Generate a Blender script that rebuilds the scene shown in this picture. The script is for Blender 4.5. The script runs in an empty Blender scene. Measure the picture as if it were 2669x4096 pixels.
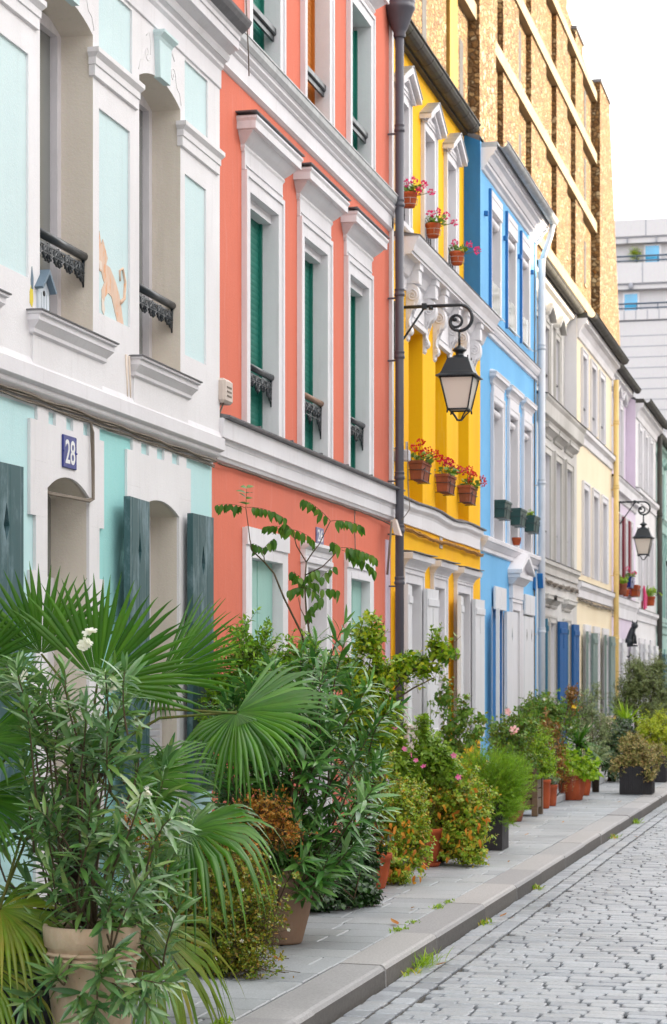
import bpy, math, random
import numpy as np
from mathutils import Vector, Matrix
random.seed(7); rng = np.random.default_rng(11)
SC = bpy.context.scene; COL = SC.collection
F = -4.32            # plane of the house fronts (x); the street runs along +y, z = 0 is the pavement
PI = math.pi
R = math.radians

# ------------------------------------------------------------------ materials
def srgb(r, g, b):
    f = lambda c: (c/255/12.92 if c/255 <= .04045 else ((c/255+.055)/1.055)**2.4)
    return (f(r), f(g), f(b), 1.0)

class NT:
    def __init__(s, name):
        s.m = bpy.data.materials.new(name); s.m.use_nodes = True
        s.t = s.m.node_tree; s.b = s.t.nodes['Principled BSDF']; s.out = s.t.nodes['Material Output']
    def n(s, typ, **kw):
        nd = s.t.nodes.new(typ)
        for k, v in kw.items():
            if k in nd.inputs: nd.inputs[k].default_value = v
            else: setattr(nd, k, v)
        return nd
    def l(s, a, b): s.t.links.new(a, b)
    def coords(s, scale=(1, 1, 1)):
        g = s.n('ShaderNodeNewGeometry'); mp = s.n('ShaderNodeMapping'); mp.inputs['Scale'].default_value = scale
        s.l(g.outputs['Position'], mp.inputs['Vector']); return mp.outputs['Vector']
    def ramp(s, fac, stops):
        r = s.n('ShaderNodeValToRGB'); e = r.color_ramp.elements
        e[0].position, e[0].color = stops[0]; e[1].position, e[1].color = stops[-1]
        for p, c in stops[1:-1]:
            x = e.new(p); x.color = c
        s.l(fac, r.inputs['Fac']); return r.outputs['Color']
    def mix(s, fac, a, b, mode='MIX'):
        m = s.n('ShaderNodeMix', data_type='RGBA', blend_type=mode)
        for sock, v in ((m.inputs[0], fac), (m.inputs[6], a), (m.inputs[7], b)):
            if isinstance(v, (int, float, tuple)): sock.default_value = v
            else: s.l(v, sock)
        return m.outputs[2]
    def bump(s, h, strength=.3, dist=.01):
        b = s.n('ShaderNodeBump', Strength=strength, Distance=dist); s.l(h, b.inputs['Height'])
        s.l(b.outputs['Normal'], s.b.inputs['Normal'])

def dk(c, k): return (c[0]*k, c[1]*k, c[2]*k, 1)

def plaster(name, c, c2=None, dirt=.25, rough=.85, grain=70, bump=.25, patch=.9):
    m = NT(name); c2 = c2 or dk(c, .86)
    n1 = m.n('ShaderNodeTexNoise', Scale=patch, Detail=6., Roughness=.6); m.l(m.coords((1, 1, .6)), n1.inputs['Vector'])
    base = m.mix(m.ramp(n1.outputs['Fac'], [(.35, (0, 0, 0, 1)), (.65, (1, 1, 1, 1))]), c, c2)
    # thin rain streaks and scuffs, with a shape of their own
    n2 = m.n('ShaderNodeTexNoise', Scale=5., Detail=7., Roughness=.7); m.l(m.coords((2.5, 2.5, .25)), n2.inputs['Vector'])
    st = m.ramp(n2.outputs['Fac'], [(.55, (0, 0, 0, 1)), (.78, (1, 1, 1, 1))])
    ml = m.n('ShaderNodeMath', operation='MULTIPLY'); m.l(st, ml.inputs[0]); ml.inputs[1].default_value = dirt
    col = m.mix(ml.outputs[0], base, (c[0]*.5+.02, c[1]*.47+.02, c[2]*.45+.02, 1))
    n3 = m.n('ShaderNodeTexNoise', Scale=grain*1., Detail=4., Roughness=.7); m.l(m.coords(), n3.inputs['Vector'])
    col = m.mix(.10, col, n3.outputs['Color'], 'OVERLAY')
    # pale lime bloom running down
    n5 = m.n('ShaderNodeTexNoise', Scale=3.2, Detail=8., Roughness=.72); m.l(m.coords((3.5, 3.5, .35)), n5.inputs['Vector'])
    m5 = m.n('ShaderNodeMath', operation='MULTIPLY'); m.l(m.ramp(n5.outputs['Fac'], [(.56, (0, 0, 0, 1)), (.8, (1, 1, 1, 1))]), m5.inputs[0]); m5.inputs[1].default_value = min(.5, dirt*1.3)
    col = m.mix(m5.outputs[0], col, (.55*c[0]+.34, .55*c[1]+.33, .55*c[2]+.32, 1))
    m.b.inputs['Specular IOR Level'].default_value = .25
    m.l(col, m.b.inputs['Base Color']); m.b.inputs['Roughness'].default_value = rough
    n4 = m.n('ShaderNodeTexNoise', Scale=6., Detail=8., Roughness=.65); m.l(m.coords(), n4.inputs['Vector'])
    ad = m.n('ShaderNodeMath', operation='ADD'); m.l(n3.outputs['Fac'], ad.inputs[0]); m.l(n4.outputs['Fac'], ad.inputs[1])
    m.bump(ad.outputs[0], bump, .012)
    return m.m

def paint(name, c, rough=.45, wear=None, wearamt=.5, metallic=0., scale=9., stretch=(1, 1, .35), bump=.12):
    m = NT(name)
    n1 = m.n('ShaderNodeTexNoise', Scale=scale, Detail=8., Roughness=.65); m.l(m.coords(stretch), n1.inputs['Vector'])
    col = m.mix(m.ramp(n1.outputs['Fac'], [(.3, (0, 0, 0, 1)), (.7, (1, 1, 1, 1))]), dk(c, .82), c)
    if wear:
        n2 = m.n('ShaderNodeTexNoise', Scale=scale*1.7, Detail=9., Roughness=.75); m.l(m.coords(stretch), n2.inputs['Vector'])
        lo = .75-.3*wearamt
        col = m.mix(m.ramp(n2.outputs['Fac'], [(lo, (0, 0, 0, 1)), (lo+.07, (1, 1, 1, 1))]), col, wear)
    m.l(col, m.b.inputs['Base Color'])
    m.l(m.ramp(n1.outputs['Fac'], [(.3, (rough+.12,)*3+(1,)), (.7, (rough-.05,)*3+(1,))]), m.b.inputs['Roughness'])
    m.b.inputs['Metallic'].default_value = metallic
    m.bump(n1.outputs['Fac'], bump, .006)
    return m.m

def planks(name, c, pitch=.045, axis=1, wear=None):
    m = NT(name)
    w = m.n('ShaderNodeTexWave', wave_type='BANDS', bands_direction='Y' if axis == 1 else 'Z', wave_profile='SIN', Scale=.314/pitch, Distortion=0.)
    m.l(m.coords(), w.inputs['Vector'])
    g = m.ramp(w.outputs['Fac'], [(.0, (0, 0, 0, 1)), (.18, (1, 1, 1, 1))])
    n1 = m.n('ShaderNodeTexNoise', Scale=12., Detail=8., Roughness=.65); m.l(m.coords((1, 1, .2)), n1.inputs['Vector'])
    col = m.mix(n1.outputs['Fac'], dk(c, .8), c)
    if wear:
        n2 = m.n('ShaderNodeTexNoise', Scale=5., Detail=9., Roughness=.7); m.l(m.coords((1, 1.4, .5)), n2.inputs['Vector'])
        col = m.mix(m.ramp(n2.outputs['Fac'], [(.5, (0, 0, 0, 1)), (.66, (1, 1, 1, 1))]), col, wear)
    m.l(col, m.b.inputs['Base Color']); m.b.inputs['Roughness'].default_value = .5
    m.bump(g, .5, .006)
    return m.m

def glass(name, c=(.05, .06, .06, 1), rough=.06):
    m = NT(name)
    n1 = m.n('ShaderNodeTexNoise', Scale=1.5, Detail=3.); m.l(m.coords((1, 1, .4)), n1.inputs['Vector'])
    m.l(m.mix(n1.outputs['Fac'], dk(c, .5), dk(c, 1.4)), m.b.inputs['Base Color'])
    m.b.inputs['Roughness'].default_value = rough; m.b.inputs['Specular IOR Level'].default_value = .9
    m.b.inputs['Coat Weight'].default_value = .6; m.b.inputs['Coat Roughness'].default_value = .03
    return m.m

def leafmat(name, cols, rough=.4, trans=.25, spec=.5, vein=True):
    m = NT(name)
    g = m.n('ShaderNodeNewGeometry')
    k = len(cols)-1
    col = m.ramp(g.outputs['Random Per Island'], [(i/k, c) for i, c in enumerate(cols)])
    n1 = m.n('ShaderNodeTexNoise', Scale=25., Detail=5.); m.l(m.coords(), n1.inputs['Vector'])
    col = m.mix(.25, col, n1.outputs['Color'], 'OVERLAY')
    m.l(col, m.b.inputs['Base Color']); m.b.inputs['Roughness'].default_value = rough
    m.b.inputs['Specular IOR Level'].default_value = spec
    tr = m.n('ShaderNodeBsdfTranslucent'); m.l(m.mix(.5, col, (1, 1, .35, 1), 'MULTIPLY'), tr.inputs['Color'])
    mx = m.n('ShaderNodeMixShader'); mx.inputs[0].default_value = trans
    m.l(m.b.outputs[0], mx.inputs[1]); m.l(tr.outputs[0], mx.inputs[2]); m.l(mx.outputs[0], m.out.inputs['Surface'])
    return m.m

WHITE = (.78, .765, .78, 1)
M = {}
M['white'] = plaster('white_render', WHITE, (.70, .68, .69, 1), dirt=.22)
M['trim'] = plaster('white_moulding', (.76, .745, .77, 1), (.66, .64, .66, 1), dirt=.35, bump=.15)
M['dirty'] = plaster('weathered_stone_trim', (.60, .58, .55, 1), (.44, .42, .39, 1), dirt=.6)
M['paleteal'] = plaster('pale_teal_render', srgb(203, 222, 223), srgb(196, 217, 219), dirt=.22)
M['teal'] = plaster('teal_render', srgb(192, 222, 224), srgb(176, 216, 216), dirt=.15, patch=.55)
M['coral'] = plaster('coral_render', srgb(216, 116, 92), srgb(206, 114, 94), dirt=.24, patch=.7)
M['yellow'] = plaster('yellow_render', srgb(248, 190, 12), srgb(240, 176, 12), dirt=.16)
M['blue'] = plaster('sky_blue_render', srgb(118, 182, 226), srgb(106, 170, 216), dirt=.16)
M['bluedeep'] = paint('deep_blue_paint_and_shade', srgb(24, 112, 176), .5)
M['cream'] = plaster('cream_render', srgb(238, 224, 196), srgb(232, 216, 186), dirt=.12)
M['greyw'] = plaster('greyish_render', (.66, .65, .63, 1), (.52, .50, .48, 1), dirt=.5)
M['lilac'] = plaster('pale_lilac_render', srgb(222, 208, 226), srgb(212, 198, 214), dirt=.15)
M['palegreen'] = plaster('grey_green_render', srgb(160, 190, 184), srgb(146, 178, 172), dirt=.2)
M['lead'] = paint('grey_zinc', (.20, .20, .21, 1), .5, wear=(.32, .31, .30, 1), wearamt=.4, metallic=.5)
M['zincdark'] = paint('dark_mossy_gutter', (.06, .055, .048, 1), .7, wear=(.07, .075, .04, 1), wearamt=.7, scale=6)
M['zincpale'] = paint('pale_zinc', (.42, .43, .44, 1), .45, wear=(.25, .24, .2, 1), wearamt=.4, metallic=.3)
M['pipe'] = paint('dark_painted_pipe', (.085, .085, .105, 1), .45, wear=(.42, .14, .06, 1), wearamt=.12, scale=14, stretch=(1, 1, .15))
M['pipewhite'] = paint('white_painted_pipe', (.62, .64, .68, 1), .5)
M['pipecream'] = paint('ochre_painted_pipe', srgb(232, 200, 128), .5)
M['iron'] = paint('black_cast_iron', (.013, .02, .026, 1), .32)
M['woodrail'] = paint('brown_rail', (.25, .13, .07, 1), .5)
M['greenblind'] = paint('green_blind', srgb(4, 112, 96), .5, bump=.05)
M['ochreblind'] = paint('ochre_blind', srgb(190, 108, 24), .5)
M['mint'] = planks('mint_shutter_boards', srgb(158, 204, 194), .04)
M['dkteal'] = planks('dark_teal_shutter_boards', srgb(52, 88, 92), .16, wear=srgb(110, 134, 142))
M['whiteshut'] = planks('white_shutter_boards', (.74, .745, .77, 1), .13, wear=(.66, .655, .67, 1))
M['blueshut'] = planks('blue_shutter_boards', srgb(16, 88, 150), .13)
M['tealshut'] = planks('petrol_shutter_boards', srgb(40, 106, 130), .13)
M['greyshut'] = planks('grey_green_shutter_boards', srgb(120, 140, 136), .13)
M['redshut'] = paint('dark_red_paint', srgb(120, 10, 40), .45)
M['frame'] = paint('white_window_frame', (.74, .71, .74, 1), .45, bump=.05)
M['glass'] = glass('window_glass', (.17, .18, .165, 1), .05)
M['glassblue'] = glass('painted_blue_reflection_glass', srgb(30, 150, 200), .1)  # blue reflection painted into the base colour of the glass
M['glassguard'] = glass('sun_reflection_glass_guard', (.62, .63, .55, 1), .05)  # pale base colour holds the painted reflection of sunlit surfaces
M['curtain'] = paint('net_curtain', (.55, .52, .46, 1), .9, scale=4)
M['dark'] = paint('dark_interior', (.03, .028, .028, 1), .8)
M['plaque'] = paint('blue_enamel', srgb(36, 50, 130), .25, scale=3)
M['plaque2'] = paint('grey_blue_enamel', srgb(110, 112, 150), .3, scale=3)
M['enamel'] = paint('white_enamel', (.8, .8, .8, 1), .3)
M['cable'] = paint('dusty_cable', (.20, .165, .13, 1), .8)
M['ycable'] = paint('ochre_painted_cable', srgb(170, 118, 40), .8)
M['plastic'] = paint('beige_plastic', (.62, .52, .46, 1), .5, scale=4)
M['plasticgrey'] = paint('grey_plastic', (.55, .55, .6, 1), .5, scale=4)
M['roof'] = paint('slate_roof', (.12, .12, .135, 1), .6)
M['terracotta'] = plaster('terracotta', srgb(176, 84, 48), srgb(150, 72, 44), dirt=.5, grain=90, patch=7)
M['oldterra'] = plaster('aged_terracotta', srgb(150, 84, 62), srgb(120, 74, 58), dirt=.6, grain=90, patch=8)
M['taupe'] = plaster('taupe_pot', srgb(156, 128, 108), srgb(146, 118, 98), dirt=.15, patch=3)
M['creampot'] = plaster('stained_cream_pot', srgb(206, 184, 158), srgb(184, 156, 130), dirt=.5, patch=7)
M['blackpot'] = paint('black_fibre_planter', (.022, .02, .024, 1), .6, scale=30)
M['greenpot'] = paint('dark_green_plastic', srgb(26, 66, 62), .45, scale=5)
M['timber'] = planks('weathered_timber', (.16, .105, .065, 1), .11, axis=2)
M['soil'] = plaster('soil', (.035, .025, .018, 1), (.05, .035, .022, 1), grain=120, bump=1)
M['bark'] = plaster('bark', (.10, .07, .045, 1), (.06, .045, .03, 1), grain=120, bump=1., patch=20)
M['twig'] = plaster('twig_bark', (.12, .085, .05, 1), (.08, .06, .03, 1), grain=120, bump=.5, patch=20)
M['greenstem'] = plaster('green_stem', (.10, .15, .03, 1), (.14, .12, .03, 1), grain=120, bump=.3, patch=20)
M['fibre'] = plaster('palm_fibre', (.055, .035, .022, 1), (.03, .02, .014, 1), grain=160, bump=1.5, patch=30)
M['lampglass'] = NT('frosted_lamp_glass').m
_b = M['lampglass'].node_tree.nodes['Principled BSDF']; _b.inputs['Base Color'].default_value = (.72, .66, .58, 1); _b.inputs['Roughness'].default_value = .25
M['catpaint'] = paint('orange_wall_paint', srgb(222, 192, 170), .8, wear=srgb(218, 158, 116), wearamt=.75, scale=14)
M['catwhite'] = paint('white_wall_paint', srgb(226, 210, 196), .8)
M['catdark'] = paint('grey_wall_paint', srgb(120, 96, 84), .8)
M['birdyellow'] = paint('yellow_wall_paint', srgb(226, 206, 70), .8)
M['bluewood'] = paint('blue_grey_wood', srgb(104, 124, 140), .6)
M['palewood'] = paint('pale_blue_wood', srgb(206, 214, 222), .6)

def stonework():
    m = NT('ochre_rubble_stone')
    v = m.n('ShaderNodeTexVoronoi', Scale=5.2, Randomness=1.); nz = m.n('ShaderNodeTexNoise', Scale=6., Detail=4.)
    co = m.coords((1, 1, 1.25)); m.l(co, nz.inputs['Vector'])
    wv = m.n('ShaderNodeVectorMath', operation='MULTIPLY_ADD'); m.l(nz.outputs['Color'], wv.inputs[0]); wv.inputs[1].default_value = (.12, .12, .12); m.l(co, wv.inputs[2])
    m.l(wv.outputs[0], v.inputs['Vector'])
    sep = m.n('ShaderNodeSeparateColor'); m.l(v.outputs['Color'], sep.inputs[0])
    col = m.ramp(sep.outputs[0], [(0, (.085, .04, .012, 1)), (.25, (.19, .098, .03, 1)), (.5, (.265, .155, .056, 1)), (.72, (.33, .235, .115, 1)), (.88, (.42, .35, .22, 1)), (1, (.25, .105, .02, 1))])
    ve = m.n('ShaderNodeTexVoronoi', feature='DISTANCE_TO_EDGE', Scale=5.2); m.l(wv.outputs[0], ve.inputs['Vector'])
    ed = m.ramp(ve.outputs['Distance'], [(.03, (0, 0, 0, 1)), (.17, (1, 1, 1, 1))])
    col = m.mix(ed, (.085, .048, .018, 1), col)
    n2 = m.n('ShaderNodeTexNoise', Scale=.45, Detail=5.); m.l(co, n2.inputs['Vector'])
    col = m.mix(m.ramp(n2.outputs['Fac'], [(.4, (0, 0, 0, 1)), (.7, (.45, .45, .45, 1))]), col, (.22, .11, .03, 1))
    m.l(col, m.b.inputs['Base Color']); m.b.inputs['Roughness'].default_value = .9
    ad = m.n('ShaderNodeMath', operation='ADD'); m.l(ed, ad.inputs[0]); n3 = m.n('ShaderNodeTexNoise', Scale=16., Detail=6.); m.l(co, n3.inputs['Vector']); m.l(n3.outputs['Fac'], ad.inputs[1])
    m.bump(ad.outputs[0], .85, .075)
    return m.m
M['stone'] = stonework()
M['concrete'] = plaster('pale_concrete_band', (.235, .185, .115, 1), (.20, .15, .09, 1), dirt=.35)
M['modern'] = plaster('pale_grey_panels', (.52, .51, .535, 1), (.48, .47, .495, 1), dirt=.3, patch=.15, grain=8)
M['modernrail'] = paint('dark_blue_rail', (.05, .08, .12, 1), .5)
M['modernjoint'] = paint('grey_joint', (.30, .31, .36, 1), .7)

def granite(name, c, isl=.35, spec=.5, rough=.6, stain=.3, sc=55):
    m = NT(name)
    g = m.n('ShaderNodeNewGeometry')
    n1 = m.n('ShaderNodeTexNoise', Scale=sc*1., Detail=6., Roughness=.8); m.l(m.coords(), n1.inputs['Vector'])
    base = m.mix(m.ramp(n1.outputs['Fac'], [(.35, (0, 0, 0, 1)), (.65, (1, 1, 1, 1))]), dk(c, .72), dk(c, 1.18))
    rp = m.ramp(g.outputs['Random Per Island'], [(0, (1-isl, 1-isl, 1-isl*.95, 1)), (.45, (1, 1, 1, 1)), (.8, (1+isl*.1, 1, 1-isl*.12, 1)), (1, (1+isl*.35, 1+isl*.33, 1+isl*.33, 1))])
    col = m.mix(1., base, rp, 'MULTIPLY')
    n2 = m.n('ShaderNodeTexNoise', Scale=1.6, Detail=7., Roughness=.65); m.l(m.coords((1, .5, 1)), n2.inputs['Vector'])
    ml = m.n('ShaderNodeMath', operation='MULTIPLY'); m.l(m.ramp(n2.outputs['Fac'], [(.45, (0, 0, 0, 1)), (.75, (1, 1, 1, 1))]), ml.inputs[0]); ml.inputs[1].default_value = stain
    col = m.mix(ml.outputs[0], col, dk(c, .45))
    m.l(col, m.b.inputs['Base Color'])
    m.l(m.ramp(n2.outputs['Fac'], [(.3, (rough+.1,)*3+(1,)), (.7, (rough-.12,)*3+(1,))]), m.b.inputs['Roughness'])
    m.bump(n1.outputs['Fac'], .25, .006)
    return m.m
M['cobble'] = granite('granite_cobbles', (.36, .385, .42, 1), .30, rough=.40, stain=.35)
M['joint'] = granite('sandy_joint_dirt', (.075, .066, .056, 1), 0, rough=.95, sc=160)
M['slab'] = granite('grey_paving_slabs', (.40, .42, .44, 1), .18, rough=.55, stain=.55, sc=80)
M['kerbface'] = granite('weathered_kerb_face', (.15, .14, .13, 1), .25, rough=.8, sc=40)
M['stripyellow'] = plaster('golden_render', (.24, .15, .03, 1))
M['beige'] = plaster('warm_bounce_reveal_render', (.70, .64, .56, 1), (.62, .56, .48, 1), dirt=.3)  # warm bounce light on the teal house reveals, put into the colour
M['repaint'] = plaster('turquoise_repaint', srgb(152, 210, 208), srgb(164, 216, 214), dirt=.12)
M['kerb'] = granite('kerb_granite', (.40, .39, .39, 1), .24, rough=.65, sc=70)
M['asphalt'] = granite('asphalt', (.06, .06, .062, 1), 0, rough=.9)
# ------------------------------------------------------------------ mesh helpers
class MB:
    def __init__(s): s.v = []; s.f = []; s.mi = []; s.sm = []
    def add(s, vs, fs, mi=0, sm=False):
        o = len(s.v); s.v += [tuple(p) for p in vs]
        for f in fs: s.f.append(tuple(i+o for i in f)); s.mi.append(mi); s.sm.append(sm)
        return s
    def quad(s, a, b, c, d, mi=0): return s.add((a, b, c, d), ((0, 1, 2, 3),), mi)
    def box(s, x0, x1, y0, y1, z0, z1, mi=0):
        v = [(x, y, z) for x in (x0, x1) for y in (y0, y1) for z in (z0, z1)]
        return s.add(v, ((0, 1, 3, 2), (4, 6, 7, 5), (0, 4, 5, 1), (2, 3, 7, 6), (0, 2, 6, 4), (1, 5, 7, 3)), mi)
    def bevbox(s, x0, x1, y0, y1, z0, z1, b=.006, mi=0):
        # box with all edges chamfered
        P = []
        for sx, X in ((1, x0), (-1, x1)):
            for sy, Y in ((1, y0), (-1, y1)):
                for sz, Z in ((1, z0), (-1, z1)):
                    P += [(X, Y+sy*b, Z+sz*b), (X+sx*b, Y, Z+sz*b), (X+sx*b, Y+sy*b, Z)]
        I = lambda i, j, k, a: ((i*2+j)*2+k)*3+a
        fs = []
        for i in (0, 1):
            q = (I(i, 0, 0, 0), I(i, 1, 0, 0), I(i, 1, 1, 0), I(i, 0, 1, 0)); fs.append(q if i else q[::-1])
            q = (I(0, i, 0, 1), I(1, i, 0, 1), I(1, i, 1, 1), I(0, i, 1, 1)); fs.append(q[::-1] if i else q)
            q = (I(0, 0, i, 2), I(1, 0, i, 2), I(1, 1, i, 2), I(0, 1, i, 2)); fs.append(q if i else q[::-1])
        for i in (0, 1):
            for j in (0, 1):
                fs.append((I(i, j, 0, 0), I(i, j, 1, 0), I(i, j, 1, 1), I(i, j, 0, 1)))
                fs.append((I(i, 0, j, 0), I(i, 1, j, 0), I(i, 1, j, 2), I(i, 0, j, 2)))
                fs.append((I(0, i, j, 1), I(1, i, j, 1), I(1, i, j, 2), I(0, i, j, 2)))
                for k in (0, 1): fs.append((I(i, j, k, 0), I(i, j, k, 1), I(i, j, k, 2)))
        return s.add(P, fs, mi)
    def tube(s, pts, r, n=8, mi=0, cap=True, r1=None):
        pts = [Vector(p) for p in pts]; N = len(pts); vs = []; prev = None
        for i, p in enumerate(pts):
            t = (pts[min(i+1, N-1)]-pts[max(i-1, 0)]).normalized()
            if prev is None: a = t.orthogonal().normalized()
            else:
                a = prev-t*prev.dot(t)
                a = a.normalized() if a.length > 1e-6 else t.orthogonal().normalized()
            prev = a; b = t.cross(a); rr = r if r1 is None else r+(r1-r)*i/max(1, N-1)
            vs += [p+(a*math.cos(2*PI*k/n)+b*math.sin(2*PI*k/n))*rr for k in range(n)]
        fs = [(i*n+k, i*n+(k+1) % n, (i+1)*n+(k+1) % n, (i+1)*n+k) for i in range(N-1) for k in range(n)]
        if cap: fs += [tuple(range(n))[::-1], tuple((N-1)*n+k for k in range(n))]
        return s.add(vs, fs, mi, True)
    def lathe(s, c, prof, n=24, mi=0, sm=True, sq=None):
        # prof: (r, z) from bottom up; sq = half-size ratio for square section
        vs = []; fs = []
        for r, z in prof:
            for k in range(n):
                a = 2*PI*(k+.5)/n; vs.append((c[0]+r*math.cos(a), c[1]+r*math.sin(a), c[2]+z))
        for i in range(len(prof)-1):
            fs += [(i*n+k, i*n+(k+1) % n, (i+1)*n+(k+1) % n, (i+1)*n+k) for k in range(n)]
        return s.add(vs, fs, mi, sm)
    def rings(s, rr, mi=0, caps=True, close=True):
        n = len(rr[0]); vs = [p for r in rr for p in r]; fs = []
        for i in range(len(rr)-1):
            for k in range(n if close else n-1): fs.append((i*n+k, i*n+(k+1) % n, (i+1)*n+(k+1) % n, (i+1)*n+k))
        if caps: fs += [tuple(range(n))[::-1], tuple((len(rr)-1)*n+k for k in range(n))]
        return s.add(vs, fs, mi)
    def moulding(s, prof, ya, yb, X=F, ra=1., rb=1., mi=0):
        # prof: (projection, z) from bottom to top; ra / rb: how far the ends return
        rr = [[(X-.02, ya-p*ra, z), (X+p, ya-p*ra, z), (X+p, yb+p*rb, z), (X-.02, yb+p*rb, z)] for p, z in prof]
        return s.rings(rr, mi)
    def prism(s, poly, y0, y1, mi=0):      # polygon in (x, z), extruded along y
        n = len(poly); vs = [(x, y0, z) for x, z in poly]+[(x, y1, z) for x, z in poly]
        return s.add(vs, [tuple(range(n)), tuple(range(2*n-1, n-1, -1))]+[(k, k+n, (k+1) % n+n, (k+1) % n) for k in range(n)], mi)
    def slab(s, poly, x0, x1, mi=0):       # polygon in (y, z), counter-clockwise seen from the street, x0 < x1
        n = len(poly); vs = [(x1, y, z) for y, z in poly]+[(x0, y, z) for y, z in poly]
        return s.add(vs, [tuple(range(n)), tuple(range(2*n-1, n-1, -1))]+[((k+1) % n, k, k+n, (k+1) % n+n) for k in range(n)], mi)

WLOC = {}
def obj(name, mb, mat, parent=None, smooth=False, loc=None):
    me = bpy.data.meshes.new(name)
    off = Vector(WLOC[parent.name]) if parent else Vector(loc or (0, 0, 0))
    vs = np.array(mb.v, dtype=np.float64).reshape(-1, 3)-np.array(off)
    me.from_pydata(vs.tolist(), [], mb.f)
    for mm in (mat if isinstance(mat, (list, tuple)) else [mat]): me.materials.append(mm)
    if any(mb.mi): me.polygons.foreach_set('material_index', mb.mi)
    sm = [bool(a or smooth) for a in mb.sm]
    if any(sm): me.polygons.foreach_set('use_smooth', sm)
    me.update()
    o = bpy.data.objects.new(name, me); COL.objects.link(o)
    if parent: o.parent = parent; WLOC[o.name] = tuple(off)
    else: o.location = off; WLOC[o.name] = tuple(off)
    return o
def tag(o, label, cat, group=None, kind=None):
    if label: o['label'] = label
    if cat: o['category'] = cat
    if group: o['group'] = group
    if kind: o['kind'] = kind
    return o
def thing(name, label, cat, loc, group=None):
    o = bpy.data.objects.new(name, None); COL.objects.link(o); o.location = loc; WLOC[o.name] = tuple(loc)
    o.empty_display_size = .2
    return tag(o, label, cat, group)
def struct(name, mb, mat, **k):
    o = obj(name, mb, mat, **k); o['kind'] = 'structure'; return o
def copytree(o, parent=None, loc=None):
    c = o.copy(); COL.objects.link(c)
    if parent: c.parent = parent
    if loc is not None: c.location = loc
    for ch in list(o.children): copytree(ch, c)
    return c

# ------------------------------------------------------------------ house parts
def arc(y0, y1, z, rise, n=10):
    if rise <= 0: return [(y0, z), (y1, z)]
    w = (y1-y0)/2; rad = (w*w+rise*rise)/(2*rise); c = z+rise-rad; m = (y0+y1)/2
    return [(m+w*(-1+2*i/n), c+math.sqrt(max(0, rad*rad-(w*(-1+2*i/n))**2))) for i in range(n+1)]

def wall(mb, X, y0, y1, z0, z1, ops, depth=.2, mi=0, rmi=1):
    """front face at X with openings (ya, yb, za, zb, rise); each opening gets a reveal of the given depth"""
    ys = sorted({y0, y1, *[a for o in ops for a in o[:2] if y0 < a < y1]})
    zs = sorted({z0, z1, *[a for o in ops for a in (o[2], o[3]+(o[4] if len(o) > 4 else 0)) if z0 < a < z1]})
    for i in range(len(ys)-1):
        for j in range(len(zs)-1):
            cy, cz = (ys[i]+ys[i+1])/2, (zs[j]+zs[j+1])/2
            if any(o[0] < cy < o[1] and o[2] < cz < o[3]+(o[4] if len(o) > 4 else 0) for o in ops): continue
            mb.quad((X, ys[i], zs[j]), (X, ys[i+1], zs[j]), (X, ys[i+1], zs[j+1]), (X, ys[i], zs[j+1]), mi)
    for o in ops:
        ya, yb, za, zb = o[:4]; rise = o[4] if len(o) > 4 else 0; d = o[5] if len(o) > 5 else depth; B = X-d; rm = o[6] if len(o) > 6 else rmi
        ya_, yb_ = max(ya, y0), min(yb, y1)
        if ya > y0: mb.quad((X, ya, za), (X, ya, zb), (B, ya, zb), (B, ya, za), rm)
        if yb < y1: mb.quad((X, yb, zb), (X, yb, za), (B, yb, za), (B, yb, zb), rm)
        if za > z0: mb.quad((X, yb, za), (X, ya, za), (B, ya, za), (B, yb, za), rm)
        a = arc(ya, yb, zb, rise)
        for (p, q), (r, t) in zip(a, a[1:]):
            mb.quad((X, p, q), (X, r, t), (B, r, t), (B, p, q), rm)
            if rise: mb.quad((X, p, q), (X, p, zb+rise), (X, r, zb+rise), (X, r, t), mi)
    return mb

def surround(mb, X, o, w, t, bead=True, sill=False):
    """moulded frame of width w and thickness t round an opening, on the wall"""
    ya, yb, za, zb = o[:4]
    mb.box(X, X+t, ya-w, ya, za, zb+w); mb.box(X, X+t, yb, yb+w, za, zb+w); mb.box(X, X+t, ya+.001, yb-.001, zb, zb+w-.001)
    if bead:
        b = w*.28
        mb.box(X+t-.004, X+t+.014, ya-w-.003, ya-w+b, za, zb+w+.003); mb.box(X+t-.004, X+t+.014, yb+w-b, yb+w+.003, za, zb+w+.003)
        mb.box(X+t-.004, X+t+.013, ya-w+b, yb+w-b, zb+w-b, zb+w+.002)
    return mb

def pane(parent, X, o, frame='frame', gl='glass', fw=.05, mull=1, bars=2, rise=0, curtain=True):
    ya, yb, za, zb = o[:4]; top = zb+rise
    mb = MB()
    mb.box(X-.04, X+.02, ya, ya+fw, za, top); mb.box(X-.04, X+.02, yb-fw, yb, za, top)
    mb.box(X-.039, X+.019, ya+fw, yb-fw, top-fw*1.2, top); mb.box(X-.039, X+.019, ya+fw, yb-fw, za, za+fw*1.4)
    for k in range(mull):
        m = ya+(yb-ya)*(k+1)/(mull+1); mb.box(X-.037, X+.024, m-fw*.55, m+fw*.55, za+fw, top-fw)
    for k in range(bars):
        z = za+(zb-za)*(k+1)/(bars+1); mb.box(X-.03, X+.005, ya+fw, yb-fw, z-.012, z+.012)
    fr = obj('casement', mb, M[frame], parent)
    g = MB(); g.quad((X-.025, ya+.01, za+.01), (X-.025, yb-.01, za+.01), (X-.025, yb-.01, top-.01), (X-.025, ya+.01, top-.01))
    if fr.parent and fr.parent.parent: gp = parent
    else: gp = fr
    obj('glass', g, M[gl], gp)
    return fr

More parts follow.
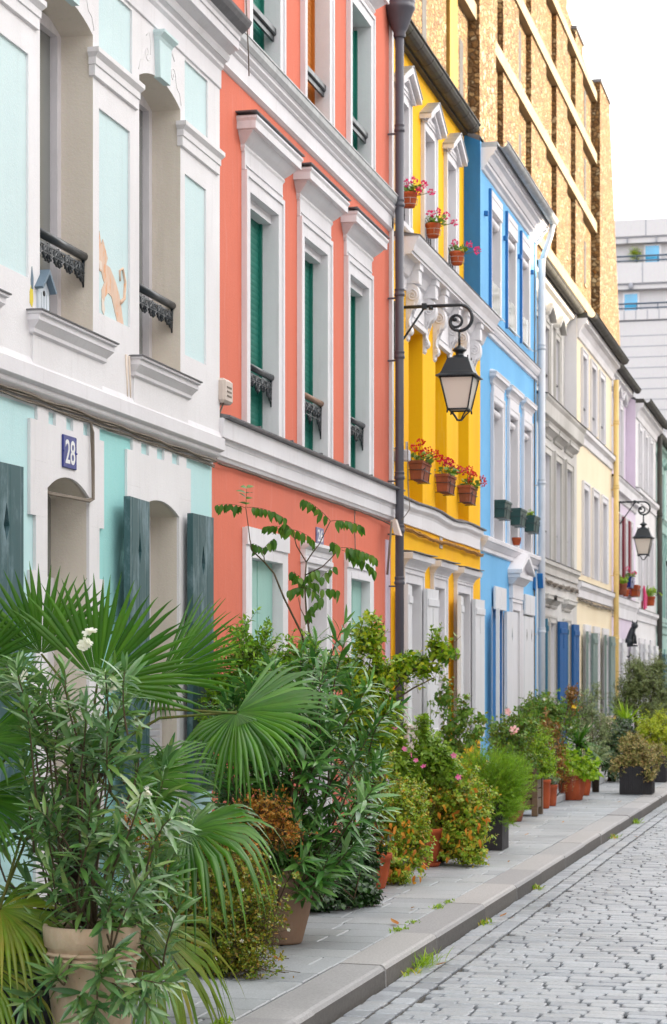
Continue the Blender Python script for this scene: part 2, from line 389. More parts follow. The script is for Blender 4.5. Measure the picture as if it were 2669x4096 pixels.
def blind(parent, X, o, mat, pitch=.045, name='roller_blind', mid=False):
    ya, yb, za, zb = o[:4]; mb = MB(); n = max(2, int((zb-za)/pitch)); rr = []
    for k in range(n+1):
        z = za+(zb-za)*k/n
        if k: rr.append((X, z-.003))
        if k < n: rr += [(X+.002, z+.003), (X+.0035, z+pitch*.5)]
    for (x0, z0), (x1, z1) in zip(rr, rr[1:]): mb.quad((x0, ya, z0), (x0, yb, z0), (x1, yb, z1), (x1, ya, z1))
    mb.box(X-.01, X+.025, ya, ya+.03, za, zb); mb.box(X-.01, X+.025, yb-.03, yb, za, zb)
    if mid: mb.box(X-.01, X+.03, (ya+yb)/2-.02, (ya+yb)/2+.02, za, zb)
    return obj(name, mb, M[mat] if isinstance(mat, str) else mat, parent)

def spiral(c, r0, turns, a0, n=22, sgn=1, u=(0, 1, 0), v=(0, 0, 1), rmin=.15):
    u = Vector(u); v = Vector(v); c = Vector(c); out = []
    for i in range(n+1):
        t = i/n; r = r0*(1-(1-rmin)*t); a = a0+sgn*2*PI*turns*t
        out.append(c+u*(r*math.cos(a))+v*(r*math.sin(a)))
    return out

def railing(parent, X, ya, yb, z, h, rail='iron', style=0):
    """cast-iron window rail: a handrail with a pierced scroll frieze and drop ornaments"""
    mb = MB(); mb.tube([(X, ya, z-.012), (X, yb, z-.012)], .026, 10)
    r = obj('handrail', mb, M[rail], parent)
    mb = MB(); n = max(3, round((yb-ya)/.17)); w = (yb-ya)/n; t = .0075
    mb.box(X-.006, X+.006, ya, yb, z-.066, z-.056); mb.box(X-.006, X+.006, ya, yb, z-.11-.05*style, z-.103-.05*style)
    for k in range(n):
        m = ya+(k+.5)*w; b = z-.06
        for sg in (-1, 1):
            mb.tube(spiral((X, m+sg*w*.24, b-.042), w*.22, 1.3, PI/2, 12, -sg), t, 5)
            mb.tube([(X, m, b), (X, m+sg*w*.46, b-.05), (X, m+sg*w*.12, b-.09)], t, 5)
        mb.tube([(X, m, z-.05), (X, m, z-.15)], t*1.1, 5)
        hh = h*(.75 if k % 2 else .95) if style == 0 else h*(.9 if k % 2 == 0 else .55)
        mb.tube([(X, m, z-.14), (X, m+.004, z-hh)], t*1.2, 5, r1=t*.6)
        for sg in (-1, 1):
            mb.tube(spiral((X, m+sg*w*.20, z-hh*.72), w*.2, .9, PI*1.5, 10, sg), t*.9, 5)
            mb.tube([(X, m+sg*w*.34, z-.14), (X, m+sg*w*.3, z-hh*.62), (X, m, z-hh*.93)], t*.9, 5)
    for y in (ya+.012, yb-.012):
        sg = 1 if y < (ya+yb)/2 else -1
        mb.tube([(X, y, z-.03), (X, y, z-h*1.2)], t*1.4, 6, r1=t*.8)
        mb.tube([(X, y, z-h*1.1), (X, y+sg*.05, z-h*.8), (X, y+sg*.1, z-.15)], t, 5)
        mb.tube(spiral((X, y+sg*.035, z-h*.85), .03, 1.2, 0, 10, sg), t, 5)
    obj('scrollwork', mb, M['iron'], parent)
    return r

def shutter(parent, hinge, w, z0, z1, side, ang, mat, t=.035, hole=True, slot=False, name='shutter'):
    """side -1: swings towards -y from the hinge (x, y); ang: degrees it stands off the wall"""
    hx, hy = hinge; a = R(ang); dy = side*math.cos(a); dx = math.sin(a); nx, ny = math.cos(a), -side*math.sin(a)
    P = lambda s, d, z: (hx+dx*s+nx*d, hy+dy*s+ny*d, z)
    mb = MB(); hm, hz, hw, hh = w*.5, z1-.30, .036, .10
    for d, flip in ((t, False), (0, True)):
        fs = []
        if hole:
            q0, q1 = hz-.14, hz+.14
            v = [P(0, d, z0), P(w, d, z0), P(w, d, q0), P(0, d, q0), P(w, d, q1), P(0, d, q1), P(w, d, z1), P(0, d, z1)]
            if slot: dm = [P(hm-.012, d, hz-hh), P(hm+.012, d, hz-hh), P(hm+.012, d, hz+hh), P(hm-.012, d, hz+hh)]
            else: dm = [P(hm, d, hz-hh), P(hm+hw, d, hz-.02), P(hm, d, hz+hh*1.0), P(hm-hw, d, hz-.02)]
            v += dm
            if slot: fs = [(0, 1, 2, 3), (5, 4, 6, 7), (3, 2, 9, 8), (2, 4, 10, 9), (4, 5, 11, 10), (5, 3, 8, 11)]
            else: fs = [(0, 1, 2, 3), (5, 4, 6, 7), (3, 2, 8), (2, 9, 8), (2, 4, 9), (4, 10, 9), (4, 5, 10), (5, 11, 10), (5, 3, 11), (3, 8, 11)]
        else:
            v = [P(0, d, z0), P(w, d, z0), P(w, d, z1), P(0, d, z1)]; fs = [(0, 1, 2, 3)]
        if (side > 0) == flip: fs = [f[::-1] for f in fs]
        mb.add(v, fs)
    c = [P(0, 0, z0), P(w, 0, z0), P(w, 0, z1), P(0, 0, z1), P(0, t, z0), P(w, t, z0), P(w, t, z1), P(0, t, z1)]
    mb.add(c, ((0, 1, 5, 4), (1, 2, 6, 5), (2, 3, 7, 6), (3, 0, 4, 7)))
    if hole:
        k = 8
        if slot: e0 = [P(hm-.012, 0, hz-hh), P(hm+.012, 0, hz-hh), P(hm+.012, 0, hz+hh), P(hm-.012, 0, hz+hh)]
        else: e0 = [P(hm, 0, hz-hh), P(hm+hw, 0, hz-.02), P(hm, 0, hz+hh), P(hm-hw, 0, hz-.02)]
        e1 = [(p[0]+nx*t, p[1]+ny*t, p[2]) for p in e0]
        mb.add(e0+e1, [(i, (i+1) % 4, (i+1) % 4+4, i+4) for i in range(4)])
    # ledges and strap hinges
    for z in ((z0+.12, z1-.14) if slot else ()):
        for s0, s1 in ((.02, w-.02),):
            v = [P(s0, t+.0, z-.04), P(s1, t, z-.04), P(s1, t, z+.04), P(s0, t, z+.04), P(s0, t+.014, z-.035), P(s1, t+.014, z-.035), P(s1, t+.014, z+.035), P(s0, t+.014, z+.035)]
            mb.add(v, ((4, 5, 6, 7), (0, 1, 5, 4), (1, 2, 6, 5), (2, 3, 7, 6), (3, 0, 4, 7)))
    o = obj(name, mb, M[mat], parent)
    h = MB()
    for z in (z0+.3, z1-.38):
        h.box(hx-.03, hx+.03, hy-.025, hy+.025, z-.035, z+.035); h.tube([P(0, -.004, z), P(w*.12, t+.012, z)], .011, 6)
    if parent.parent is None: obj('hinge', h, M['plasticgrey'] if 'white' in mat else M['iron'], o)
    return o

def hood(mb, ya, yb, z0, z1, p, X=F, ra=1, rb=1):
    h = z1-z0
    mb.moulding([(.02, z0), (.035, z0+h*.12), (.03, z0+h*.2), (p*.45, z0+h*.34), (p*.72, z0+h*.52), (p*.74, z0+h*.56), (p*.95, z0+h*.58), (p*.95, z0+h*.82), (p*1.04, z0+h*.9), (p*1.04, z0+h*.97), (.03, z0+h*1.16)], ya, yb, X, ra*.9, rb*.9)
    return mb

def gutter(mb, ya, yb, x, z, r, n=8):
    """half-round gutter, open at the top"""
    out = [(x+r*math.cos(PI+PI*k/n), z+r*math.sin(PI+PI*k/n)) for k in range(n+1)]
    inn = [(x+r*.88*math.cos(2*PI-PI*k/n), z+r*.88*math.sin(2*PI-PI*k/n)) for k in range(n+1)]
    mb.prism(out+inn, ya, yb)
    mb.tube([(x+r, ya, z+.004), (x+r, yb, z+.004)], r*.16, 6)
    k = ya+.3
    while k < yb:
        mb.prism([(x+r*1.04*math.cos(PI+PI*i/n), z+r*1.04*math.sin(PI+PI*i/n)) for i in range(n+1)]+[(x+r*.95*math.cos(2*PI-PI*i/n), z+r*.95*math.sin(2*PI-PI*i/n)) for i in range(n+1)], k, k+.03); k += .55
    return mb

def downpipe(parent, x, y, z0, z1, r, mat, lean=0., collars=(1.2, 2.6, 4.0, 5.4, 6.8), top=True, base_y=None):
    mb = MB(); mb.tube([(x, y, z0), (x, y+lean*.5, (z0+z1)/2), (x, y+lean, z1)], r, 14)
    p = obj('downpipe', mb, M[mat], parent)
    for z in collars:
        if z0 < z < z1:
            c = MB(); yy = y+lean*(z-z0)/(z1-z0)
            c.lathe((x, yy, z-.03), [(r*1.02, 0), (r*1.22, .008), (r*1.22, .028), (r*1.08, .04), (r*1.08, .06), (r*1.2, .066), (r*1.02, .08)], 14)
            c.box(x-r-.09, x-r*.5, yy-.012, yy+.012, z-.05, z-.035); obj('pipe_collar', c, M[mat], p)
    return p

def cables(parent, pts, n, mat, r=.008, sag=.012, seed=0):
    rd = random.Random(seed); mb = MB(); P0 = [Vector(p) for p in pts]
    for k in range(n):
        off = rd.uniform(-.5, .5); ph = rd.uniform(0, 9); out = []
        for i in range(len(P0)-1):
            L = (P0[i+1]-P0[i]).length; m = max(2, int(L/.18))
            for j in range(m+(i == len(P0)-2)):
                p = P0[i].lerp(P0[i+1], j/m)
                out.append(p+Vector((rd.uniform(0, .006)+.006*k % .02, 0, off*.035*n/4+math.sin(j*1.7+ph)*sag*rd.uniform(.2, 1))))
        mb.tube(out, r*rd.uniform(.6, 1.2), 5)
    return obj('cable', mb, M[mat], parent)

def plate(parent, X, y0, y1, z0, z1, mat, text=None, name='number_plate'):
    mb = MB(); mb.bevbox(X, X+.012, y0, y1, z0, z1, .004)
    for z in ((z0+z1)/2,):
        for y in (y0+.006, y1-.006): mb.lathe((X+.012, y, z), [(0.006, -.004), (.006, .004), (0, .005)], 6)
    p = obj(name, mb, M[mat], parent)
    if text:
        cu = bpy.data.curves.new('number', 'FONT'); cu.body = text; cu.align_x = 'CENTER'; cu.align_y = 'CENTER'; cu.extrude = .001; cu.size = 1; cu.offset = .012
        to = bpy.data.objects.new('number', cu); COL.objects.link(to)
        dg = bpy.context.evaluated_depsgraph_get(); me = bpy.data.meshes.new_from_object(to.evaluated_get(dg))
        bpy.data.objects.remove(to); vs = np.empty(len(me.vertices)*3); me.vertices.foreach_get('co', vs); vs = vs.reshape(-1, 3)
        cx = (vs[:, 0].min()+vs[:, 0].max())/2; cz = (vs[:, 1].min()+vs[:, 1].max())/2
        sx = (y1-y0)*.72/(np.ptp(vs[:, 0])); sz = (z1-z0)*.74/np.ptp(vs[:, 1])
        b = MB(); b.v = [(X+.0125+v[2], (y0+y1)/2+(v[0]-cx)*sx, (z0+z1)/2+(v[1]-cz)*sz) for v in vs.tolist()]
        for q in me.polygons: b.f.append(tuple(q.vertices)); b.mi.append(0); b.sm.append(False)
        obj('digits', b, M['enamel'], p)
    return p

def body(parent, y0, y1, ztop, mat, xf=F, back=-9.2, skip_front=True, ridge=1.5, eave=.1):
    """side walls, back wall and roof of a terrace house"""
    mb = MB()
    x0 = xf; y0 += .004; y1 -= .004
    mb.quad((x0, y0, 0), (x0, y0, ztop), (back, y0, ztop), (back, y0, 0)); mb.quad((x0, y1, 0), (back, y1, 0), (back, y1, ztop), (x0, y1, ztop))
    mb.quad((back, y0, 0), (back, y0, ztop), (back, y1, ztop), (back, y1, 0))
    xm = (x0+back)/2
    mb.add([(x0, y0, ztop), (xm, y0, ztop+ridge), (back, y0, ztop)], ((0, 1, 2),)); mb.add([(x0, y1, ztop), (back, y1, ztop), (xm, y1, ztop+ridge)], ((0, 1, 2),))
    obj('rear_walls', mb, mat, parent)
    r = MB(); s = ridge/(x0-xm)
    xe = xf+eave; ze = ztop-s*(xe-x0)
    r.prism([(xe, ze), (xe, ze+.06), (xm, ztop+ridge+.06), (back-.1, ztop-.04), (back-.1, ztop-.1), (xm, ztop+ridge)][::-1], y0+.003, y1-.003)
    obj('roof', r, M['roof'], parent)
# ------------------------------------------------------------------ the row of houses
def house(name, label, y0): return thing(name, label, 'house', (F, y0, 0), 'terraced houses of the painted row')

# ---- pale teal and white house, number 28 -------------------------------------------------
def teal_house():
    y0, y1 = 5.2, 14.37
    h = house('teal_house', 'white and pale teal terraced house with arched windows, panels and a blue 28 plaque', y0)
    up = [(y, y+.84, 3.57, 5.34, .085, .24) for y in (5.93, 7.60, 9.28, 10.95, 12.625)]
    lo = [(5.9, 6.8, .85, 2.66, .08), (7.5, 8.3, .85, 2.66, .08), (9.35, 10.12, .85, 2.66, .08), (11.17, 11.84, .02, 2.665, .085), (12.77, 13.57, .84, 2.68, .075)]
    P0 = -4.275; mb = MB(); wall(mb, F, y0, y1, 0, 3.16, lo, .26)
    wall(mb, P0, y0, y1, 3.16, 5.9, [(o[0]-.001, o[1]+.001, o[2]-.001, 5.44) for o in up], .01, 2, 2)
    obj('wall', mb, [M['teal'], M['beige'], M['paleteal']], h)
    mb = MB(); mb.box(F-.001, F+.0015, 12.0, 12.72, .02, 3.10); obj('repainted_patch', mb, M['repaint'], h)
    # white facing of the first floor, pierced by windows and panels
    P = WP = -4.262; RC = .013; panels = []
    for k in range(7):
        a = 10.23+1.665*(k-4); b = a+.553
        if k == 6: a, b = 13.565, 14.04
        panels.append((a, b, 3.75, 4.945, 0, RC, 0))
    sp = [(a-.005, min(b+.04, 14.215), 5.27, 5.695, 0, RC, 0) for a, b, *_ in panels]
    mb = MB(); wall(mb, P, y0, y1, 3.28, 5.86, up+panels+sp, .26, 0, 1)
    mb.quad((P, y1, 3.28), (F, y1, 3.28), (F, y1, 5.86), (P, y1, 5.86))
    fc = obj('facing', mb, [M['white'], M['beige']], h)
    for a, b, c, d, *_ in panels:                                   # impost bands between the windows
        ya, yb = a-.105, b+.105
        if a > 13: ya, yb = 13.472, 14.30
        mb = MB(); mb.moulding([(.0, 5.10), (.018, 5.105), (.018, 5.165), (.026, 5.17), (.026, 5.21), (.05, 5.235), (.05, 5.262), (.0, 5.27)], ya, yb, P, .8, .8)
        obj('impost_band', mb, M['white'], h)
    for i, o in enumerate(up):
        ya, yb = o[:2]; mid = (ya+yb)/2
        f = MB(); f.moulding([(0, 3.29), (.012, 3.295), (.012, 3.455)], ya-.13, yb+.13, P, 0, 0)
        w = obj('window', f, M['white'], h)
        s = MB(); s.moulding([(.014, 3.455), (.03, 3.465), (.03, 3.485), (.062, 3.52), (.068, 3.525), (.068, 3.555), (.085, 3.56), (.085, 3.572)], ya-.14, yb+.14, P, .6, .6)
        l = MB(); l.moulding([(.092, 3.5725), (.094, 3.580), (.0, 3.592)], ya-.145, yb+.145, P, .6, .6)
        sl = obj('sill', s, M['trim'], w); obj('sill_flashing', l, M['lead'], w)
        pane(w, P-.215, (ya, yb, 3.58, 5.34), 'frame', 'glass', .06, 1, 0, .06)
        c = MB(); n = 26
        for k in range(n):
            a, b = ya+.06+(yb-ya-.12)*k/n, ya+.06+(yb-ya-.12)*(k+1)/n
            c.quad((P-.30-.018*(k % 2), a, 3.6), (P-.30-.018*((k+1) % 2), b, 3.6), (P-.30-.018*((k+1) % 2), b, 5.38), (P-.30-.018*(k % 2), a, 5.38))
        obj('curtain', c, M['curtain'], w)
        k = MB(); z0 = 5.405
        k.slab([(mid-.10, z0+.005), (mid+.10, z0+.005), (mid+.125, 5.64), (mid-.125, 5.64)], P-.01, P+.035)
        k.moulding([(.035, 5.64), (.045, 5.66), (.075, 5.685), (.075, 5.70), (.0, 5.706)], mid-.115, mid+.115, P, .4, .4)
        obj('keystone', k, M['paleteal'], w)
        for sg in (-1, 1):                                          # shallow scrolls beside the keystone
            sc = MB()
            sc.tube(spiral((P, mid+sg*.26, 5.52), .055, 1.2, 0, 16, sg), .004, 4)
            sc.tube([(P, mid+sg*.205, 5.52), (P, mid+sg*.19, 5.60), (P, mid+sg*.23, 5.66), (P, mid+sg*.29, 5.62)], .004, 4)
            sc.tube([(P, mid+sg*.31, 5.52), (P, mid+sg*.34, 5.46), (P, mid+sg*.40, 5.44), (P, mid+sg*.435, 5.37)], .004, 4)
            obj('scroll_relief', sc, M['white'], w)
        railing(w, P-.055, ya, yb, 4.07, .16)
    mb = MB()
    mb.moulding([(.0, 5.715), (.012, 5.72), (.012, 5.84)], y0, y1, P, 0, 0)
    mb.moulding([(.012, 5.841), (.03, 5.86), (.03, 5.88), (.05, 5.90), (.06, 5.90), (.075, 5.93), (.075, 5.945), (.12, 5.975), (.14, 5.978), (.14, 6.035), (.15, 6.04), (.15, 6.07), (.165, 6.085)], y0, y1, P, 0, .0)
    obj('cornice', mb, M['trim'], h)
    g = MB(); g.moulding([(.165, 6.086), (.21, 6.12), (.23, 6.15), (.235, 6.165), (.0, 6.18)], y0, y1, P, 0, .0)
    obj('gutter', g, M['lead'], h)
    s = MB()
    s.moulding([(.0, 3.09), (.008, 3.10), (.012, 3.135), (.05, 3.165), (.055, 3.175), (.055, 3.19), (.078, 3.20), (.084, 3.205), (.084, 3.285), (.074, 3.292), (.058, 3.33)], y0, y1, F, 0, 0.5)
    obj('string_course', s, M['trim'], h)
    cables(h, [(F+.022, y0+1, 3.115), (F+.022, 11.6, 3.115), (F+.022, y1-.02, 3.105)], 6, 'cable', .0075, .008, 3)
    cables(h, [(F+.022, 11.83, 3.1), (F+.028, 11.845, 3.05), (F+.028, 11.855, 2.66), (F+.02, 11.80, 2.645), (F-.02, 11.3, 2.645), (F-.04, 11.18, 2.66)], 2, 'cable', .008, .004, 5)
    # white quoined surrounds on the ground floor: a thin stepped plate
    def quoin(a, b, spr, rise, name, crown=True):
        q = MB(); t0, t1 = F-.002, F+.018; top = spr+rise
        w = .095
        def blk(ya, yb, za, zb): q.box(t0, t1, ya, yb, za, zb)
        for sg in (-1, 1):
            zz = top+.05; wide = True; k = 0
            e = a if sg < 0 else b
            while zz > .1:
                hgt = .30; d = .255 if wide else .175
                if sg < 0: blk(e-d, e-.0005, max(.02, zz-hgt), zz-.0005)
                else: blk(e+.0005, e+d, max(.02, zz-hgt), zz-.0005)
                zz -= hgt; wide = not wide
        # head above the arch
        n = 10; ar = arc(a, b, spr, rise, n); zt = top+.05
        for (p, u), (r, v) in zip(ar, ar[1:]): q.quad((t1, p, u), (t1, r, v), (t1, r, zt), (t1, p, zt)); q.quad((t1, p, u), (t0-.01, p, u), (t0-.01, r, v), (t1, r, v))
        q.box(t0, t1, a-.255, b+.255, zt, 3.02)
        m = (a+b)/2; W = b-a+.32
        for k in range(4):
            ya = a-.15+(W-.02)*k/3.5*1.0; 
            q.box(t0, t1, ya, ya+.165, 3.02, 3.098)
        return obj(name, q, M['white'], h)
    dw = quoin(11.17, 11.84, 2.665, .085, 'door')
    d = MB(); d.box(F-.26, F-.2, 11.17, 11.84, .02, 2.2); d.box(F-.2, F-.185, 11.22, 11.79, .1, 1.0); d.box(F-.2, F-.185, 11.22, 11.79, 1.1, 2.1); obj('door_leaf', d, M['frame'], dw)
    d = MB(); d.box(F-.25, F-.22, 11.17, 11.84, 2.21, 2.74); obj('transom_glass', d, M['glass'], dw)
    d = MB(); d.moulding([(.04, 0.0), (.04, .06)], 11.1, 11.9, F, 0, 0); obj('threshold', d, M['dirty'], dw)
    w = quoin(12.77, 13.57, 2.68, .075, 'window')
    pane(w, F-.2, (12.77, 13.57, 1.45, 2.68), 'frame', 'glass', .055, 1, 1, .06)
    b = MB(); b.box(F-.16, F-.10, 12.775, 13.565, .84, 1.45); b.box(F-.165, F-.05, 12.772, 13.568, 1.43, 1.452)
    bp = obj('lower_panel', b, M['frame'], w)
    v = MB()
    for i in range(5): v.box(F-.10, F-.094, 13.28, 13.50, 1.15+.045*i, 1.15+.045*i+.03)
    obj('vent_grille', v, M['plasticgrey'], bp)
    for hy, sd, a in ((12.73, -1, 3), (13.64, 1, 2)):
        shutter(w, (F+.05, hy), .44 if sd < 0 else .43, .85, 2.71, sd, a, 'dkteal', .04)
    for a, b in ((9.35, 10.12), (7.5, 8.3), (5.9, 6.8)):
        w = quoin(a, b, 2.66, .08, 'window'); pane(w, F-.2, (a, b, .85, 2.66), 'frame', 'glass', .055, 1, 1, .06)
        for hy, sd in ((a-.04, -1), (b+.05, 1)): shutter(w, (F+.05, hy), .42, .85, 2.72, sd, 2.5, 'dkteal', .04)
    plate(h, F+.018, 11.385, 11.60, 2.80, 2.985, 'plaque', '28')
    # paintings on the plaster
    X = -4.2735
    def paintpoly(name, poly, m, par=None, x=X):
        q = MB(); q.slab(poly, x-.0015, x+.0015); return obj(name, q, M[m], par or h)
    def pp(seq): return [(11.893+u*.56, 3.43+v*.60) for u, v in seq]
    cat = paintpoly('painted_cat', pp([(.98, .32), (.93, .30), (.90, .42), (.80, .62), (.70, .82), (.58, .93), (.50, .98), (.40, 1.04), (.26, 1.05), (.22, 1.00), (.12, .97), (.17, .90), (.22, .86), (.14, .78), (.14, .66), (.20, .64), (.24, .72), (.34, .78), (.45, .76), (.56, .62), (.68, .48), (.78, .30), (.86, .12), (.92, .10), (.95, .18)][::-1]), 'catpaint')
    hd = paintpoly('cat_head', pp([(.04, 1.20), (.02, 1.07), (.03, 1.0), (.08, .95), (.17, .96), (.26, 1.02), (.32, 1.12), (.24, 1.20), (.17, 1.28), (.12, 1.22), (.06, 1.34)][::-1]), 'catpaint', cat, X+.0012)
    paintpoly('cat_muzzle', pp([(.03, 1.06), (.07, .97), (.15, .97), (.13, 1.05)]), 'catwhite', cat, X+.0022)
    paintpoly('cat_paw', pp([(.13, .70), (.14, .58), (.20, .54), (.23, .60), (.19, .68)][::-1]), 'catwhite', cat, X+.0022)
    q = MB(); q.tube([(X+.001, *pp([(.72, .74)])[0]), (X+.001, *pp([(.84, .80)])[0]), (X+.001, *pp([(.88, .98)])[0]), (X+.001, *pp([(.80, 1.10)])[0]), (X+.001, *pp([(.70, 1.06)])[0]), (X+.001, *pp([(.72, .96)])[0])], .014, 5, r1=.007); obj('cat_tail', q, M['catpaint'], cat)
    q = MB()
    for u in (.84, .94): q.tube([(WP+.001, *pp([(u, .24)])[0]), (WP+.001, *pp([(u+.05, -.05)])[0]), (WP+.001, *pp([(u+.06, -.18)])[0])], .011, 5, r1=.006)
    obj('cat_hind_leg', q, M['catwhite'], cat)
    q = MB(); q.slab([(10.80, 3.62), (10.835, 3.60), (10.85, 3.64), (10.845, 3.70), (10.82, 3.72), (10.80, 3.68)], WP-.001, WP+.002)
    bd = obj('painted_bird', q, M['birdyellow'], h)
    q = MB(); q.slab([(10.82, 3.70), (10.845, 3.70), (10.85, 3.76), (10.83, 3.82), (10.815, 3.75)], WP-.001, WP+.0035); obj('bird_wing', q, M['bluewood'], bd)
    body(h, y0, y1, 6.05, M['white'], ridge=1.3)
teal_house()

t = thing('birdhouse', 'small pale blue birdhouse with a blue-grey roof on the teal house window sill', 'birdhouse', (-4.30, 10.95, 3.59))
b = MB(); b.slab([(10.90, 3.592), (11.06, 3.592), (11.06, 3.72), (10.98, 3.80), (10.90, 3.72)], -4.40, -4.25)
bb = obj('box', b, M['palewood'], t)
b = MB(); b.slab([(10.885, 3.71), (10.98, 3.805), (11.075, 3.71), (11.09, 3.72), (10.98, 3.83), (10.87, 3.72)][::1], -4.42, -4.215); obj('roof', b, M['bluewood'], t)
b = MB(); b.tube([(-4.252, 10.98, 3.70), (-4.248, 10.98, 3.70)], .016, 10); obj('entrance_hole', b, M['dark'], bb)
b = MB()
for y in (10.94, 10.98, 11.02): b.box(-4.2505, -4.249, y-.0012, y+.0012, 3.595, 3.70)
obj('board_joints', b, M['bluewood'], bb)

# ---- coral house, number 26 -----------------------------------------------------------------
def coral_house():
    y0, y1 = 14.37, 20.39
    h = house('coral_house', 'coral pink terraced house with tall green-blinded windows and white hoods', y0)
    X = F
    g = [(15.31, 16.20, .88, 2.565, 0, .14), (17.01, 17.645, .03, 2.525, 0, .3), (18.57, 19.34, .88, 2.565, 0, .14)]
    f1 = [(15.26, 16.07, 3.42, 5.20, 0, .15), (16.885, 17.68, 3.42, 5.20, 0, .15), (18.53, 19.29, 3.42, 5.20, 0, .15)]
    f2 = [(15.33, 16.12, 6.2, 7.635, 0, .15), (16.98, 17.75, 6.2, 7.635, 0, .15), (18.61, 19.38, 6.2, 7.635, 0, .15)]
    mb = MB(); wall(mb, X, y0, y1, 0, 9.0, g+f1+f2, .15)
    obj('wall', mb, [M['coral'], M['trim']], h)
    for i, o in enumerate(f1):
        w = obj('window', surround(MB(), X, o, .135, .03), M['trim'], h)
        q = MB(); q.box(X, X+.026, o[0]-.134, o[1]+.134, 5.34, 5.50); q.box(X+.02, X+.036, o[0]-.11, o[1]+.11, 5.365, 5.375); q.box(X-.12, X-.03, o[0]+.001, o[1]-.001, 5.13, 5.199); obj('head_panel', q, M['trim'], w)
        obj('hood', hood(MB(), o[0]-.13, o[1]+.14, 5.47, 5.70, .15), M['trim'], w)
        q = MB(); q.moulding([(.16, 5.715), (.162, 5.722), (0, 5.75)], o[0]-.14, o[1]+.15, X, 1, 1); obj('hood_flashing', q, M['lead'], w)
        blind(w, X-.125, (o[0], o[1], 3.43, 5.14), 'greenblind', .045, mid=(i == 0))
        railing(w, X-.03, o[0], o[1], 3.955, .2 if i != 1 else .26, 'iron' if i != 1 else 'woodrail', 0 if i != 1 else 1)
    for i, o in enumerate(f2):
        w = obj('window', surround(MB(), X, o, .125, .03), M['trim'], h)
        obj('hood', hood(MB(), o[0]-.13, o[1]+.14, 7.80, 8.0, .15), M['trim'], w)
        blind(w, X-.125, (o[0], o[1], 6.22, 7.60), 'greenblind' if i != 1 else 'ochreblind', .045)
        q = MB(); q.bevbox(X-.06, X-.0, o[0], o[1], 6.60, 6.66, .01); q.box(X-.04, X-.02, o[0], o[1], 6.56, 6.60); obj('handrail', q, M['iron'], w)
    # cornice and gutter between first and second floor
    q = MB()
    q.moulding([(0, 5.93), (.012, 5.935), (.035, 5.955), (.03, 5.965), (.03, 6.075), (.04, 6.08), (.05, 6.09), (.05, 6.10), (.078, 6.125), (.08, 6.14), (.09, 6.15), (.072, 6.16)], y0+.03, y1-.02, X, .3, .3)
    obj('cornice', q, M['trim'], h)
    q = MB(); q.moulding([(.072, 6.161), (.085, 6.17), (.10, 6.20), (.105, 6.24), (.112, 6.245), (.112, 6.255), (.0, 6.265)], y0+.02, y1+.0, X, .0, .0)
    obj('gutter', q, M['zincpale'], h)
    q = MB()
    q.moulding([(0, 3.135), (.03, 3.145), (.04, 3.165), (.05, 3.175), (.05, 3.255), (.055, 3.262), (.062, 3.29), (.088, 3.295), (.088, 3.425), (.08, 3.43)], y0+.04, y1-.03, X, .5, .2)
    st = obj('string_course', q, M['trim'], h)
    q = MB(); q.moulding([(.10, 3.431), (.128, 3.437), (.13, 3.449), (.0, 3.475)], y0+.02, y1, X, .0, .6)
    k = y0+.8
    while k < y1: q.box(X, X+.132, k, k+.02, 3.447, 3.462); k += .95
    obj('zinc_flashing', q, M['lead'], st)
    cables(h, [(X+.03, y0+.05, 3.12), (X+.02, y0+.5, 3.13), (X+.02, 19.3, 3.128), (X+.04, 20.2, 3.10)], 2, 'cable', .006, .004, 8)
    cables(h, [(X+.012, 18.77, 3.14), (X+.012, 18.77, 2.58)], 1, 'cable', .008, .001, 9)
    # ground floor
    for o in (g[0], g[2]):
        w = obj('window', surround(MB(), X, o, .16, .028, False), M['trim'], h)
        q = MB(); q.box(X+.022, X+.042, o[0]-.165, o[1]+.165, 2.60, 2.73); q.box(X-.12, X+.034, o[0], o[1], 2.51, 2.566); obj('lintel', q, M['trim'], w)
        q = MB(); q.moulding([(.03, .82), (.06, .84), (.06, .88), (0, .885)], o[0]-.16, o[1]+.16, X, .3, .3); obj('sill', q, M['trim'], w)
        m = (o[0]+o[1])/2
        for a, b in ((o[0]+.004, m-.012), (m+.012, o[1]-.004)):
            q = MB(); q.bevbox(X-.09, X-.055, a, b, .89, 2.51, .004); q.box(X-.055, X-.042, a+.02, b-.02, .95, 1.05)
            s = obj('shutter', q, M['mint'], w)
            e = a if a < m-.1 else b-.16
            q = MB(); q.box(X-.056, X-.044, e, e+.16, 1.80, 1.86); q.tube([(X-.045, e+(.0 if a < m-.1 else .16), 1.74), (X-.045, e+(.0 if a < m-.1 else .16), 1.92)], .018, 8)
            for y in (e+.05, e+.11): q.tube([(X-.045, y, 1.83), (X-.038, y, 1.83)], .012, 6)
            obj('hinge', q, M['plastic'], s)
    o = g[1]; d = obj('door', surround(MB(), X, o, .14, .028), M['trim'], h)
    q = MB(); q.moulding([(.028, 2.555), (.05, 2.565), (.05, 2.60), (.034, 2.61), (.034, 2.665), (.06, 2.68), (.085, 2.70), (.085, 2.725), (0, 2.74)], o[0]-.14, o[1]+.14, X, .3, .3); obj('door_cornice', q, M['trim'], d)
    q = MB(); q.box(X-.28, X-.23, o[0], o[1], .03, 2.52)
    for za, zb in ((.15, .8), (.9, 1.5), (1.6, 2.4)): q.box(X-.23, X-.215, o[0]+.1, o[1]-.1, za, zb)
    obj('door_leaf', q, M['frame'], d)
    q = MB(); q.moulding([(.30, 0), (.30, .028)], o[0]-.2, o[1]+.2, X, 0, 0); obj('door_step', q, M['dirty'], d)
    plate(h, X, 17.36, 17.61, 2.745, 2.88, 'plaque2', '26')
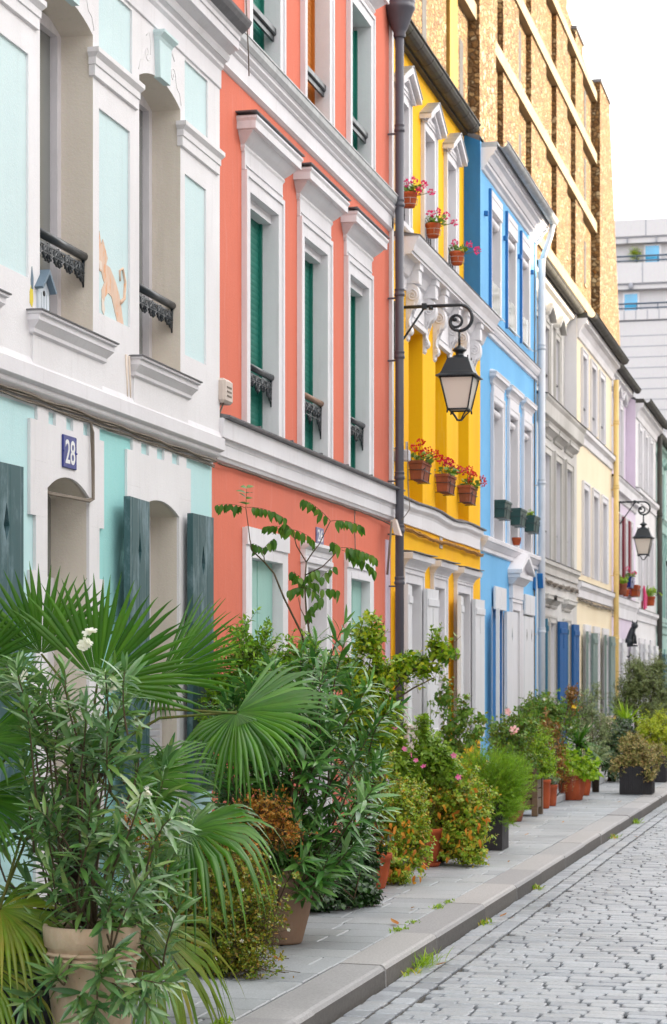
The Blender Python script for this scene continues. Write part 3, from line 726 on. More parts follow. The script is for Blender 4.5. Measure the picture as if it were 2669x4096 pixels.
    q = MB(); q.box(X, X+.012, 20.12, 20.30, 0, 2.95); obj('corner_board', q, M['lilac'], h)
    body(h, y0, y1, 8.95, M['coral'], ridge=1.2)
    p = downpipe(h, -4.205, 20.25, 0, 7.9, .042, 'pipe', .0, (1.0, 2.55, 3.05, 3.56, 4.72, 5.32, 6.18, 6.9))
    q = MB(); q.lathe((-4.205, 20.25, 7.78), [(.053, 0), (.06, .02), (.058, .05), (.075, .08), (.10, .14), (.135, .25), (.15, .27), (.15, .30), (.14, .31), (.15, .33), (.15, .36), (.135, .36), (.1, .25)], 20); obj('rainwater_head', q, M['pipe'], p)
    q = MB(); q.tube([(-4.205, 20.25, 8.1), (-4.2, 20.2, 8.35), (-4.16, 19.9, 8.55)], .045, 12); q.tube([(-4.205, 20.25, 8.1), (-4.24, 20.5, 8.2), (-4.3, 20.75, 8.32)], .04, 12); obj('swan_neck', q, M['pipe'], p)
    q = MB(); q.box(F, F+.03, 20.30, 20.39, 3.4, 9); obj('corner_strip', q, M['white'], h)
    cables(h, [(-4.13, 14.3, 7.2), (-4.1, 14.45, 6.4), (-4.12, 14.6, 6.02), (-4.2, 14.9, 5.95)], 1, 'cable', .006, .01, 12)
    cables(h, [(-4.14, 20.3, 3.9), (-4.13, 20.28, 3.5), (-4.10, 20.22, 3.25), (-4.16, 20.1, 3.12)], 1, 'cable', .006, .01, 16)
coral_house()

t = thing('alarm_box', 'beige plastic alarm siren box on the seam of the teal and coral houses', 'alarm box', (-4.28, 14.42, 3.6))
b = MB(); b.bevbox(-4.32, -4.215, 14.34, 14.55, 3.535, 3.705, .018); bb = obj('housing', b, M['plastic'], t)
b = MB()
for z in (3.58, 3.61, 3.64): b.box(-4.2155, -4.212, 14.39, 14.50, z, z+.012)
obj('louvre', b, M['cable'], bb)
b = MB(); b.tube([(-4.27, 14.40, 3.535), (-4.28, 14.37, 3.48), (-4.285, 14.38, 3.30), (-4.28, 14.37, 3.18)], .008, 6); b.tube([(-4.25, 14.42, 3.535), (-4.27, 14.38, 3.45), (-4.27, 14.39, 3.30)], .007, 6); obj('cable', b, M['cable'], t)
t = thing('junction_box', 'slanting beige cable cover beside the dark downpipe under the coral ledge', 'junction box', (-4.25, 19.9, 3.0))
b = MB(); b.rings([[(-4.235, 19.96, 3.12), (-4.185, 19.96, 3.13), (-4.185, 20.05, 3.13), (-4.235, 20.05, 3.12)], [(-4.19, 19.94, 2.985), (-4.135, 19.94, 2.975), (-4.135, 20.05, 2.975), (-4.19, 20.05, 2.985)]]); obj('cover', b, M['plastic'], t)
b = MB(); b.tube([(-4.2, 19.86, 3.1), (-4.24, 19.85, 2.6)], .012, 6); obj('back_box', b, M['cable'], t)
t = thing('meter_box', 'small grey electric box with a stub antenna on the yellow wall', 'electric box', (-4.28, 20.8, 3.85))
b = MB(); b.bevbox(-4.32, -4.17, 20.52, 20.62, 3.74, 3.85, .01); obj('housing', b, M['plasticgrey'], t)
b = MB(); b.tube([(-4.20, 20.57, 3.85), (-4.20, 20.57, 3.93)], .012, 8); b.tube([(-4.32, 20.5, 3.86), (-4.26, 20.47, 3.86), (-4.24, 20.45, 3.78)], .01, 6); obj('stub', b, M['plasticgrey'], t)

# ---- yellow house --------------------------------------------------------------------------
def yellow_house():
    y0, y1 = 20.39, 25.58
    h = house('yellow_house', 'bright yellow terraced house with carved white brackets and red geranium boxes', y0)
    U = -4.52
    n = [(21.25, 21.98, 3.42, 5.20, 0, .24), (22.69, 23.36, 3.42, 5.20, 0, .24), (24.08, 24.77, 3.42, 5.20, 0, .24)]
    g = [(21.0, 21.76, .93, 2.58, 0, .2), (22.53, 23.1, .05, 2.60, 0, .28), (23.93, 24.70, .93, 2.60, 0, .2)]
    u = [(21.56, 22.12, 6.35, 7.60, 0, .12), (23.02, 23.57, 6.35, 7.60, 0, .12), (24.38, 24.90, 6.35, 7.60, 0, .12)]
    mb = MB(); wall(mb, F, y0, y1, 0, 3.0, g, .2, 0, 1); wall(mb, F, y0, y1, 3.0, 5.9, n, .2, 0, 0)
    wall(mb, U, y0, y1, 5.86, 8.25, u, .12, 0, 1)
    mb.quad((F, y0, 5.9), (F, y1, 5.9), (U, y1, 5.9), (U, y0, 5.9))
    obj('wall', mb, [M['yellow'], M['trim']], h)
    for o in n:
        q = MB(); q.box(F, F+.022, o[0]-.001, o[1]+.001, 5.20, 5.52); q.box(F, F+.045, o[0]-.03, o[1]+.03, 5.205, 5.25); q.box(F+.02, F+.034, o[0]+.05, o[1]-.05, 5.285, 5.30)
        w = obj('window', q, M['white'], h); pane(w, F-.2, (o[0], o[1], 3.42, 5.2), 'frame', 'glass', .05, 1, 2)
    # shelf with its carved brackets
    q = MB(); q.moulding([(.10, 5.77), (.165, 5.772), (.165, 5.80), (.18, 5.80), (.20, 5.86), (.235, 5.92), (.24, 5.935), (.24, 5.945)], y0+.2, y1-.0, F, 0, .0)
    q.moulding([(.012, 5.50), (.012, 5.62), (.04, 5.64), (.10, 5.77)], y0+.2, y1-.01, F, 0, 0)
    sh = obj('entablature', q, M['trim'], h)
    q = MB(); q.moulding([(.246, 5.946), (.25, 5.955), (-.21, 6.0)], y0+.19, y1+.0, F, 0, 0); obj('zinc_cover', q, M['lead'], sh)
    for o in n:
        for ya in (o[0]-.15, o[1]+.0):
            yb = ya+.15; q = MB()
            q.box(F, F+.135, ya, yb, 5.575, 5.77); q.box(F, F+.15, ya-.012, yb+.012, 5.71, 5.775)
            pr = []
            for k in range(15):                                        # S-shaped profile, top scroll swelling out, tail running down
                a = PI*.5-PI*1.05*k/14; pr.append((.062+.075*math.cos(a), 5.455+.12*math.sin(a)))
            pr += [(.04, 5.30), (.030, 5.22), (.036, 5.17), (.055, 5.14), (.058, 5.10), (.042, 5.075), (.022, 5.07), (.018, 5.03), (0, 5.01)]
            q.prism([(F, 5.575)]+[(F+x, z) for x, z in pr], ya+.012, yb-.012)
            c = obj('bracket', q, M['trim'], h); q = MB()
            for yy in (ya+.006, yb-.006):
                q.tube(spiral((F+.065, yy, 5.455), .058, 1.7, PI*.5, 26, -1, (1, 0, 0)), .008, 5)
                q.tube([(F+.09, yy, 5.38), (F+.06, yy, 5.30), (F+.03, yy, 5.21), (F+.03, yy, 5.14)], .007, 5)
                q.tube(spiral((F+.034, yy, 5.11), .02, 1.2, 0, 10, 1, (1, 0, 0)), .006, 5)
            for k in range(3):
                q.tube([(F+.13-.012*k, ya+.035+.03*k, 5.50), (F+.10-.01*k, ya+.04+.03*k, 5.38), (F+.05, ya+.045+.03*k, 5.28)], .008, 5)
            obj('carving', q, M['trim'], c)
    for o in u:
        w = obj('window', surround(MB(), U, o, .12, .028), M['trim'], h); m = (o[0]+o[1])/2; a, b = o[0]-.19, o[1]+.19
        q = MB(); q.box(U, U+.05, o[0]-.12, o[1]+.12, 7.72, 7.76)
        q.slab([(o[0]-.12, 7.73), (o[1]+.12, 7.73), (m, 7.93)], U, U+.03)
        q.slab([(a, 7.68), (a, 7.735), (m, 7.955), (m, 7.885)], U, U+.13); q.slab([(m, 7.885), (m, 7.955), (b, 7.735), (b, 7.68)], U, U+.131)
        q.slab([(a+.05, 7.66), (m, 7.885), (m, 7.82), (a+.1, 7.66)][::-1], U, U+.08); q.slab([(b-.1, 7.66), (m, 7.82), (m, 7.885), (b-.05, 7.66)][::-1], U, U+.081)
        pd = obj('pediment', q, M['trim'], w)
        q = MB(); q.slab([(a-.01, 7.736), (a-.01, 7.745), (m, 7.968), (m, 7.957)], U, U+.14); q.slab([(m, 7.957), (m, 7.968), (b+.01, 7.745), (b+.01, 7.736)], U, U+.141); obj('pediment_flashing', q, M['zincpale'], pd)
        pane(w, U-.09, o, 'frame', 'glass', .045, 1, 2)
        q = MB(); q.tube([(U-.01, o[0], 6.62), (U-.01, o[1], 6.62)], .012, 6)
        for k in range(5): q.tube([(U-.01, o[0]+.06+.11*k, 6.36), (U-.01, o[0]+.06+.11*k, 6.62)], .007, 5)
        obj('guard_rail', q, M['iron'], w)
        q = MB(); q.moulding([(.03, 6.28), (.05, 6.30), (.05, 6.35), (0, 6.355)], o[0]-.14, o[1]+.14, U, .2, .2); obj('sill', q, M['trim'], w)
    q = MB(); gutter(q, y0+.25, y1-.05, U+.11, 8.27, .095); obj('gutter', q, M['zincdark'], h)
    q = MB(); q.box(U, U+.06, y0+.2, y1-.04, 8.16, 8.245); obj('eaves_board', q, M['zincdark'], h)
    # string course, slightly sagging
    q = MB(); rr = []
    for k in range(13):
        y = y0+.2+(y1-y0-.32)*k/12; s = -.02*math.sin(k*1.1)*math.sin(k/12*PI)+(-.02 if 3 < k < 9 else 0)*.4
        rr.append([(F-.01, y, 3.16+s*.3), (F+.02, y, 3.165+s*.3), (F+.02, y, 3.285+s*.7), (F+.03, y, 3.31+s), (F+.055, y, 3.335+s), (F+.062, y, 3.345+s), (F+.062, y, 3.39+s), (F-.01, y, 3.40+s)])
    q.rings(rr); st = obj('string_course', q, M['white'], h)
    q = MB(); rr = []
    for k in range(13):
        y = y0+.18+(y1-y0-.22)*k/12; s = -.02*math.sin(k*1.1)*math.sin(k/12*PI)+(-.02 if 3 < k < 9 else 0)*.4
        rr.append([(F-.01, y, 3.40+s), (F+.07, y, 3.392+s), (F+.088, y, 3.40+s), (F+.088, y, 3.412+s), (F+.0, y, 3.44+s)])
    q.rings(rr); obj('zinc_cover', q, M['lead'], st)
    cables(h, [(F+.025, y0+.05, 3.13), (F+.025, 21.2, 3.12), (F+.025, 22.4, 3.10), (F+.025, 23.5, 3.12), (F+.025, y1-.05, 3.115)], 7, 'ycable', .009, .016, 21)
    cables(h, [(F+.02, 20.75, 3.12), (F+.02, 20.77, 2.5), (F+.02, 20.76, 1.6)], 1, 'ycable', .008, .004, 22)
    for i, o in enumerate(g):
        w = obj('window' if i != 1 else 'door', surround(MB(), F, o, .13, .028), M['trim'], h)
        q = MB(); q.box(F+.0, F+.03, o[0]-.125, o[1]+.125, 2.70, 2.76); obj('head_panel', q, M['trim'], w)
        q = MB(); a, b = o[0]-.10, o[1]+.12
        q.moulding([(.03, 2.715), (.05, 2.725), (.045, 2.735), (.07, 2.775), (.10, 2.80), (.102, 2.805), (.13, 2.807), (.14, 2.86), (.13, 2.87)], a, b, F, .75, .75)
        q2 = MB(); q2.rings([[(F-.01, a-.10, 2.885), (F+.13, a-.10, 2.872), (F+.16, a-.10, 2.872), (F+.16, a-.10, 2.88), (F-.01, a-.10, 2.90)], [(F-.01, (a+b)/2, 2.875), (F+.13, (a+b)/2, 2.872), (F+.165, (a+b)/2, 2.872), (F+.165, (a+b)/2, 2.88), (F-.01, (a+b)/2, 2.895)], [(F-.01, b+.12, 2.885), (F+.13, b+.12, 2.882), (F+.16, b+.12, 2.884), (F+.16, b+.12, 2.892), (F-.01, b+.12, 2.90)]])
        hd = obj('hood', q, M['trim'], w); obj('hood_flashing', q2, M['lead'], hd)
        if i != 1:
            pane(w, F-.16, (o[0], o[1], .93, 2.58), 'frame', 'glass', .05, 1, 1)
            q = MB(); q.moulding([(.02, .86), (.05, .88), (.05, .93), (0, .935)], o[0]-.14, o[1]+.14, F, .2, .2); obj('sill', q, M['trim'], w)
            shutter(w, (F+.05, o[0]-.03), .43, .94, 2.54, -1, 6.5, 'whiteshut', .042, slot=True)
            shutter(w, (F+.045, o[1]+.045), .44, .94, 2.55, 1, 4.5, 'whiteshut', .042, slot=True)
        else:
            q = MB(); q.box(F-.27, F-.22, o[0], o[1], .05, 2.60)
            for za, zb in ((.2, .85), (1.0, 1.7), (1.8, 2.45)): q.box(F-.22, F-.2, o[0]+.08, o[1]-.08, za, zb)
            lf = obj('door_leaf', q, M['frame'], w); q = MB(); q.lathe((F-.17, o[0]+.09, 1.03), [(0, 0), (.03, .01), (.03, .04), (0, .05)], 10); obj('handle', q, M['lead'], lf)
            q = MB(); q.moulding([(.3, 0), (.3, .05)], o[0]-.15, o[1]+.15, F, 0, 0); obj('door_step', q, M['dirty'], w)
    plate(h, F, 22.92, 23.06, 3.035, 3.155, 'plasticgrey')
    body(h, y0, y1, 8.3, M['yellow'], xf=U-.01, ridge=1.0, eave=.0)
yellow_house()

# ---- sky-blue house -------------------------------------------------------------------------
def blue_house():
    y0, y1 = 25.58, 30.37
    h = house('blue_house', 'sky blue terraced house with green window troughs and a white pedimented door', y0)
    u = [(26.36, 27.0, 6.18, 7.41, 0, .13), (27.67, 28.28, 6.18, 7.41, 0, .13), (28.92, 29.52, 6.18, 7.41, 0, .13)]
    f = [(26.44, 27.15, 3.36, 5.06, 0, .13), (27.74, 28.42, 3.36, 5.06, 0, .13), (29.0, 29.66, 3.36, 5.06, 0, .13)]
    g = [(26.45, 27.27, .95, 2.50, 0, .25), (28.0, 28.62, .05, 2.53, 0, .25), (28.98, 29.86, .95, 2.50, 0, .1)]
    mb = MB(); wall(mb, F, y0, y1, 0, 8.15, u+f+g, .14, 0, 1)
    obj('wall', mb, [M['blue'], M['trim']], h)
    for o in u:
        w = obj('window', surround(MB(), F, o, .11, .02, False), M['trim'], h)
        q = MB(); q.box(F+.0, F+.034, o[0]-.105, o[1]+.105, 7.42, 7.655); q.box(F+.03, F+.04, o[0]-.06, o[1]+.06, 7.57, 7.585); obj('lintel', q, M['trim'], w)
        q = MB(); q.box(F, F+.035, o[0]-.155, o[0]-.112, 6.15, 7.665); obj('side_strip', q, M['bluedeep'], w)
        pane(w, F-.12, o, 'frame', 'glass', .05, 1, 0)
        q = MB(); q.tube([(F-.045, o[0]+.01, 7.33), (F-.045, o[1]-.01, 7.33)], .055, 14); obj('roller_box', q, M['trim'], w)
        q = MB(); q.box(F+.005, F+.013, o[0]+.01, o[1]-.01, 6.20, 6.56); gg = obj('glass_guard', q, M['glassguard'], w)
        q = MB(); q.tube([(F+.03, o[0]-.05, 6.19), (F+.05, o[0]+.1, 6.17), (F+.05, o[1]+.15, 6.17)], .008, 6); obj('guard_rail', q, M['enamel'], gg)
    for y in (25.88, 27.38, 28.62, 29.75):
        q = MB(); q.bevbox(F, F+.05, y-.028, y+.028, 7.255, 7.315, .006); obj('wall_hook', q, M['bluedeep'], h)
    q = MB(); q.moulding([(0, 7.76), (.02, 7.77), (.035, 7.80), (.07, 7.825), (.075, 7.86), (.09, 7.865), (.12, 7.92), (.155, 7.945), (.165, 7.95), (.165, 7.985), (.185, 7.99), (.185, 8.03)], y0+.05, y1-.06, F, .0, .0); obj('cornice', q, M['trim'], h)
    q = MB(); gutter(q, y0+.1, y1-.05, F+.255, 8.09, .065); q.box(F, F+.19, y0+.08, y1-.06, 8.031, 8.10); obj('gutter', q, M['zincpale'], h)
    q = MB(); q.moulding([(0, 5.83), (.03, 5.84), (.035, 5.885), (.05, 5.89), (.075, 5.93), (.08, 5.96), (.09, 5.965), (.09, 5.985)], y0+.02, y1-.02, F, 0, 0); st = obj('string_course', q, M['trim'], h)
    q = MB(); q.moulding([(.095, 5.986), (.10, 5.995), (0, 6.02)], y0+.02, y1-.02, F, 0, 0); obj('flashing', q, M['lead'], st)
    for o in f:
        w = obj('window', surround(MB(), F, o, .11, .028), M['trim'], h)
        q = MB(); q.box(F, F+.035, o[0]-.05, o[1]+.05, 5.07, 5.27); obj('head_panel', q, M['trim'], w)
        obj('hood', hood(MB(), o[0]-.10, o[1]+.10, 5.27, 5.43, .09), M['trim'], w)
        pane(w, F-.12, o, 'frame', 'glass', .05, 1, 1)
        q = MB(); q.tube([(F-.05, o[0]+.01, 4.97), (F-.05, o[1]-.01, 4.97)], .05, 14); obj('roller_box', q, M['trim'], w)
    q = MB(); q.moulding([(0, 3.16), (.03, 3.17), (.03, 3.215), (.04, 3.22), (.075, 3.27), (.08, 3.285), (.095, 3.29), (.10, 3.335), (.09, 3.345), (0, 3.37)], y0+.03, y1-.02, F, .3, .3); obj('string_course', q, M['trim'], h)
    # ground floor: window with blue reveal, pedimented door, closed window
    w = obj('window', surround(MB(), F, g[0], .02, .006, False), M['trim'], h)
    q = MB(); o = g[0]
    q.box(F-.25, F-.004, o[1]-.012, o[1]-.001, o[2]+.002, o[3]-.002); q.box(F-.25, F-.004, o[0]+.001, o[0]+.012, o[2]+.002, o[3]-.002); q.box(F-.25, F-.004, o[0]+.013, o[1]-.013, o[3]-.012, o[3]-.002)
    obj('blue_reveal', q, M['bluedeep'], w); q = MB(); q.box(F-.12, F-.07, o[0]+.013, o[1]-.013, .955, 2.487); obj('blue_inner_leaf', q, M['bluedeep'], w)
    q = MB()
    for a, b in ((26.42, 26.85), (26.87, 27.30)): q.bevbox(F+.022, F+.052, a, b, 2.49, 2.775, .005)
    obj('upper_shutter', q, M['whiteshut'], w)
    shutter(w, (F+.06, 26.43), .40, .96, 2.485, -1, 8, 'whiteshut', .04)
    shutter(w, (F+.02, 27.29), .50, .96, 2.485, 1, 7, 'whiteshut', .04)
    d = obj('door', surround(MB(), F, g[1], .14, .03), M['trim'], h); o = g[1]; m = (o[0]+o[1])/2
    q = MB(); q.box(F-.24, F-.2, o[0], o[1], .05, 2.53); q.box(F-.2, F-.18, o[0]+.1, o[1]-.1, 1.3, 2.4); q.box(F-.2, F-.18, o[0]+.1, o[1]-.1, .2, 1.1); obj('door_leaf', q, M['frame'], d)
    q = MB(); q.box(F, F+.05, o[0]-.16, o[1]+.16, 2.68, 2.86); q.moulding([(.05, 2.86), (.07, 2.87), (.12, 2.93), (.125, 2.94), (.16, 2.945), (.165, 3.0)], o[0]-.17, o[1]+.17, F, .6, .6)
    a, b = o[0]-.29, o[1]+.29
    q.slab([(a, 3.001), (b, 3.001), (m, 3.23)], F, F+.10)
    q.slab([(a, 2.998), (a, 3.05), (m, 3.29), (m, 3.215)], F, F+.19); q.slab([(m, 3.215), (m, 3.29), (b, 3.05), (b, 2.998)], F, F+.191); obj('pediment', q, M['trim'], d)
    q = MB(); q.moulding([(.3, 0), (.3, .03)], o[0]-.2, o[1]+.2, F, 0, 0); obj('door_step', q, M['dirty'], d)
    o = g[2]; w = obj('window', surround(MB(), F, o, .06, .02, False), M['trim'], h); m = (o[0]+o[1])/2
    for a, b in ((o[0], m-.006), (m+.006, o[1])):
        q = MB(); q.bevbox(F+.0, F+.035, a, b, .96, 2.48, .005); s = obj('shutter', q, M['whiteshut'], w)
        q = MB(); q.slab([((a+b)/2, 2.14), ((a+b)/2+.025, 2.22), ((a+b)/2, 2.31), ((a+b)/2-.025, 2.22)], F+.034, F+.0365); obj('pierced_diamond', q, M['dark'], s)
    q = MB()
    for a, b in ((o[0]-.02, m-.006), (m+.006, o[1]+.02)): q.bevbox(F+.022, F+.052, a, b, 2.50, 2.775, .005)
    obj('upper_shutter', q, M['whiteshut'], w)
    body(h, y0, y1, 8.1, M['bluedeep'], ridge=1.0, eave=.0)  # side walls in deeper blue: their shade is put into the colour
    p = downpipe(h, -4.225, 30.22, 0, 7.55, .05, 'pipewhite', 0, (1.0, 2.3, 4.4, 6.3))
    q = MB(); q.tube([(-4.225, 30.22, 7.5), (-4.19, 30.22, 7.62), (-4.1, 30.22, 7.88), (-4.07, 30.22, 8.03)], .04, 12); obj('swan_neck', q, M['pipewhite'], p)
    cables(h, [(F+.01, 30.08, 7.6), (F+.01, 30.06, 5.0), (F+.01, 30.05, 1.2)], 2, 'cable', .007, .003, 33)
    q = MB(); q.slab([(29.98, 2.90), (30.08, 2.86), (30.12, 2.92), (30.08, 3.06), (30.0, 3.06)], F+.01, F+.03); q.slab([(30.05, 3.10), (30.12, 2.90), (30.15, 2.92), (30.09, 3.11)], F+.05, F+.13); obj('blue_bracket', q, M['bluedeep'], h)
blue_house()

# ---- farther houses: grey-white, cream, lilac, white, grey-green -------------------------------
def far_house(name, label, y0, y1, wallm, trimm, ztop, up, f1, gr, U=F, shelf=None, strings=(), gfz=(2.42, 2.55), shut='greyshut', gut='zincdark', revm='trim', upz=(5.95, 7.0), f1z=(3.38, 4.85), grz=(.95, 2.42), hoods=True, pedim=False, sidem=None, brk=False, shut_plan=None):
    h = house(name, label, y0)
    O1 = [(a, b, f1z[0], f1z[1], 0, .16) for a, b in f1]; OG = [(a, b, grz[0] if k != 'd' else .05, grz[1], 0, .2) for a, b, k in gr]; OU = [(a, b, upz[0], upz[1], 0, .14) for a, b in up]
    mb = MB(); zs = (shelf[1] if shelf else 5.6)
    if U != F:
        wall(mb, F, y0, y1, 0, zs, O1+OG, .16); wall(mb, U, y0, y1, zs-.03, ztop, OU, .14); mb.quad((F, y0, zs), (F, y1, zs), (U, y1, zs), (U, y0, zs))
    else: wall(mb, F, y0, y1, 0, ztop, O1+OG+OU, .16)
    obj('wall', mb, [M[wallm], M[revm]], h)
    for o in OU:
        w = obj('window', surround(MB(), U, o, .11, .028), M[trimm], h); pane(w, U-.1, o, 'frame', 'glass', .045, 1, 2)
        if pedim:
            m = (o[0]+o[1])/2; a, b = o[0]-.17, o[1]+.17; z = o[3]+.13; q = MB()
            q.slab([(a, z), (a, z+.05), (m, z+.25), (m, z+.18)], U, U+.12); q.slab([(m, z+.18), (m, z+.25), (b, z+.05), (b, z)], U, U+.121); q.slab([(a+.06, z), (b-.06, z), (m, z+.17)], U, U+.03)
            obj('pediment', q, M[trimm], w)
        q = MB(); q.tube([(U-.02, o[0], o[2]+.3), (U-.02, o[1], o[2]+.3)], .02, 6); obj('handrail', q, M['iron'], w)
    for o in O1:
        w = obj('window', surround(MB(), F, o, .125, .03), M[trimm], h); pane(w, F-.13, o, 'frame', 'glass', .045, 1, 2)
        if hoods: obj('hood', hood(MB(), o[0]-.12, o[1]+.12, o[3]+.24, o[3]+.42, .12), M[trimm], w)
        q = MB(); q.tube([(F-.06, o[0], o[2]+.45), (F-.06, o[1], o[2]+.45)], .018, 6)
        for k in range(7): q.tube([(F-.06, o[0]+(o[1]-o[0])*(k+.5)/7, o[2]), (F-.06, o[0]+(o[1]-o[0])*(k+.5)/7, o[2]+.45)], .008, 4)
        obj('guard_rail', q, M['iron'], w)
    for i, (o, (a, b, k)) in enumerate(zip(OG, gr)):
        w = obj('door' if k == 'd' else 'window', surround(MB(), F, o, .10, .025), M[trimm], h)
        pane(w, F-.17, o, 'frame', 'glass', .05, 1, 1)
        if hoods: obj('hood', hood(MB(), o[0]-.12, o[1]+.12, gfz[0]+.18, gfz[1]+.2, .12), M[trimm], w)
        else:
            q = MB(); q.box(F, F+.04, o[0]-.12, o[1]+.12, gfz[0]+.03, gfz[1]); obj('lintel', q, M[trimm], w)
        pl = shut_plan[i] if shut_plan else ((shut, 5), (shut, 5))
        for sd, s in zip((-1, 1), pl):
            if s: shutter(w, (F+.045, o[0]-.03 if sd < 0 else o[1]+.03), (o[1]-o[0])*.52, o[2]+.01, grz[1]+.03, sd, s[1], s[0], .04, slot=True)
    if shelf:
        zb, zt, p = shelf; q = MB(); q.moulding([(0, zb-.12), (.03, zb-.10), (.05, zb), (p*.75, zb+.02), (p*.8, zt-.08), (p, zt-.03), (p, zt)], y0+.03, y1-.02, F, .0, .0); s = obj('entablature', q, M[trimm], h)
        q = MB(); q.moulding([(p+.01, zt+.001), (p+.01, zt+.012), (F*0-.2 if U != F else 0, zt+.05)], y0+.02, y1-.01, F, 0, 0); obj('zinc_cover', q, M['zincdark'], s)
        if brk:
            for o in O1:
                for ya in (o[0]-.14, o[1]+.0):
                    q = MB(); q.prism([(F, zb), (F+p*.7, zb), (F+p*.7, zb-.14), (F+p*.85, zb-.25), (F+p*.5, zb-.4), (F+.03, zb-.6), (F, zb-.62)][::-1], ya, ya+.13); obj('bracket', q, M[trimm], h)
    for zb, zt, p in strings:
        q = MB(); q.moulding([(0, zb), (.03, zb+.01), (.03, zb+(zt-zb)*.5), (p*.7, zb+(zt-zb)*.65), (p, zb+(zt-zb)*.72), (p, zt), (0, zt+.02)], y0+.02, y1-.02, F, .0, .0); st = obj('string_course', q, M[trimm], h)
        q = MB(); q.moulding([(p+.005, zt+.001), (p+.012, zt+.01), (0, zt+.034)], y0+.02, y1-.02, F, 0, 0); obj('flashing', q, M['lead'], st)
    q = MB(); q.moulding([(0, ztop-.36), (.03, ztop-.35), (.05, ztop-.24), (.10, ztop-.16), (.16, ztop-.13), (.17, ztop-.05)], y0+.03, y1-.03, U, 0, 0); obj('cornice', q, M[trimm], h)
    q = MB(); gutter(q, y0+.04, y1+.08, U+.235, ztop+.02, .075); q.box(U, U+.17, y0+.03, y1-.03, ztop-.049, ztop+.04); obj('gutter', q, M[gut], h)
    body(h, y0, y1, ztop, M[sidem or wallm], xf=U-(.01 if U != F else 0), ridge=1.1, eave=.0)
    return h
h = far_house('grey_house', 'weathered grey-white terraced house with bright blue shutters beside the white pipe', 30.37, 35.0, 'greyw', 'dirty', 7.62,
    [(31.3, 31.8), (32.52, 33.0), (33.76, 34.22)], [(31.05, 31.72), (32.27, 32.93), (33.55, 34.21)], [(30.98, 31.5, 'w'), (31.62, 32.25, 'd'), (33.3, 33.92, 'w')],
    U=-4.52, shelf=(5.40, 5.68, .16), strings=((3.16, 3.36, .07),), gfz=(2.50, 2.66), upz=(6.0, 7.0), f1z=(3.36, 4.92), grz=(.98, 2.46), pedim=True,
    shut_plan=(((('tealshut'), 6), None), (None, ('blueshut', 13)), (('tealshut', 6), ('blueshut', 9))))
cables(h, [(F+.02, 30.5, 3.06), (F+.02, 32.5, 3.03), (F+.02, 34.95, 3.05)], 6, 'cable', .011, .03, 41)
h = far_house('cream_house', 'pale cream terraced house with grey-green shutters and an ochre drainpipe', 35.0, 40.3, 'cream', 'trim', 7.56,
    [(35.62, 36.2), (36.92, 37.55), (38.22, 38.85)], [(35.78, 36.45), (37.17, 37.86), (38.55, 39.26)], [(35.95, 36.6, 'w'), (37.3, 37.95, 'd'), (38.7, 39.4, 'w')],
    strings=((5.52, 5.76, .09), (2.96, 3.22, .08)), gfz=(2.40, 2.54), upz=(5.86, 7.0), f1z=(3.36, 4.8), grz=(.95, 2.38), hoods=False, shut='greyshut', sidem='white',
    shut_plan=((('greyshut', 6), ('greyshut', 6)), (None, None), (('greyshut', 6), ('greyshut', 6))))
downpipe(h, -4.225, 40.2, 0, 7.2, .05, 'pipecream', 0, (.9, 2.4, 3.6, 5.2, 6.4))
cables(h, [(F+.02, 35.1, 2.93), (F+.02, 37.5, 2.90), (F+.02, 40.2, 2.92)], 4, 'cable', .009, .02, 42)
h = far_house('lilac_house', 'pale lilac and white terraced house with dark red shutters, a cat figure and a lamp', 40.3, 44.9, 'lilac', 'trim', 7.62,
    [(41.4, 41.85), (42.45, 42.9), (43.55, 44.0)], [(41.05, 41.6), (42.2, 42.8), (43.35, 43.95)], [(41.0, 41.6, 'w'), (42.3, 42.9, 'd'), (43.5, 44.1, 'w')],
    U=-4.52, shelf=(5.16, 5.42, .15), strings=((2.80, 3.2, .07),), upz=(5.75, 7.1), f1z=(3.3, 4.7), grz=(.95, 2.3), hoods=False, gfz=(2.3, 2.42), shut='whiteshut', pedim=True,
    shut_plan=((('whiteshut', 6), ('whiteshut', 6)), (None, None), (('whiteshut', 6), ('whiteshut', 6))))
for a in (41.05, 42.2, 43.35):
    q = MB(); q.bevbox(F+.03, F+.075, a-.34, a-.03, 3.32, 4.78, .006); obj('red_shutter', q, M['redshut'], h)
far_house('white_house', 'white terraced house with slim windows past the lilac house', 44.9, 49.8, 'white', 'trim', 7.42,
    [(45.6, 46.1), (46.9, 47.4), (48.1, 48.6)], [(45.6, 46.15), (46.9, 47.45), (48.1, 48.65)], [(45.6, 46.2, 'w'), (46.9, 47.5, 'd'), (48.2, 48.8, 'w')],
    strings=((5.35, 5.6, .09), (2.85, 3.1, .08)), upz=(5.7, 6.9), f1z=(3.3, 4.7), grz=(.95, 2.35), hoods=False, shut='whiteshut', gfz=(2.36, 2.5), sidem='lilac')
downpipe(bpy.data.objects['white_house'], -4.23, 49.7, 0, 7.2, .06, 'zincdark', 0, (2.0, 3.6, 5.4))
far_house('grey_green_house', 'grey-green terraced house at the edge of the picture past the white house', 49.8, 55.2, 'palegreen', 'palegreen', 7.3,
    [(50.5, 51.1), (51.9, 52.5), (53.3, 53.9)], [(50.6, 51.2), (52.0, 52.6), (53.4, 54.0)], [(50.6, 51.2, 'w'), (52.0, 52.6, 'd'), (53.4, 54.0, 'w')],
    U=-4.52, shelf=(5.0, 5.3, .16), strings=((2.7, 2.95, .08),), upz=(5.6, 6.7), f1z=(3.1, 4.5), grz=(.9, 2.2), hoods=False, gfz=(2.2, 2.35), shut='tealshut', pedim=True, brk=True)
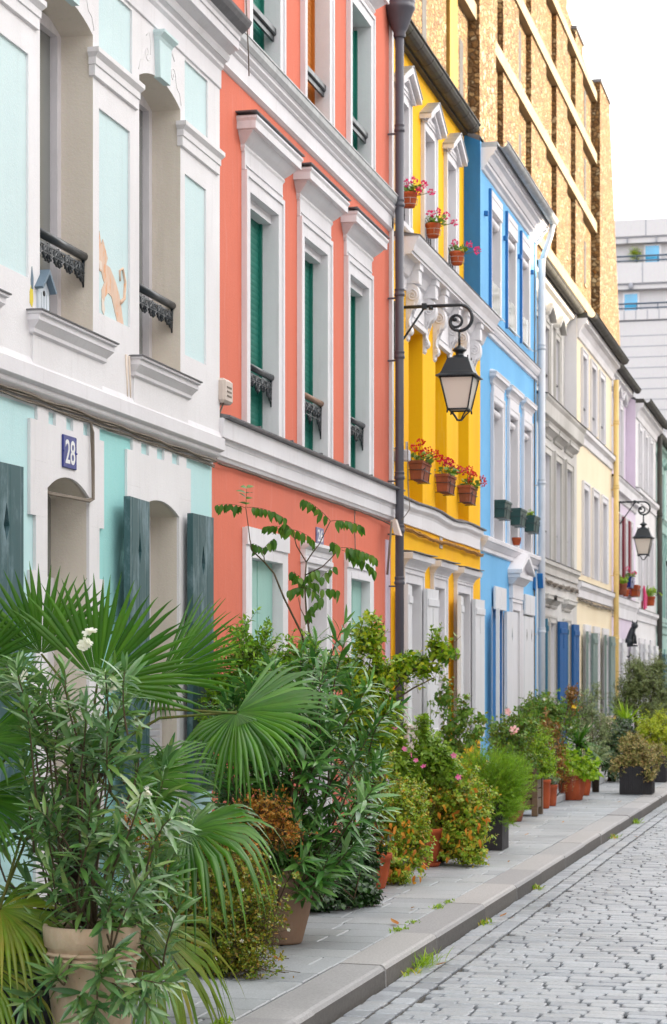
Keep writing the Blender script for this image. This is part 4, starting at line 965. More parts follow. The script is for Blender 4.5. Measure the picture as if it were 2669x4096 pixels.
# ------------------------------------------------------------------ ground: road, kerb, pavement
q = MB(); q.quad((-400, -60, -.16), (400, -60, -.16), (400, 700, -.16), (-400, 700, -.16)); struct('ground', q, M['asphalt'])
q = MB(); q.quad((-2.56, -30, -.128), (2.56, -30, -.128), (2.56, 130, -.128), (-2.56, 130, -.128)); struct('road_bed', q, M['joint'])
def cobbles():
    vs = []; fs = []; rd = random.Random(5)
    def stone(x0, x1, y0, y1, z):
        g = .006; j = lambda s=.006: rd.uniform(-s, s)
        x0 += g+j(.004); x1 -= g+j(.004); y0 += g*.8+j(.003); y1 -= g*.8+j(.003); c = min(.016, (y1-y0)*.16)*rd.uniform(.6, 1.4); h = .022
        zt = z+j(.002); tx = j(.002); ty = j(.002)
        ring = [(x0+c, y0), (x1-c, y0), (x1, y0+c), (x1, y1-c), (x1-c, y1), (x0+c, y1), (x0, y1-c), (x0, y0+c)]
        ring = [(x+j(.003), y+j(.003)) for x, y in ring]; cx, cy = (x0+x1)/2, (y0+y1)/2; o = len(vs)
        vs.extend((x, y, z-.03) for x, y in ring)
        vs.extend((cx+(x-cx)*.985, cy+(y-cy)*.98, zt-.005+tx*(x-cx)*8+ty*(y-cy)*8) for x, y in ring)
        vs.extend((cx+(x-cx)*.92, cy+(y-cy)*.88, zt+tx*(x-cx)*8+ty*(y-cy)*8) for x, y in ring)
        for k in range(8):
            l = (k+1) % 8; fs.append((o+k, o+l, o+8+l, o+8+k)); fs.append((o+8+k, o+8+l, o+16+l, o+16+k))
        fs.append(tuple(o+16+k for k in range(8)))
    for xa, xb, ln in ((-2.53, -2.395, .19), (-2.385, -2.255, .20)):     # two gutter lines along the kerb
        y = 4.
        while y < 60:
            l = ln*rd.uniform(.75, 1.2); stone(xa, xb, y, y+l, -.116 if xa < -2.4 else -.112); y += l
    y = 4.
    while y < 60:
        d = .128*rd.uniform(.94, 1.06); x = -2.24-rd.uniform(0, .16); first = True
        while x < 2.4:
            w = .205*rd.uniform(.8, 1.2); xa = max(x, -2.24)
            if x+w-xa > .06: stone(xa, x+w, y, y+d, -.108+.03*(1-(x/2.4)**2))
            x += w
        y += d
    me = bpy.data.meshes.new('cobbled_road'); me.from_pydata(vs, [], fs); me.materials.append(M['cobble']); me.update()
    o = bpy.data.objects.new('cobbled_road', me); COL.objects.link(o); o['kind'] = 'structure'
cobbles()
def paving():
    q = MB(); rd = random.Random(9); y = 2.
    q2 = MB(); q2.box(-4.6, -2.80, -30, 130, -.15, -.012); struct('pavement_bed', q2, M['joint'])
    while y < 62:
        d = .33*rd.uniform(.9, 1.15); x = -4.5+rd.uniform(0, .3)
        while x < -2.815:
            w = .52*rd.uniform(.75, 1.25); xb = min(x+w, -2.815)
            if -2.815-xb < .12: xb = -2.815
            z = rd.uniform(-.003, .003); q.bevbox(x+.004, xb-.004, y+.004, y+d-.004, -.06, z, .006)
            x = xb+.0001 if xb >= -2.815 else xb
            if xb >= -2.815: break
        y += d
    struct('pavement', q, M['slab'])
    q = MB(); y = 2.; rd = random.Random(3)
    while y < 62:
        l = rd.choice((1.3, 1.6, 1.9, .36, 1.5))*rd.uniform(.92, 1.06); j = rd.uniform(-.006, .006); b = .012
        x0, x1 = -2.808, -2.54+j; z = rd.uniform(-.003, .004)
        prof = [(x0, -.2), (x0, z-.004), (x0+.006, z), (x1-.03, z-.004), (x1-.012, z-.012), (x1, z-.03), (x1+.006, -.2)]
        q.prism(prof[::-1], y+.003, y+l-.003)
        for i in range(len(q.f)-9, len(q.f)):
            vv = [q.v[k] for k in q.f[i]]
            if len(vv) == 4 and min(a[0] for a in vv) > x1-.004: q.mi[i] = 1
        y += l
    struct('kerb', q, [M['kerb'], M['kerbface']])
paving()

# ------------------------------------------------------------------ tall stone block behind the row
def stone_block():
    t = thing('stone_building', 'tall ochre rubble-stone block with pale concrete bands rising behind the painted houses', 'apartment building', (-10, 50, 0))
    X = -10.2; rd = random.Random(2); q = MB()
    def prof(z): return 91.3+(25.5-z)*.53 if z < 25.5 else 91.3
    q.add([(X, 40, 0), (X, 104, 0), (X, prof(8), 8), (X, prof(25.5), 25.7), (X, 40, 29.5)], ((0, 1, 2, 3, 4),))
    q.add([(X, 104, 0), (X-14, 104, 0), (X-14, 91.3, 25.7), (X, 91.3, 25.7), (X, prof(8), 8)], ((0, 1, 2, 3, 4),))
    q.add([(X, 40, 0), (X, 40, 29.5), (X-14, 40, 29.5), (X-14, 40, 0)], ((0, 1, 2, 3),)); q.add([(X-14, 40, 0), (X-14, 40, 29.5), (X-14, 91.3, 25.7), (X-14, 104, 0)], ((0, 1, 2, 3),))
    q.quad((X, 40, 29.5), (X, 91.3, 25.7), (X-14, 91.3, 25.7), (X-14, 40, 29.5))
    obj('wall', q, M['stone'], t)
    strips = [(46.0, 49.2, .30, 29), (58.4, 61.2, .32, 28), (63.5, 66.6, .17, 27.5), (69.3, 72.8, .17, 27), (75.5, 78.4, .17, 26.6), (80.9, 83.2, .17, 26.15), (87.4, 90.9, .36, 25.9)]
    for a, b, p, zt in strips:
        q = MB(); bt = b+.8*0
        zz = zt
        q.rings([[(X-.1, a, 0), (X+p, a, 0), (X+p, b+(5.5 if a > 85 else 0), 0), (X-.1, b+(5.5 if a > 85 else 0), 0)], [(X-.1, a, 14), (X+p, a, 14), (X+p, b+(5.5 if a > 85 else 0), 14), (X-.1, b+(5.5 if a > 85 else 0), 14)], [(X-.1, a, zz), (X+p, a, zz), (X+p, b, zz), (X-.1, b, zz)]]); obj('pier', q, M['stone'], t)
        q = MB(); q.box(X-.2, X+p+.06, a-.06, b+.06, zt, zt+.12); obj('coping', q, M['roof'], t)
    for z in (12.2, 16.0, 19.75, 22.55, 25.1):
        q = MB(); ys = [40, 49.3, 58.2, 66.8, 75.2, 83.5, prof(z)+.1]
        for a, b in zip(ys, ys[1:]):
            q.box(X-.05, X+.24, a+.01, b-.01, z, z+.42-.05*(z > 24))
        obj('concrete_band', q, M['concrete'], t)
    for a, zs in ((51.8, (17.2, 20.8)), (60.0, ()), (67.6, (17.3, 20.6, 23.4)), (73.4, (17.3, 20.6)), (79.2, (17.3, 20.6, 23.4)), (85.0, (17.3, 20.6, 23.3)), (57.0, (17.2,)), (62.2, (17.2, 20.8))):
        for z in zs:
            q = MB(); q.box(X-.3, X+.012, a, a+.55, z, z+1.7); w = obj('window', q, M['dark'], t)
            q = MB(); q.box(X-.02, X+.05, a-.05, a+.6, z-.1, z-.003); obj('sill', q, M['concrete'], w)
    q = MB(); q.box(X-.05, X+.10, 55.1, 56.2, 12, 28.5); obj('yellow_strip', q, M['stripyellow'], t)
stone_block()

# ------------------------------------------------------------------ pale modern block closing the street
def modern_block():
    Y = 150.; t = thing('modern_building', 'pale grey modern block with balcony rails closing the far end of the street', 'apartment building', (-14, Y, 0))
    q = MB(); q.box(-60, 30, Y+.7, Y+14, 0, 33.0); q.box(-60, 30, Y, Y+14, 0, 26.5); obj('core_wall', q, M['modern'], t)
    q = MB()
    for za, zb, d in ((32.45, 33.6, 0.), (32.0, 32.36, .14), (29.2, 30.6, 0.), (28.8, 29.1, .14), (26.62, 27.3, -.12)): q.box(-60, 30, Y+d, Y+13.9, za, zb)
    obj('panel_band', q, M['modern'], t)
    q = MB()
    for za, zb in ((32.36, 32.45), (29.1, 29.2), (26.5, 26.62)): q.box(-60, 30, Y+.08, Y+13.8, za, zb)
    for za, zb, xs in ((32.47, 33.58, (-13.72, -9)), (29.22, 30.58, (-13.95, -9.2)), (32.0, 32.36, (-15, -13, -11)), (26.64, 27.28, (-15.2, -14.4, -13.6, -12.8))):
        for x in xs: q.box(x-.035, x+.035, Y-.13 if za < 27 else Y-.01, Y+.5, za, zb)
    for k in range(22): q.box(-60, 30, Y-.012, Y+.2, 25.5-.74*k, 25.56-.74*k)
    obj('joint_lines', q, M['modernjoint'], t)
    for x, za, w_, h_ in ((-13.8, 30.2, .95, 1.65), (-15.25, 27.2, .9, 1.35), (-11.5, 30.2, .95, 1.65), (-17.5, 30.2, .95, 1.65), (-18, 27.2, .9, 1.35)):
        q = MB(); q.box(x-.12, x+w_+.12, Y+.6, Y+.74, za, za+h_+.1); w = obj('window', q, M['frame'], t)
        q = MB(); q.box(x, x+w_, Y+.55, Y+.61, za+.05, za+h_); obj('glass', q, M['glassblue'], w)
    for z in (30.6, 27.3):
        q = MB()
        q.tube([(-60, Y+.1, z+.48), (30, Y+.1, z+.48)], .06, 6); q.tube([(-60, Y+.1, z+.16), (30, Y+.1, z+.16)], .05, 6)
        for k in range(60): q.tube([(-59.3+k*1.45, Y+.1, z-.05), (-59.3+k*1.45, Y+.1, z+.48)], .035, 5)
        obj('balcony_rail', q, M['modernrail'], t)
    q = MB(); q.lathe((-14.75, Y+.02, 28.75), [(0, 0), (.14, .06), (.17, .28), (.1, .45), (0, .5)], 12); obj('wall_lamp', q, M['modernjoint'], t)
modern_block()

# ------------------------------------------------------------------ the houses across the street (they shade this side)
def across(y0, y1, z, mat, label):
    RH = 1.5
    t = thing('facing_house', label, 'house', (4.3, y0, 0), 'houses across the street')
    q = MB(); q.box(4.3, 10.6, y0+.004, y1-.004, 0, z); w = obj('wall', q, M[mat], t)
    q = MB(); q.prism([(4.1, z), (10.8, z), (8.2, z+RH), (6.8, z+RH)], y0, y1); obj('roof', q, M['roof'], t)
    for k in range(3):
        for za in (1.0, 3.9, 6.5):
            y = y0+.6+k*(y1-y0-1.2-.7)/2
            if za+1.4 > z: continue
            q = MB(); q.box(4.26, 4.32, y-.1, y+.8, za-.1, za+1.5); f = obj('window', q, M['trim'], t)
            q = MB(); q.box(4.25, 4.262, y, y+.7, za, za+1.4); obj('pane', q, M['glass'], f)
ACR = [(-16, -9.5, 6.2, 'white', 'white house across the street, first of its row'), (-9.5, -3, 6.0, 'cream', 'cream house across the street, second of its row'), (-3, 3, 6.2, 'lilac', 'lilac house across the street, third of its row'), (3, 9, 6.1, 'white', 'white house across the street, fourth of its row'),
       (9, 15, 6.2, 'cream', 'cream house across the street from the teal house'), (15, 21, 6.1, 'paleteal', 'pale teal house across the street from the coral house'), (21, 26.5, 6.2, 'white', 'white house across the street from the yellow house'), (26.5, 33.4, 6.1, 'lilac', 'lilac house across the street from the sky blue house'),
       (33.4, 39.5, 6.2, 'cream', 'cream house across the street from the grey-white house'), (39.5, 43, 6.1, 'white', 'white house across the street from the cream house'), (43, 49, 6.2, 'palegreen', 'grey-green house across the street from the white one'), (49, 56, 6.1, 'cream', 'cream house across the street at the far end of its row'), (56, 64, 6.2, 'white', 'white house across the street, last of its row')]
def shade_block(y0, y1, z, label):  # unseen blocks added to shade the row; the low one leaves a sun patch
    t = thing('added_shade_block', label, 'apartment building', (16, y0, 0), 'added shade-casting blocks behind the row across the street')
    q = MB(); q.box(16, 26, y0+.004, y1-.004, 0, z); obj('wall', q, M['white'], t)
    q = MB(); q.box(15.7, 26.3, y0, y1, z+.002, z+.3); obj('roof', q, M['roof'], t)
    q = MB(); n = int((y1-y0)/3)
    for k in range(n):
        for j in range(4): q = MB(); a = y0+(k+.5)*(y1-y0)/n; q.box(15.95, 16.05, a-.5, a+.5, 1.5+j*3.1, 3.1+j*3.1); obj('window', q, M['glass'], t)
shade_block(-20, 14, 15.6, 'long white shade-casting block added behind the houses across the street'); shade_block(14, 37.8, 15.4, 'middle white shade-casting block added behind the houses across the street'); shade_block(37.8, 45, 13.7, 'lowest white shade-casting block added behind the houses across the street'); shade_block(45, 74, 15.2, 'far white shade-casting block added behind the houses across the street')
for a in ACR: across(*a)

# ------------------------------------------------------------------ street lamps on brackets
def lamp(x, y, z, label, reach=.60, s=1.):
    t = thing('street_lamp', label, 'street lamp', (F, y, z), 'lantern street lamps on scroll brackets')
    q = MB(); L = x
    r = .125
    arm = [(F+.0, y, z), (x-.05, y, z)]; c = (x+.01, y, z-r)
    hook = [(c[0]+r*math.cos(a), y, c[2]+r*math.sin(a)) for a in [PI/2-PI*1.0*k/14 for k in range(15)]]
    sp = [(x-.045+.085*(1-.68*k/24)*math.cos(-PI/2-1.55*2*PI*k/24*1.0)+.045*(1-k/24), y, z-2*r+.085+.085*(1-.68*k/24)*math.sin(-PI/2-1.55*2*PI*k/24)) for k in range(25)]
    q.tube(arm+hook, .017, 10); q.tube([hook[-1]]+sp[1:], .0155, 10, r1=.012)
    q.lathe((sp[-1][0], y, sp[-1][2]-.022), [(0, 0), (.022, .008), (.026, .022), (.022, .036), (0, .044)], 10)
    q.bevbox(F+.28, F+.33, y-.024, y+.024, z-.03, z+.03, .006); q.tube([(F+.37, y, z-.035), (F+.37, y, z-.005)], .022, 8)
    q.tube([(F+.30, y, z-.02), (F+.02, y, z-.42)], .011, 8); q.box(F, F+.02, y-.03, y+.03, z-.5, z+.06)
    b = obj('bracket', q, M['iron'], t)
    hx, hz = x+.01, z-2*r
    q = MB(); q.tube([(hx, y, hz+.005), (hx, y, hz-.16)], .013, 8); zt = hz-.15
    q.lathe((hx, y, zt-.10), [(.045, 0), (.035, .02), (.04, .04), (.068, .055), (.07, .065), (.055, .08), (.03, .095), (.014, .11)], 16)
    def sq(w, zz, cx=hx, cy=y): return [(cx-w, cy-w, zz), (cx+w, cy-w, zz), (cx+w, cy+w, zz), (cx-w, cy+w, zz)]
    q.rings([sq(.102, zt-.125), sq(.095, zt-.12), sq(.06, zt-.108), sq(.045, zt-.09)])
    q.rings([sq(.20, zt-.305), sq(.20, zt-.297), sq(.165, zt-.275), sq(.15, zt-.25), sq(.108, zt-.14), sq(.102, zt-.125)])
    for sx in (-1, 1):
        for sy in (-1, 1): q.tube([(hx+sx*.10, y+sy*.10, zt-.125), (hx+sx*.10, y+sy*.10, zt-.10)], .006, 5)
    obj('lamp_hood', q, M['iron'], t)
    q = MB(); za, zb = zt-.31, zt-.615; wa, wb = .162, .098
    for sx in (-1, 1):
        for sy in (-1, 1): q.tube([(hx+sx*wa, y+sy*wa, za), (hx+sx*wb, y+sy*wb, zb)], .0085, 6); q.tube([(hx+sx*wb, y+sy*wb, zb+.01), (hx+sx*(wb+.004), y+sy*(wb+.004), zb-.035)], .009, 5)
    for w, zz in ((wa, za), (wb, zb)):
        c4 = sq(w, zz)
        for k in range(4): q.tube([c4[k], c4[(k+1) % 4]], .009, 6)
    for sx, sy in ((-1, -1), (1, -1), (1, 1), (-1, 1)):
        q.tube([(hx+sx*wb*.85, y+sy*wb*.85, zb-.01), (hx+sx*wb*.5, y+sy*wb*.5, zb-.05), (hx+sx*.02, y+sy*.02, zb-.098)], .008, 5)
    q.lathe((hx, y, zb-.11), [(0, 0), (.03, .004), (.03, .014), (0, .02)], 8)
    obj('cage', q, M['iron'], t)
    q = MB(); q.rings([sq(wb-.006, zb+.004), sq(wa-.006, za-.004)]); obj('glass', q, M['lampglass'], t)
    return t
lamp(-3.68, 20.52, 5.235, 'black iron lantern with frosted panes on a scroll bracket in front of the yellow house')
lamp(-3.86, 41.6, 5.04, 'far lantern on a scroll bracket in front of the lilac house with dark red shutters')
# ------------------------------------------------------------------ plants
TH = math.atan((1975-775.5)/5000); CT, ST = math.cos(TH), math.sin(TH)
def at(px, py, y):
    """point of the street at distance y seen in direction (px, py)"""
    u = (px-775.5)/5000; w = (1582-py)/5000
    dx, dy = -ST+u*CT, CT+u*ST; t = y/dy
    return Vector((dx*t, y, 1.6+w*t))

TPL = {'lance': ([0, .12, .35, .65, .88, 1], [.12, .62, 1, .86, .42, .03]), 'oval': ([0, .3, .68, 1], [.08, .95, .8, .03]), 'tiny': ([0, .5, 1], [.1, 1, .05]), 'broad': ([0, .2, .45, .75, 1], [.1, .9, 1, .6, .03]), 'petal': ([0, .5, 1], [.2, .9, .8]), 'needle': ([0, 1], [1, .2])}
class Leaves:
    def __init__(s): s.V = []; s.Q = []; s.n = 0; s.nl = 0
    def add(s, P, D, N, L, W, kind='tiny', curl=.15, fold=.25):
        P = np.asarray(P, float); m = len(P)
        if m == 0: return s
        D = np.asarray(D, float); D = D/np.linalg.norm(D, axis=1, keepdims=True)
        N = np.asarray(N, float); N = N-D*(N*D).sum(1, keepdims=True); N = N/np.maximum(np.linalg.norm(N, axis=1, keepdims=True), 1e-6)
        S = np.cross(D, N); L = np.broadcast_to(np.asarray(L, float), (m,))[:, None]; W = np.broadcast_to(np.asarray(W, float), (m,))[:, None]; C = np.broadcast_to(np.asarray(curl, float), (m,))[:, None]
        T, Wd = TPL[kind]; vs = []
        for t, w in zip(T, Wd):
            c = P+D*(L*t*(1-.25*np.abs(C)*t))-N*(L*C*t*t)
            e = N*(W*w*.5*fold)
            vs += [c-S*(W*w*.5)+e, c, c+S*(W*w*.5)+e]
        k = len(vs); vs = np.stack(vs, 1).reshape(-1, 3)
        q = []
        for i in range(len(T)-1): q += [(3*i, 3*i+3, 3*i+4, 3*i+1), (3*i+1, 3*i+4, 3*i+5, 3*i+2)]
        q = np.array(q)[None]+(np.arange(m)*k)[:, None, None]+s.n
        s.V.append(vs); s.Q.append(q.reshape(-1, 4)); s.n += m*k; s.nl += m
        return s
    def build(s, name, mat, parent, smooth=True):
        V = np.concatenate(s.V)-np.array(WLOC[parent.name]); Q = np.concatenate(s.Q)
        me = bpy.data.meshes.new(name); me.vertices.add(len(V)); me.vertices.foreach_set('co', V.ravel())
        me.loops.add(Q.size); me.loops.foreach_set('vertex_index', Q.ravel().astype(np.int32))
        me.polygons.add(len(Q)); me.polygons.foreach_set('loop_start', np.arange(0, Q.size, 4, dtype=np.int32))
        me.polygons.foreach_set('use_smooth', np.full(len(Q), smooth)); me.materials.append(mat); me.update(calc_edges=True); me.validate()
        o = bpy.data.objects.new(name, me); COL.objects.link(o); o.parent = parent; WLOC[o.name] = WLOC[parent.name]; return o

def unit(v): return v/np.maximum(np.linalg.norm(v, axis=-1, keepdims=True), 1e-9)
def bez(S, C, E, t): t = t[:, None]; return S*(1-t)**2+C*2*t*(1-t)+E*t*t, unit((C-S)*(1-t)+(E-C)*t)

def leafy(lv, S, E, n, L, W, kind='tiny', ang=55, whorl=1, t0=.35, bend=.15, droop=.25, curl=.2, jit=.25, stems=None, r=.004, tip=True, up=.0, fold=.25):
    """leaves set along shoots from S to E"""
    S = np.asarray(S, float); E = np.asarray(E, float); m = len(S); ln = np.linalg.norm(E-S, axis=1)[:, None]
    C = (S+E)/2+rng.normal(0, 1, (m, 3))*ln*bend; C[:, 2] += ln[:, 0]*bend*.6
    nn = max(1, n//whorl)
    tt = np.linspace(t0, 1, nn)
    for w in range(whorl):
        T = np.tile(tt, m)+rng.normal(0, .012, m*nn); idx = np.repeat(np.arange(m), nn); k = np.tile(np.arange(nn), m)
        P, T3 = bez(S[idx], C[idx], E[idx], np.clip(T, 0, 1.02))
        phi = k*2.4+w*2*PI/whorl+rng.normal(0, jit, len(k))+idx*1.3
        a = np.cross(T3, np.array([.13, .21, .97])); a = unit(a); b = np.cross(T3, a)
        al = np.radians(ang)*(1-.55*np.clip((T-.75)/.25, 0, 1)*tip)+rng.normal(0, jit*.5, len(k))
        d = T3*np.cos(al)[:, None]+(a*np.cos(phi)[:, None]+b*np.sin(phi)[:, None])*np.sin(al)[:, None]
        d[:, 2] += -droop*np.abs(rng.normal(.7, .4, len(k)))+up
        nrm = T3+np.array([0, 0, .35])+rng.normal(0, .2, d.shape)
        sz = rng.uniform(.65, 1.15, len(k))*(1-.35*np.clip((T-.8)/.2, 0, 1)*tip)
        lv.add(P, d, nrm, L*sz, W*sz, kind, curl*rng.uniform(.2, 1.6, len(k)), fold)
    if stems is not None:
        for i in range(m):
            p, _ = bez(S[i:i+1].repeat(5, 0), C[i:i+1].repeat(5, 0), E[i:i+1].repeat(5, 0), np.linspace(0, 1, 5)); stems.tube(p.tolist(), r, 5, r1=r*.4)

def ball(n, c, r, shell=.5):
    v = unit(rng.normal(0, 1, (n, 3))); q = rng.uniform(shell, 1, n)**.6
    return np.asarray(c, float)+v*q[:, None]*np.asarray(r, float)

def blobs(n, bl, shell=.45):
    """points through a crown made of lumps (centre, radii)"""
    w = np.array([b[1][0]*b[1][1]+b[1][0]*b[1][2]+b[1][1]*b[1][2] for b in bl]); w = w/w.sum(); out = []; cen = []
    for b, k in zip(bl, rng.multinomial(n, w)): out.append(ball(k, b[0], b[1], shell)); cen.append(np.tile(np.asarray(b[0], float), (k, 1)))
    return np.concatenate(out), np.concatenate(cen)

def shrub(name, label, cat, base, bl, mat, nsh=260, n=12, L=.035, W=.02, kind='tiny', shl=.16, stem='twig', group=None, zmin=.01, flow=None, ang=55, droop=.2, main=9, whorl=1, mainr=.009, up=.25, curl=.2, shell=.4, extra=None, bend=.15, trunks=True):
    base = Vector(base); t = thing(name, label, cat, base, group); lv = Leaves(); st = MB()
    E, Cn = blobs(nsh, bl, shell); E[:, 2] = np.maximum(E[:, 2], zmin+.03)
    rad = unit(E-Cn); E = E+rad*rng.exponential(.09, (len(E), 1))*np.mean([max(b[1]) for b in bl])*1.3; E[:, 2] = np.maximum(E[:, 2], zmin+.02)
    out = rad+np.array([0, 0, up])+rng.normal(0, .35, E.shape); S = E-unit(out)*shl*rng.uniform(.6, 1.4, (len(E), 1)); S[:, 2] = np.maximum(S[:, 2], zmin)
    leafy(lv, S, E, n, L, W, kind, ang, whorl, .1, bend, droop, curl, .35, None)
    for i in range(len(S)): st.tube([S[i], (S[i]+E[i])/2, E[i]], .0022, 3, cap=False, r1=.001)
    for i in range(main):
        c = Vector(S[rng.integers(len(S))]); m = base.lerp(c, .5)+Vector(rng.normal(0, .04, 3)); st.tube([base+Vector((rng.normal(0, .02), rng.normal(0, .02), 0)), m, c], mainr, 5, r1=.003)
    for b in (bl if trunks else ()):
        c = Vector(b[0]); st.tube([base, base.lerp(c, .5)+Vector(rng.normal(0, .03, 3)), c], mainr*1.2, 6, r1=mainr*.5)
        for k in range(int(nsh/len(bl)/7)):
            e = S[rng.integers(len(S))]
            if (Vector(e)-c).length < max(b[1])*1.1: st.tube([c+Vector(rng.normal(0, .02, 3)), c.lerp(Vector(e), .6)+Vector(rng.normal(0, .015, 3)), e], .004, 4, cap=False, r1=.002)
    obj('stems', st, M[stem], t); lv.build('foliage', mat, t)
    if flow:
        fm, k, sz, mode = flow; fl = Leaves(); p = E[rng.choice(len(E), min(k, len(E)), replace=False)]
        if isinstance(mode, (list, tuple)): p = np.array([list(q) for q in mode])
        flowers(fl, p, sz); fl.build('flowers', fm, t)
    return t

def flowers(fl, P, sz, petals=5, face=(.35, -.75, .4)):
    for p in np.asarray(P, float):
        n = unit(np.array(face)+rng.normal(0, .45, 3)); a = unit(np.cross(n, [0, 0, 1.])); b = np.cross(n, a); ph = rng.uniform(0, 6)
        k = np.arange(petals)*2*PI/petals+ph
        d = a*np.cos(k)[:, None]+b*np.sin(k)[:, None]+n*.35
        fl.add(np.tile(p, (petals, 1)), d, np.tile(n, (petals, 1)), sz*rng.uniform(.85, 1.1), sz*.72, 'petal', .12, .1)

def headflower(fl, P, R_, n=34, sz=.02):
    for p in np.asarray(P, float):
        v = unit(rng.normal(0, 1, (n, 3))); fl.add(p+v*R_*rng.uniform(.55, 1, (n, 1)), v+rng.normal(0, .5, v.shape), v+rng.normal(0, .6, v.shape), sz, sz*.9, 'petal', .1, .1)

def G4(*c): return [(min(.9, q[0]*1.12), q[1], q[2]*.62, 1) for q in (srgb(*x) for x in c)]
LM = {}
LM['palm'] = leafmat('palm_leaf', G4((46, 96, 26), (62, 116, 34), (80, 134, 42), (52, 102, 30)), .34, .2, .6)
LM['palmdry'] = leafmat('yellowing_palm_leaf', G4((92, 128, 40), (116, 146, 50), (78, 118, 36), (144, 152, 66)), .34, .22)
LM['oleander'] = leafmat('oleander_leaf', G4((66, 112, 84), (88, 134, 102), (116, 158, 126), (84, 134, 74), (136, 168, 122)), .24, .2, .9)
LM['oleanderdark'] = leafmat('dark_oleander_leaf', G4((58, 114, 70), (78, 134, 84), (108, 160, 104), (76, 132, 60)), .26, .2, .85)
LM['privet'] = leafmat('privet_leaf', G4((74, 124, 38), (110, 164, 52), (150, 196, 70), (92, 144, 44)), .35, .3)
LM['citrus'] = leafmat('citrus_leaf', G4((66, 118, 30), (104, 152, 40), (166, 196, 56), (84, 136, 34), (196, 214, 66), (90, 140, 36)), .35, .3)
LM['ailanthus'] = leafmat('ailanthus_leaf', G4((54, 106, 42), (82, 130, 50), (66, 116, 46), (108, 146, 56)), .34, .34)
LM['abelia'] = leafmat('abelia_leaf', G4((76, 112, 34), (122, 148, 48), (164, 158, 64), (98, 132, 38), (172, 134, 66), (72, 108, 34), (140, 166, 62)), .35, .25)
LM['orange'] = leafmat('orange_leaf', G4((190, 120, 56), (164, 136, 62), (206, 142, 76), (136, 130, 56), (184, 104, 60)), .45, .3)
LM['ivy'] = leafmat('ivy_leaf', G4((24, 53, 26), (38, 74, 36), (58, 101, 53), (31, 65, 31)), .3, .12, .6)
LM['mixed'] = leafmat('yellowing_leaf', G4((98, 148, 46), (136, 180, 62), (168, 202, 82), (114, 162, 50), (206, 188, 88), (92, 138, 44), (180, 204, 94), (124, 168, 56), (200, 164, 72)), .42, .34)
LM['mallow'] = leafmat('mallow_leaf', G4((108, 155, 54), (132, 175, 65), (90, 134, 47), (150, 188, 74)), .5, .35)
LM['bright'] = leafmat('bright_green_leaf', G4((106, 158, 42), (138, 180, 52), (166, 204, 66), (118, 166, 46)), .42, .36)
LM['feather'] = leafmat('feathery_leaf', G4((104, 156, 40), (126, 176, 50), (150, 196, 62), (88, 138, 36)), .45, .36)
LM['rose'] = leafmat('rose_leaf', G4((70, 116, 52), (92, 138, 60), (116, 160, 74), (128, 132, 60)), .38, .28)
LM['rust'] = leafmat('rusty_leaf', G4((152, 92, 46), (121, 99, 44), (165, 114, 59), (95, 101, 44)), .5, .25)
LM['greygreen'] = leafmat('grey_green_leaf', G4((106, 131, 113), (129, 152, 129), (154, 172, 150), (92, 120, 92)), .5, .2)
LM['dark'] = leafmat('dark_shrub_leaf', G4((31, 60, 34), (47, 83, 44), (70, 109, 68), (39, 70, 36)), .28, .12, .7)
LM['olive'] = leafmat('olive_leaf', G4((83, 106, 74), (106, 129, 94), (133, 152, 120), (92, 113, 69)), .45, .15)
LM['yellowgreen'] = leafmat('yellow_green_leaf', G4((148, 180, 46), (178, 202, 62), (204, 218, 82), (130, 164, 42)), .42, .36)
LM['variegated'] = leafmat('variegated_leaf', G4((91, 112, 65), (132, 143, 91), (181, 173, 134), (106, 121, 67), (201, 186, 151), (162, 130, 104)), .45, .2)
LM['geranium'] = leafmat('geranium_leaf', G4((74, 117, 46), (101, 143, 60), (87, 129, 51), (126, 161, 69)), .5, .3)
PM = {k: leafmat(k+'_petal', [srgb(*x) for x in c], .5, .35) for k, c in dict(white=((236, 236, 226), (246, 244, 236)), red=((200, 16, 22), (226, 34, 30), (180, 10, 30)), crimson=((190, 10, 60), (214, 24, 76), (160, 8, 50)), magenta=((214, 20, 110), (232, 50, 132), (196, 10, 96)), pink=((232, 110, 170), (240, 140, 188), (224, 84, 150)), rosepink=((244, 180, 186), (248, 204, 206), (240, 160, 170)), blush=((240, 214, 200), (244, 226, 214), (228, 190, 180)), yellow=((236, 190, 40), (244, 210, 70))).items()}

# ---- pots ------------------------------------------------------------------------------------
def pot(label, c, rt, rb, h, mat, cat='flower pot', name='flower_pot', rim=.05, saucer=False, group='plant pots along the pavement'):
    t = thing(name, label, cat, (c[0], c[1], c[2] if len(c) > 2 else 0), group); z0 = c[2] if len(c) > 2 else 0; zs = .03 if saucer else .004
    C = (c[0], c[1], z0+zs); q = MB(); k = rt*.07
    q.lathe(C, [(0, 0), (rb*.94, 0), (rb, .012), (rb+(rt-rb)*.5*1.0, (h-rim)*.5), (rt-k, h-rim), (rt, h-rim+.006), (rt+k*.3, h-.012), (rt, h), (rt-k, h-.002), (rt-k*1.6, h-.02), (rt-k*1.8, h-.05)], 36)
    obj('vessel', q, M[mat], t)
    q = MB(); q.lathe(C, [(rt-k*1.5, h-.035), (rt*.5, h-.022), (0, h-.028)], 20); obj('soil', q, M['soil'], t)
    if saucer:
        q = MB(); q.lathe((c[0], c[1], z0+.002), [(0, 0), (rb*1.2, 0), (rb*1.42, .035), (rb*1.36, .036), (rb*1.2, .012), (0, .012)], 32); obj('saucer', q, M[mat], t)
    return t
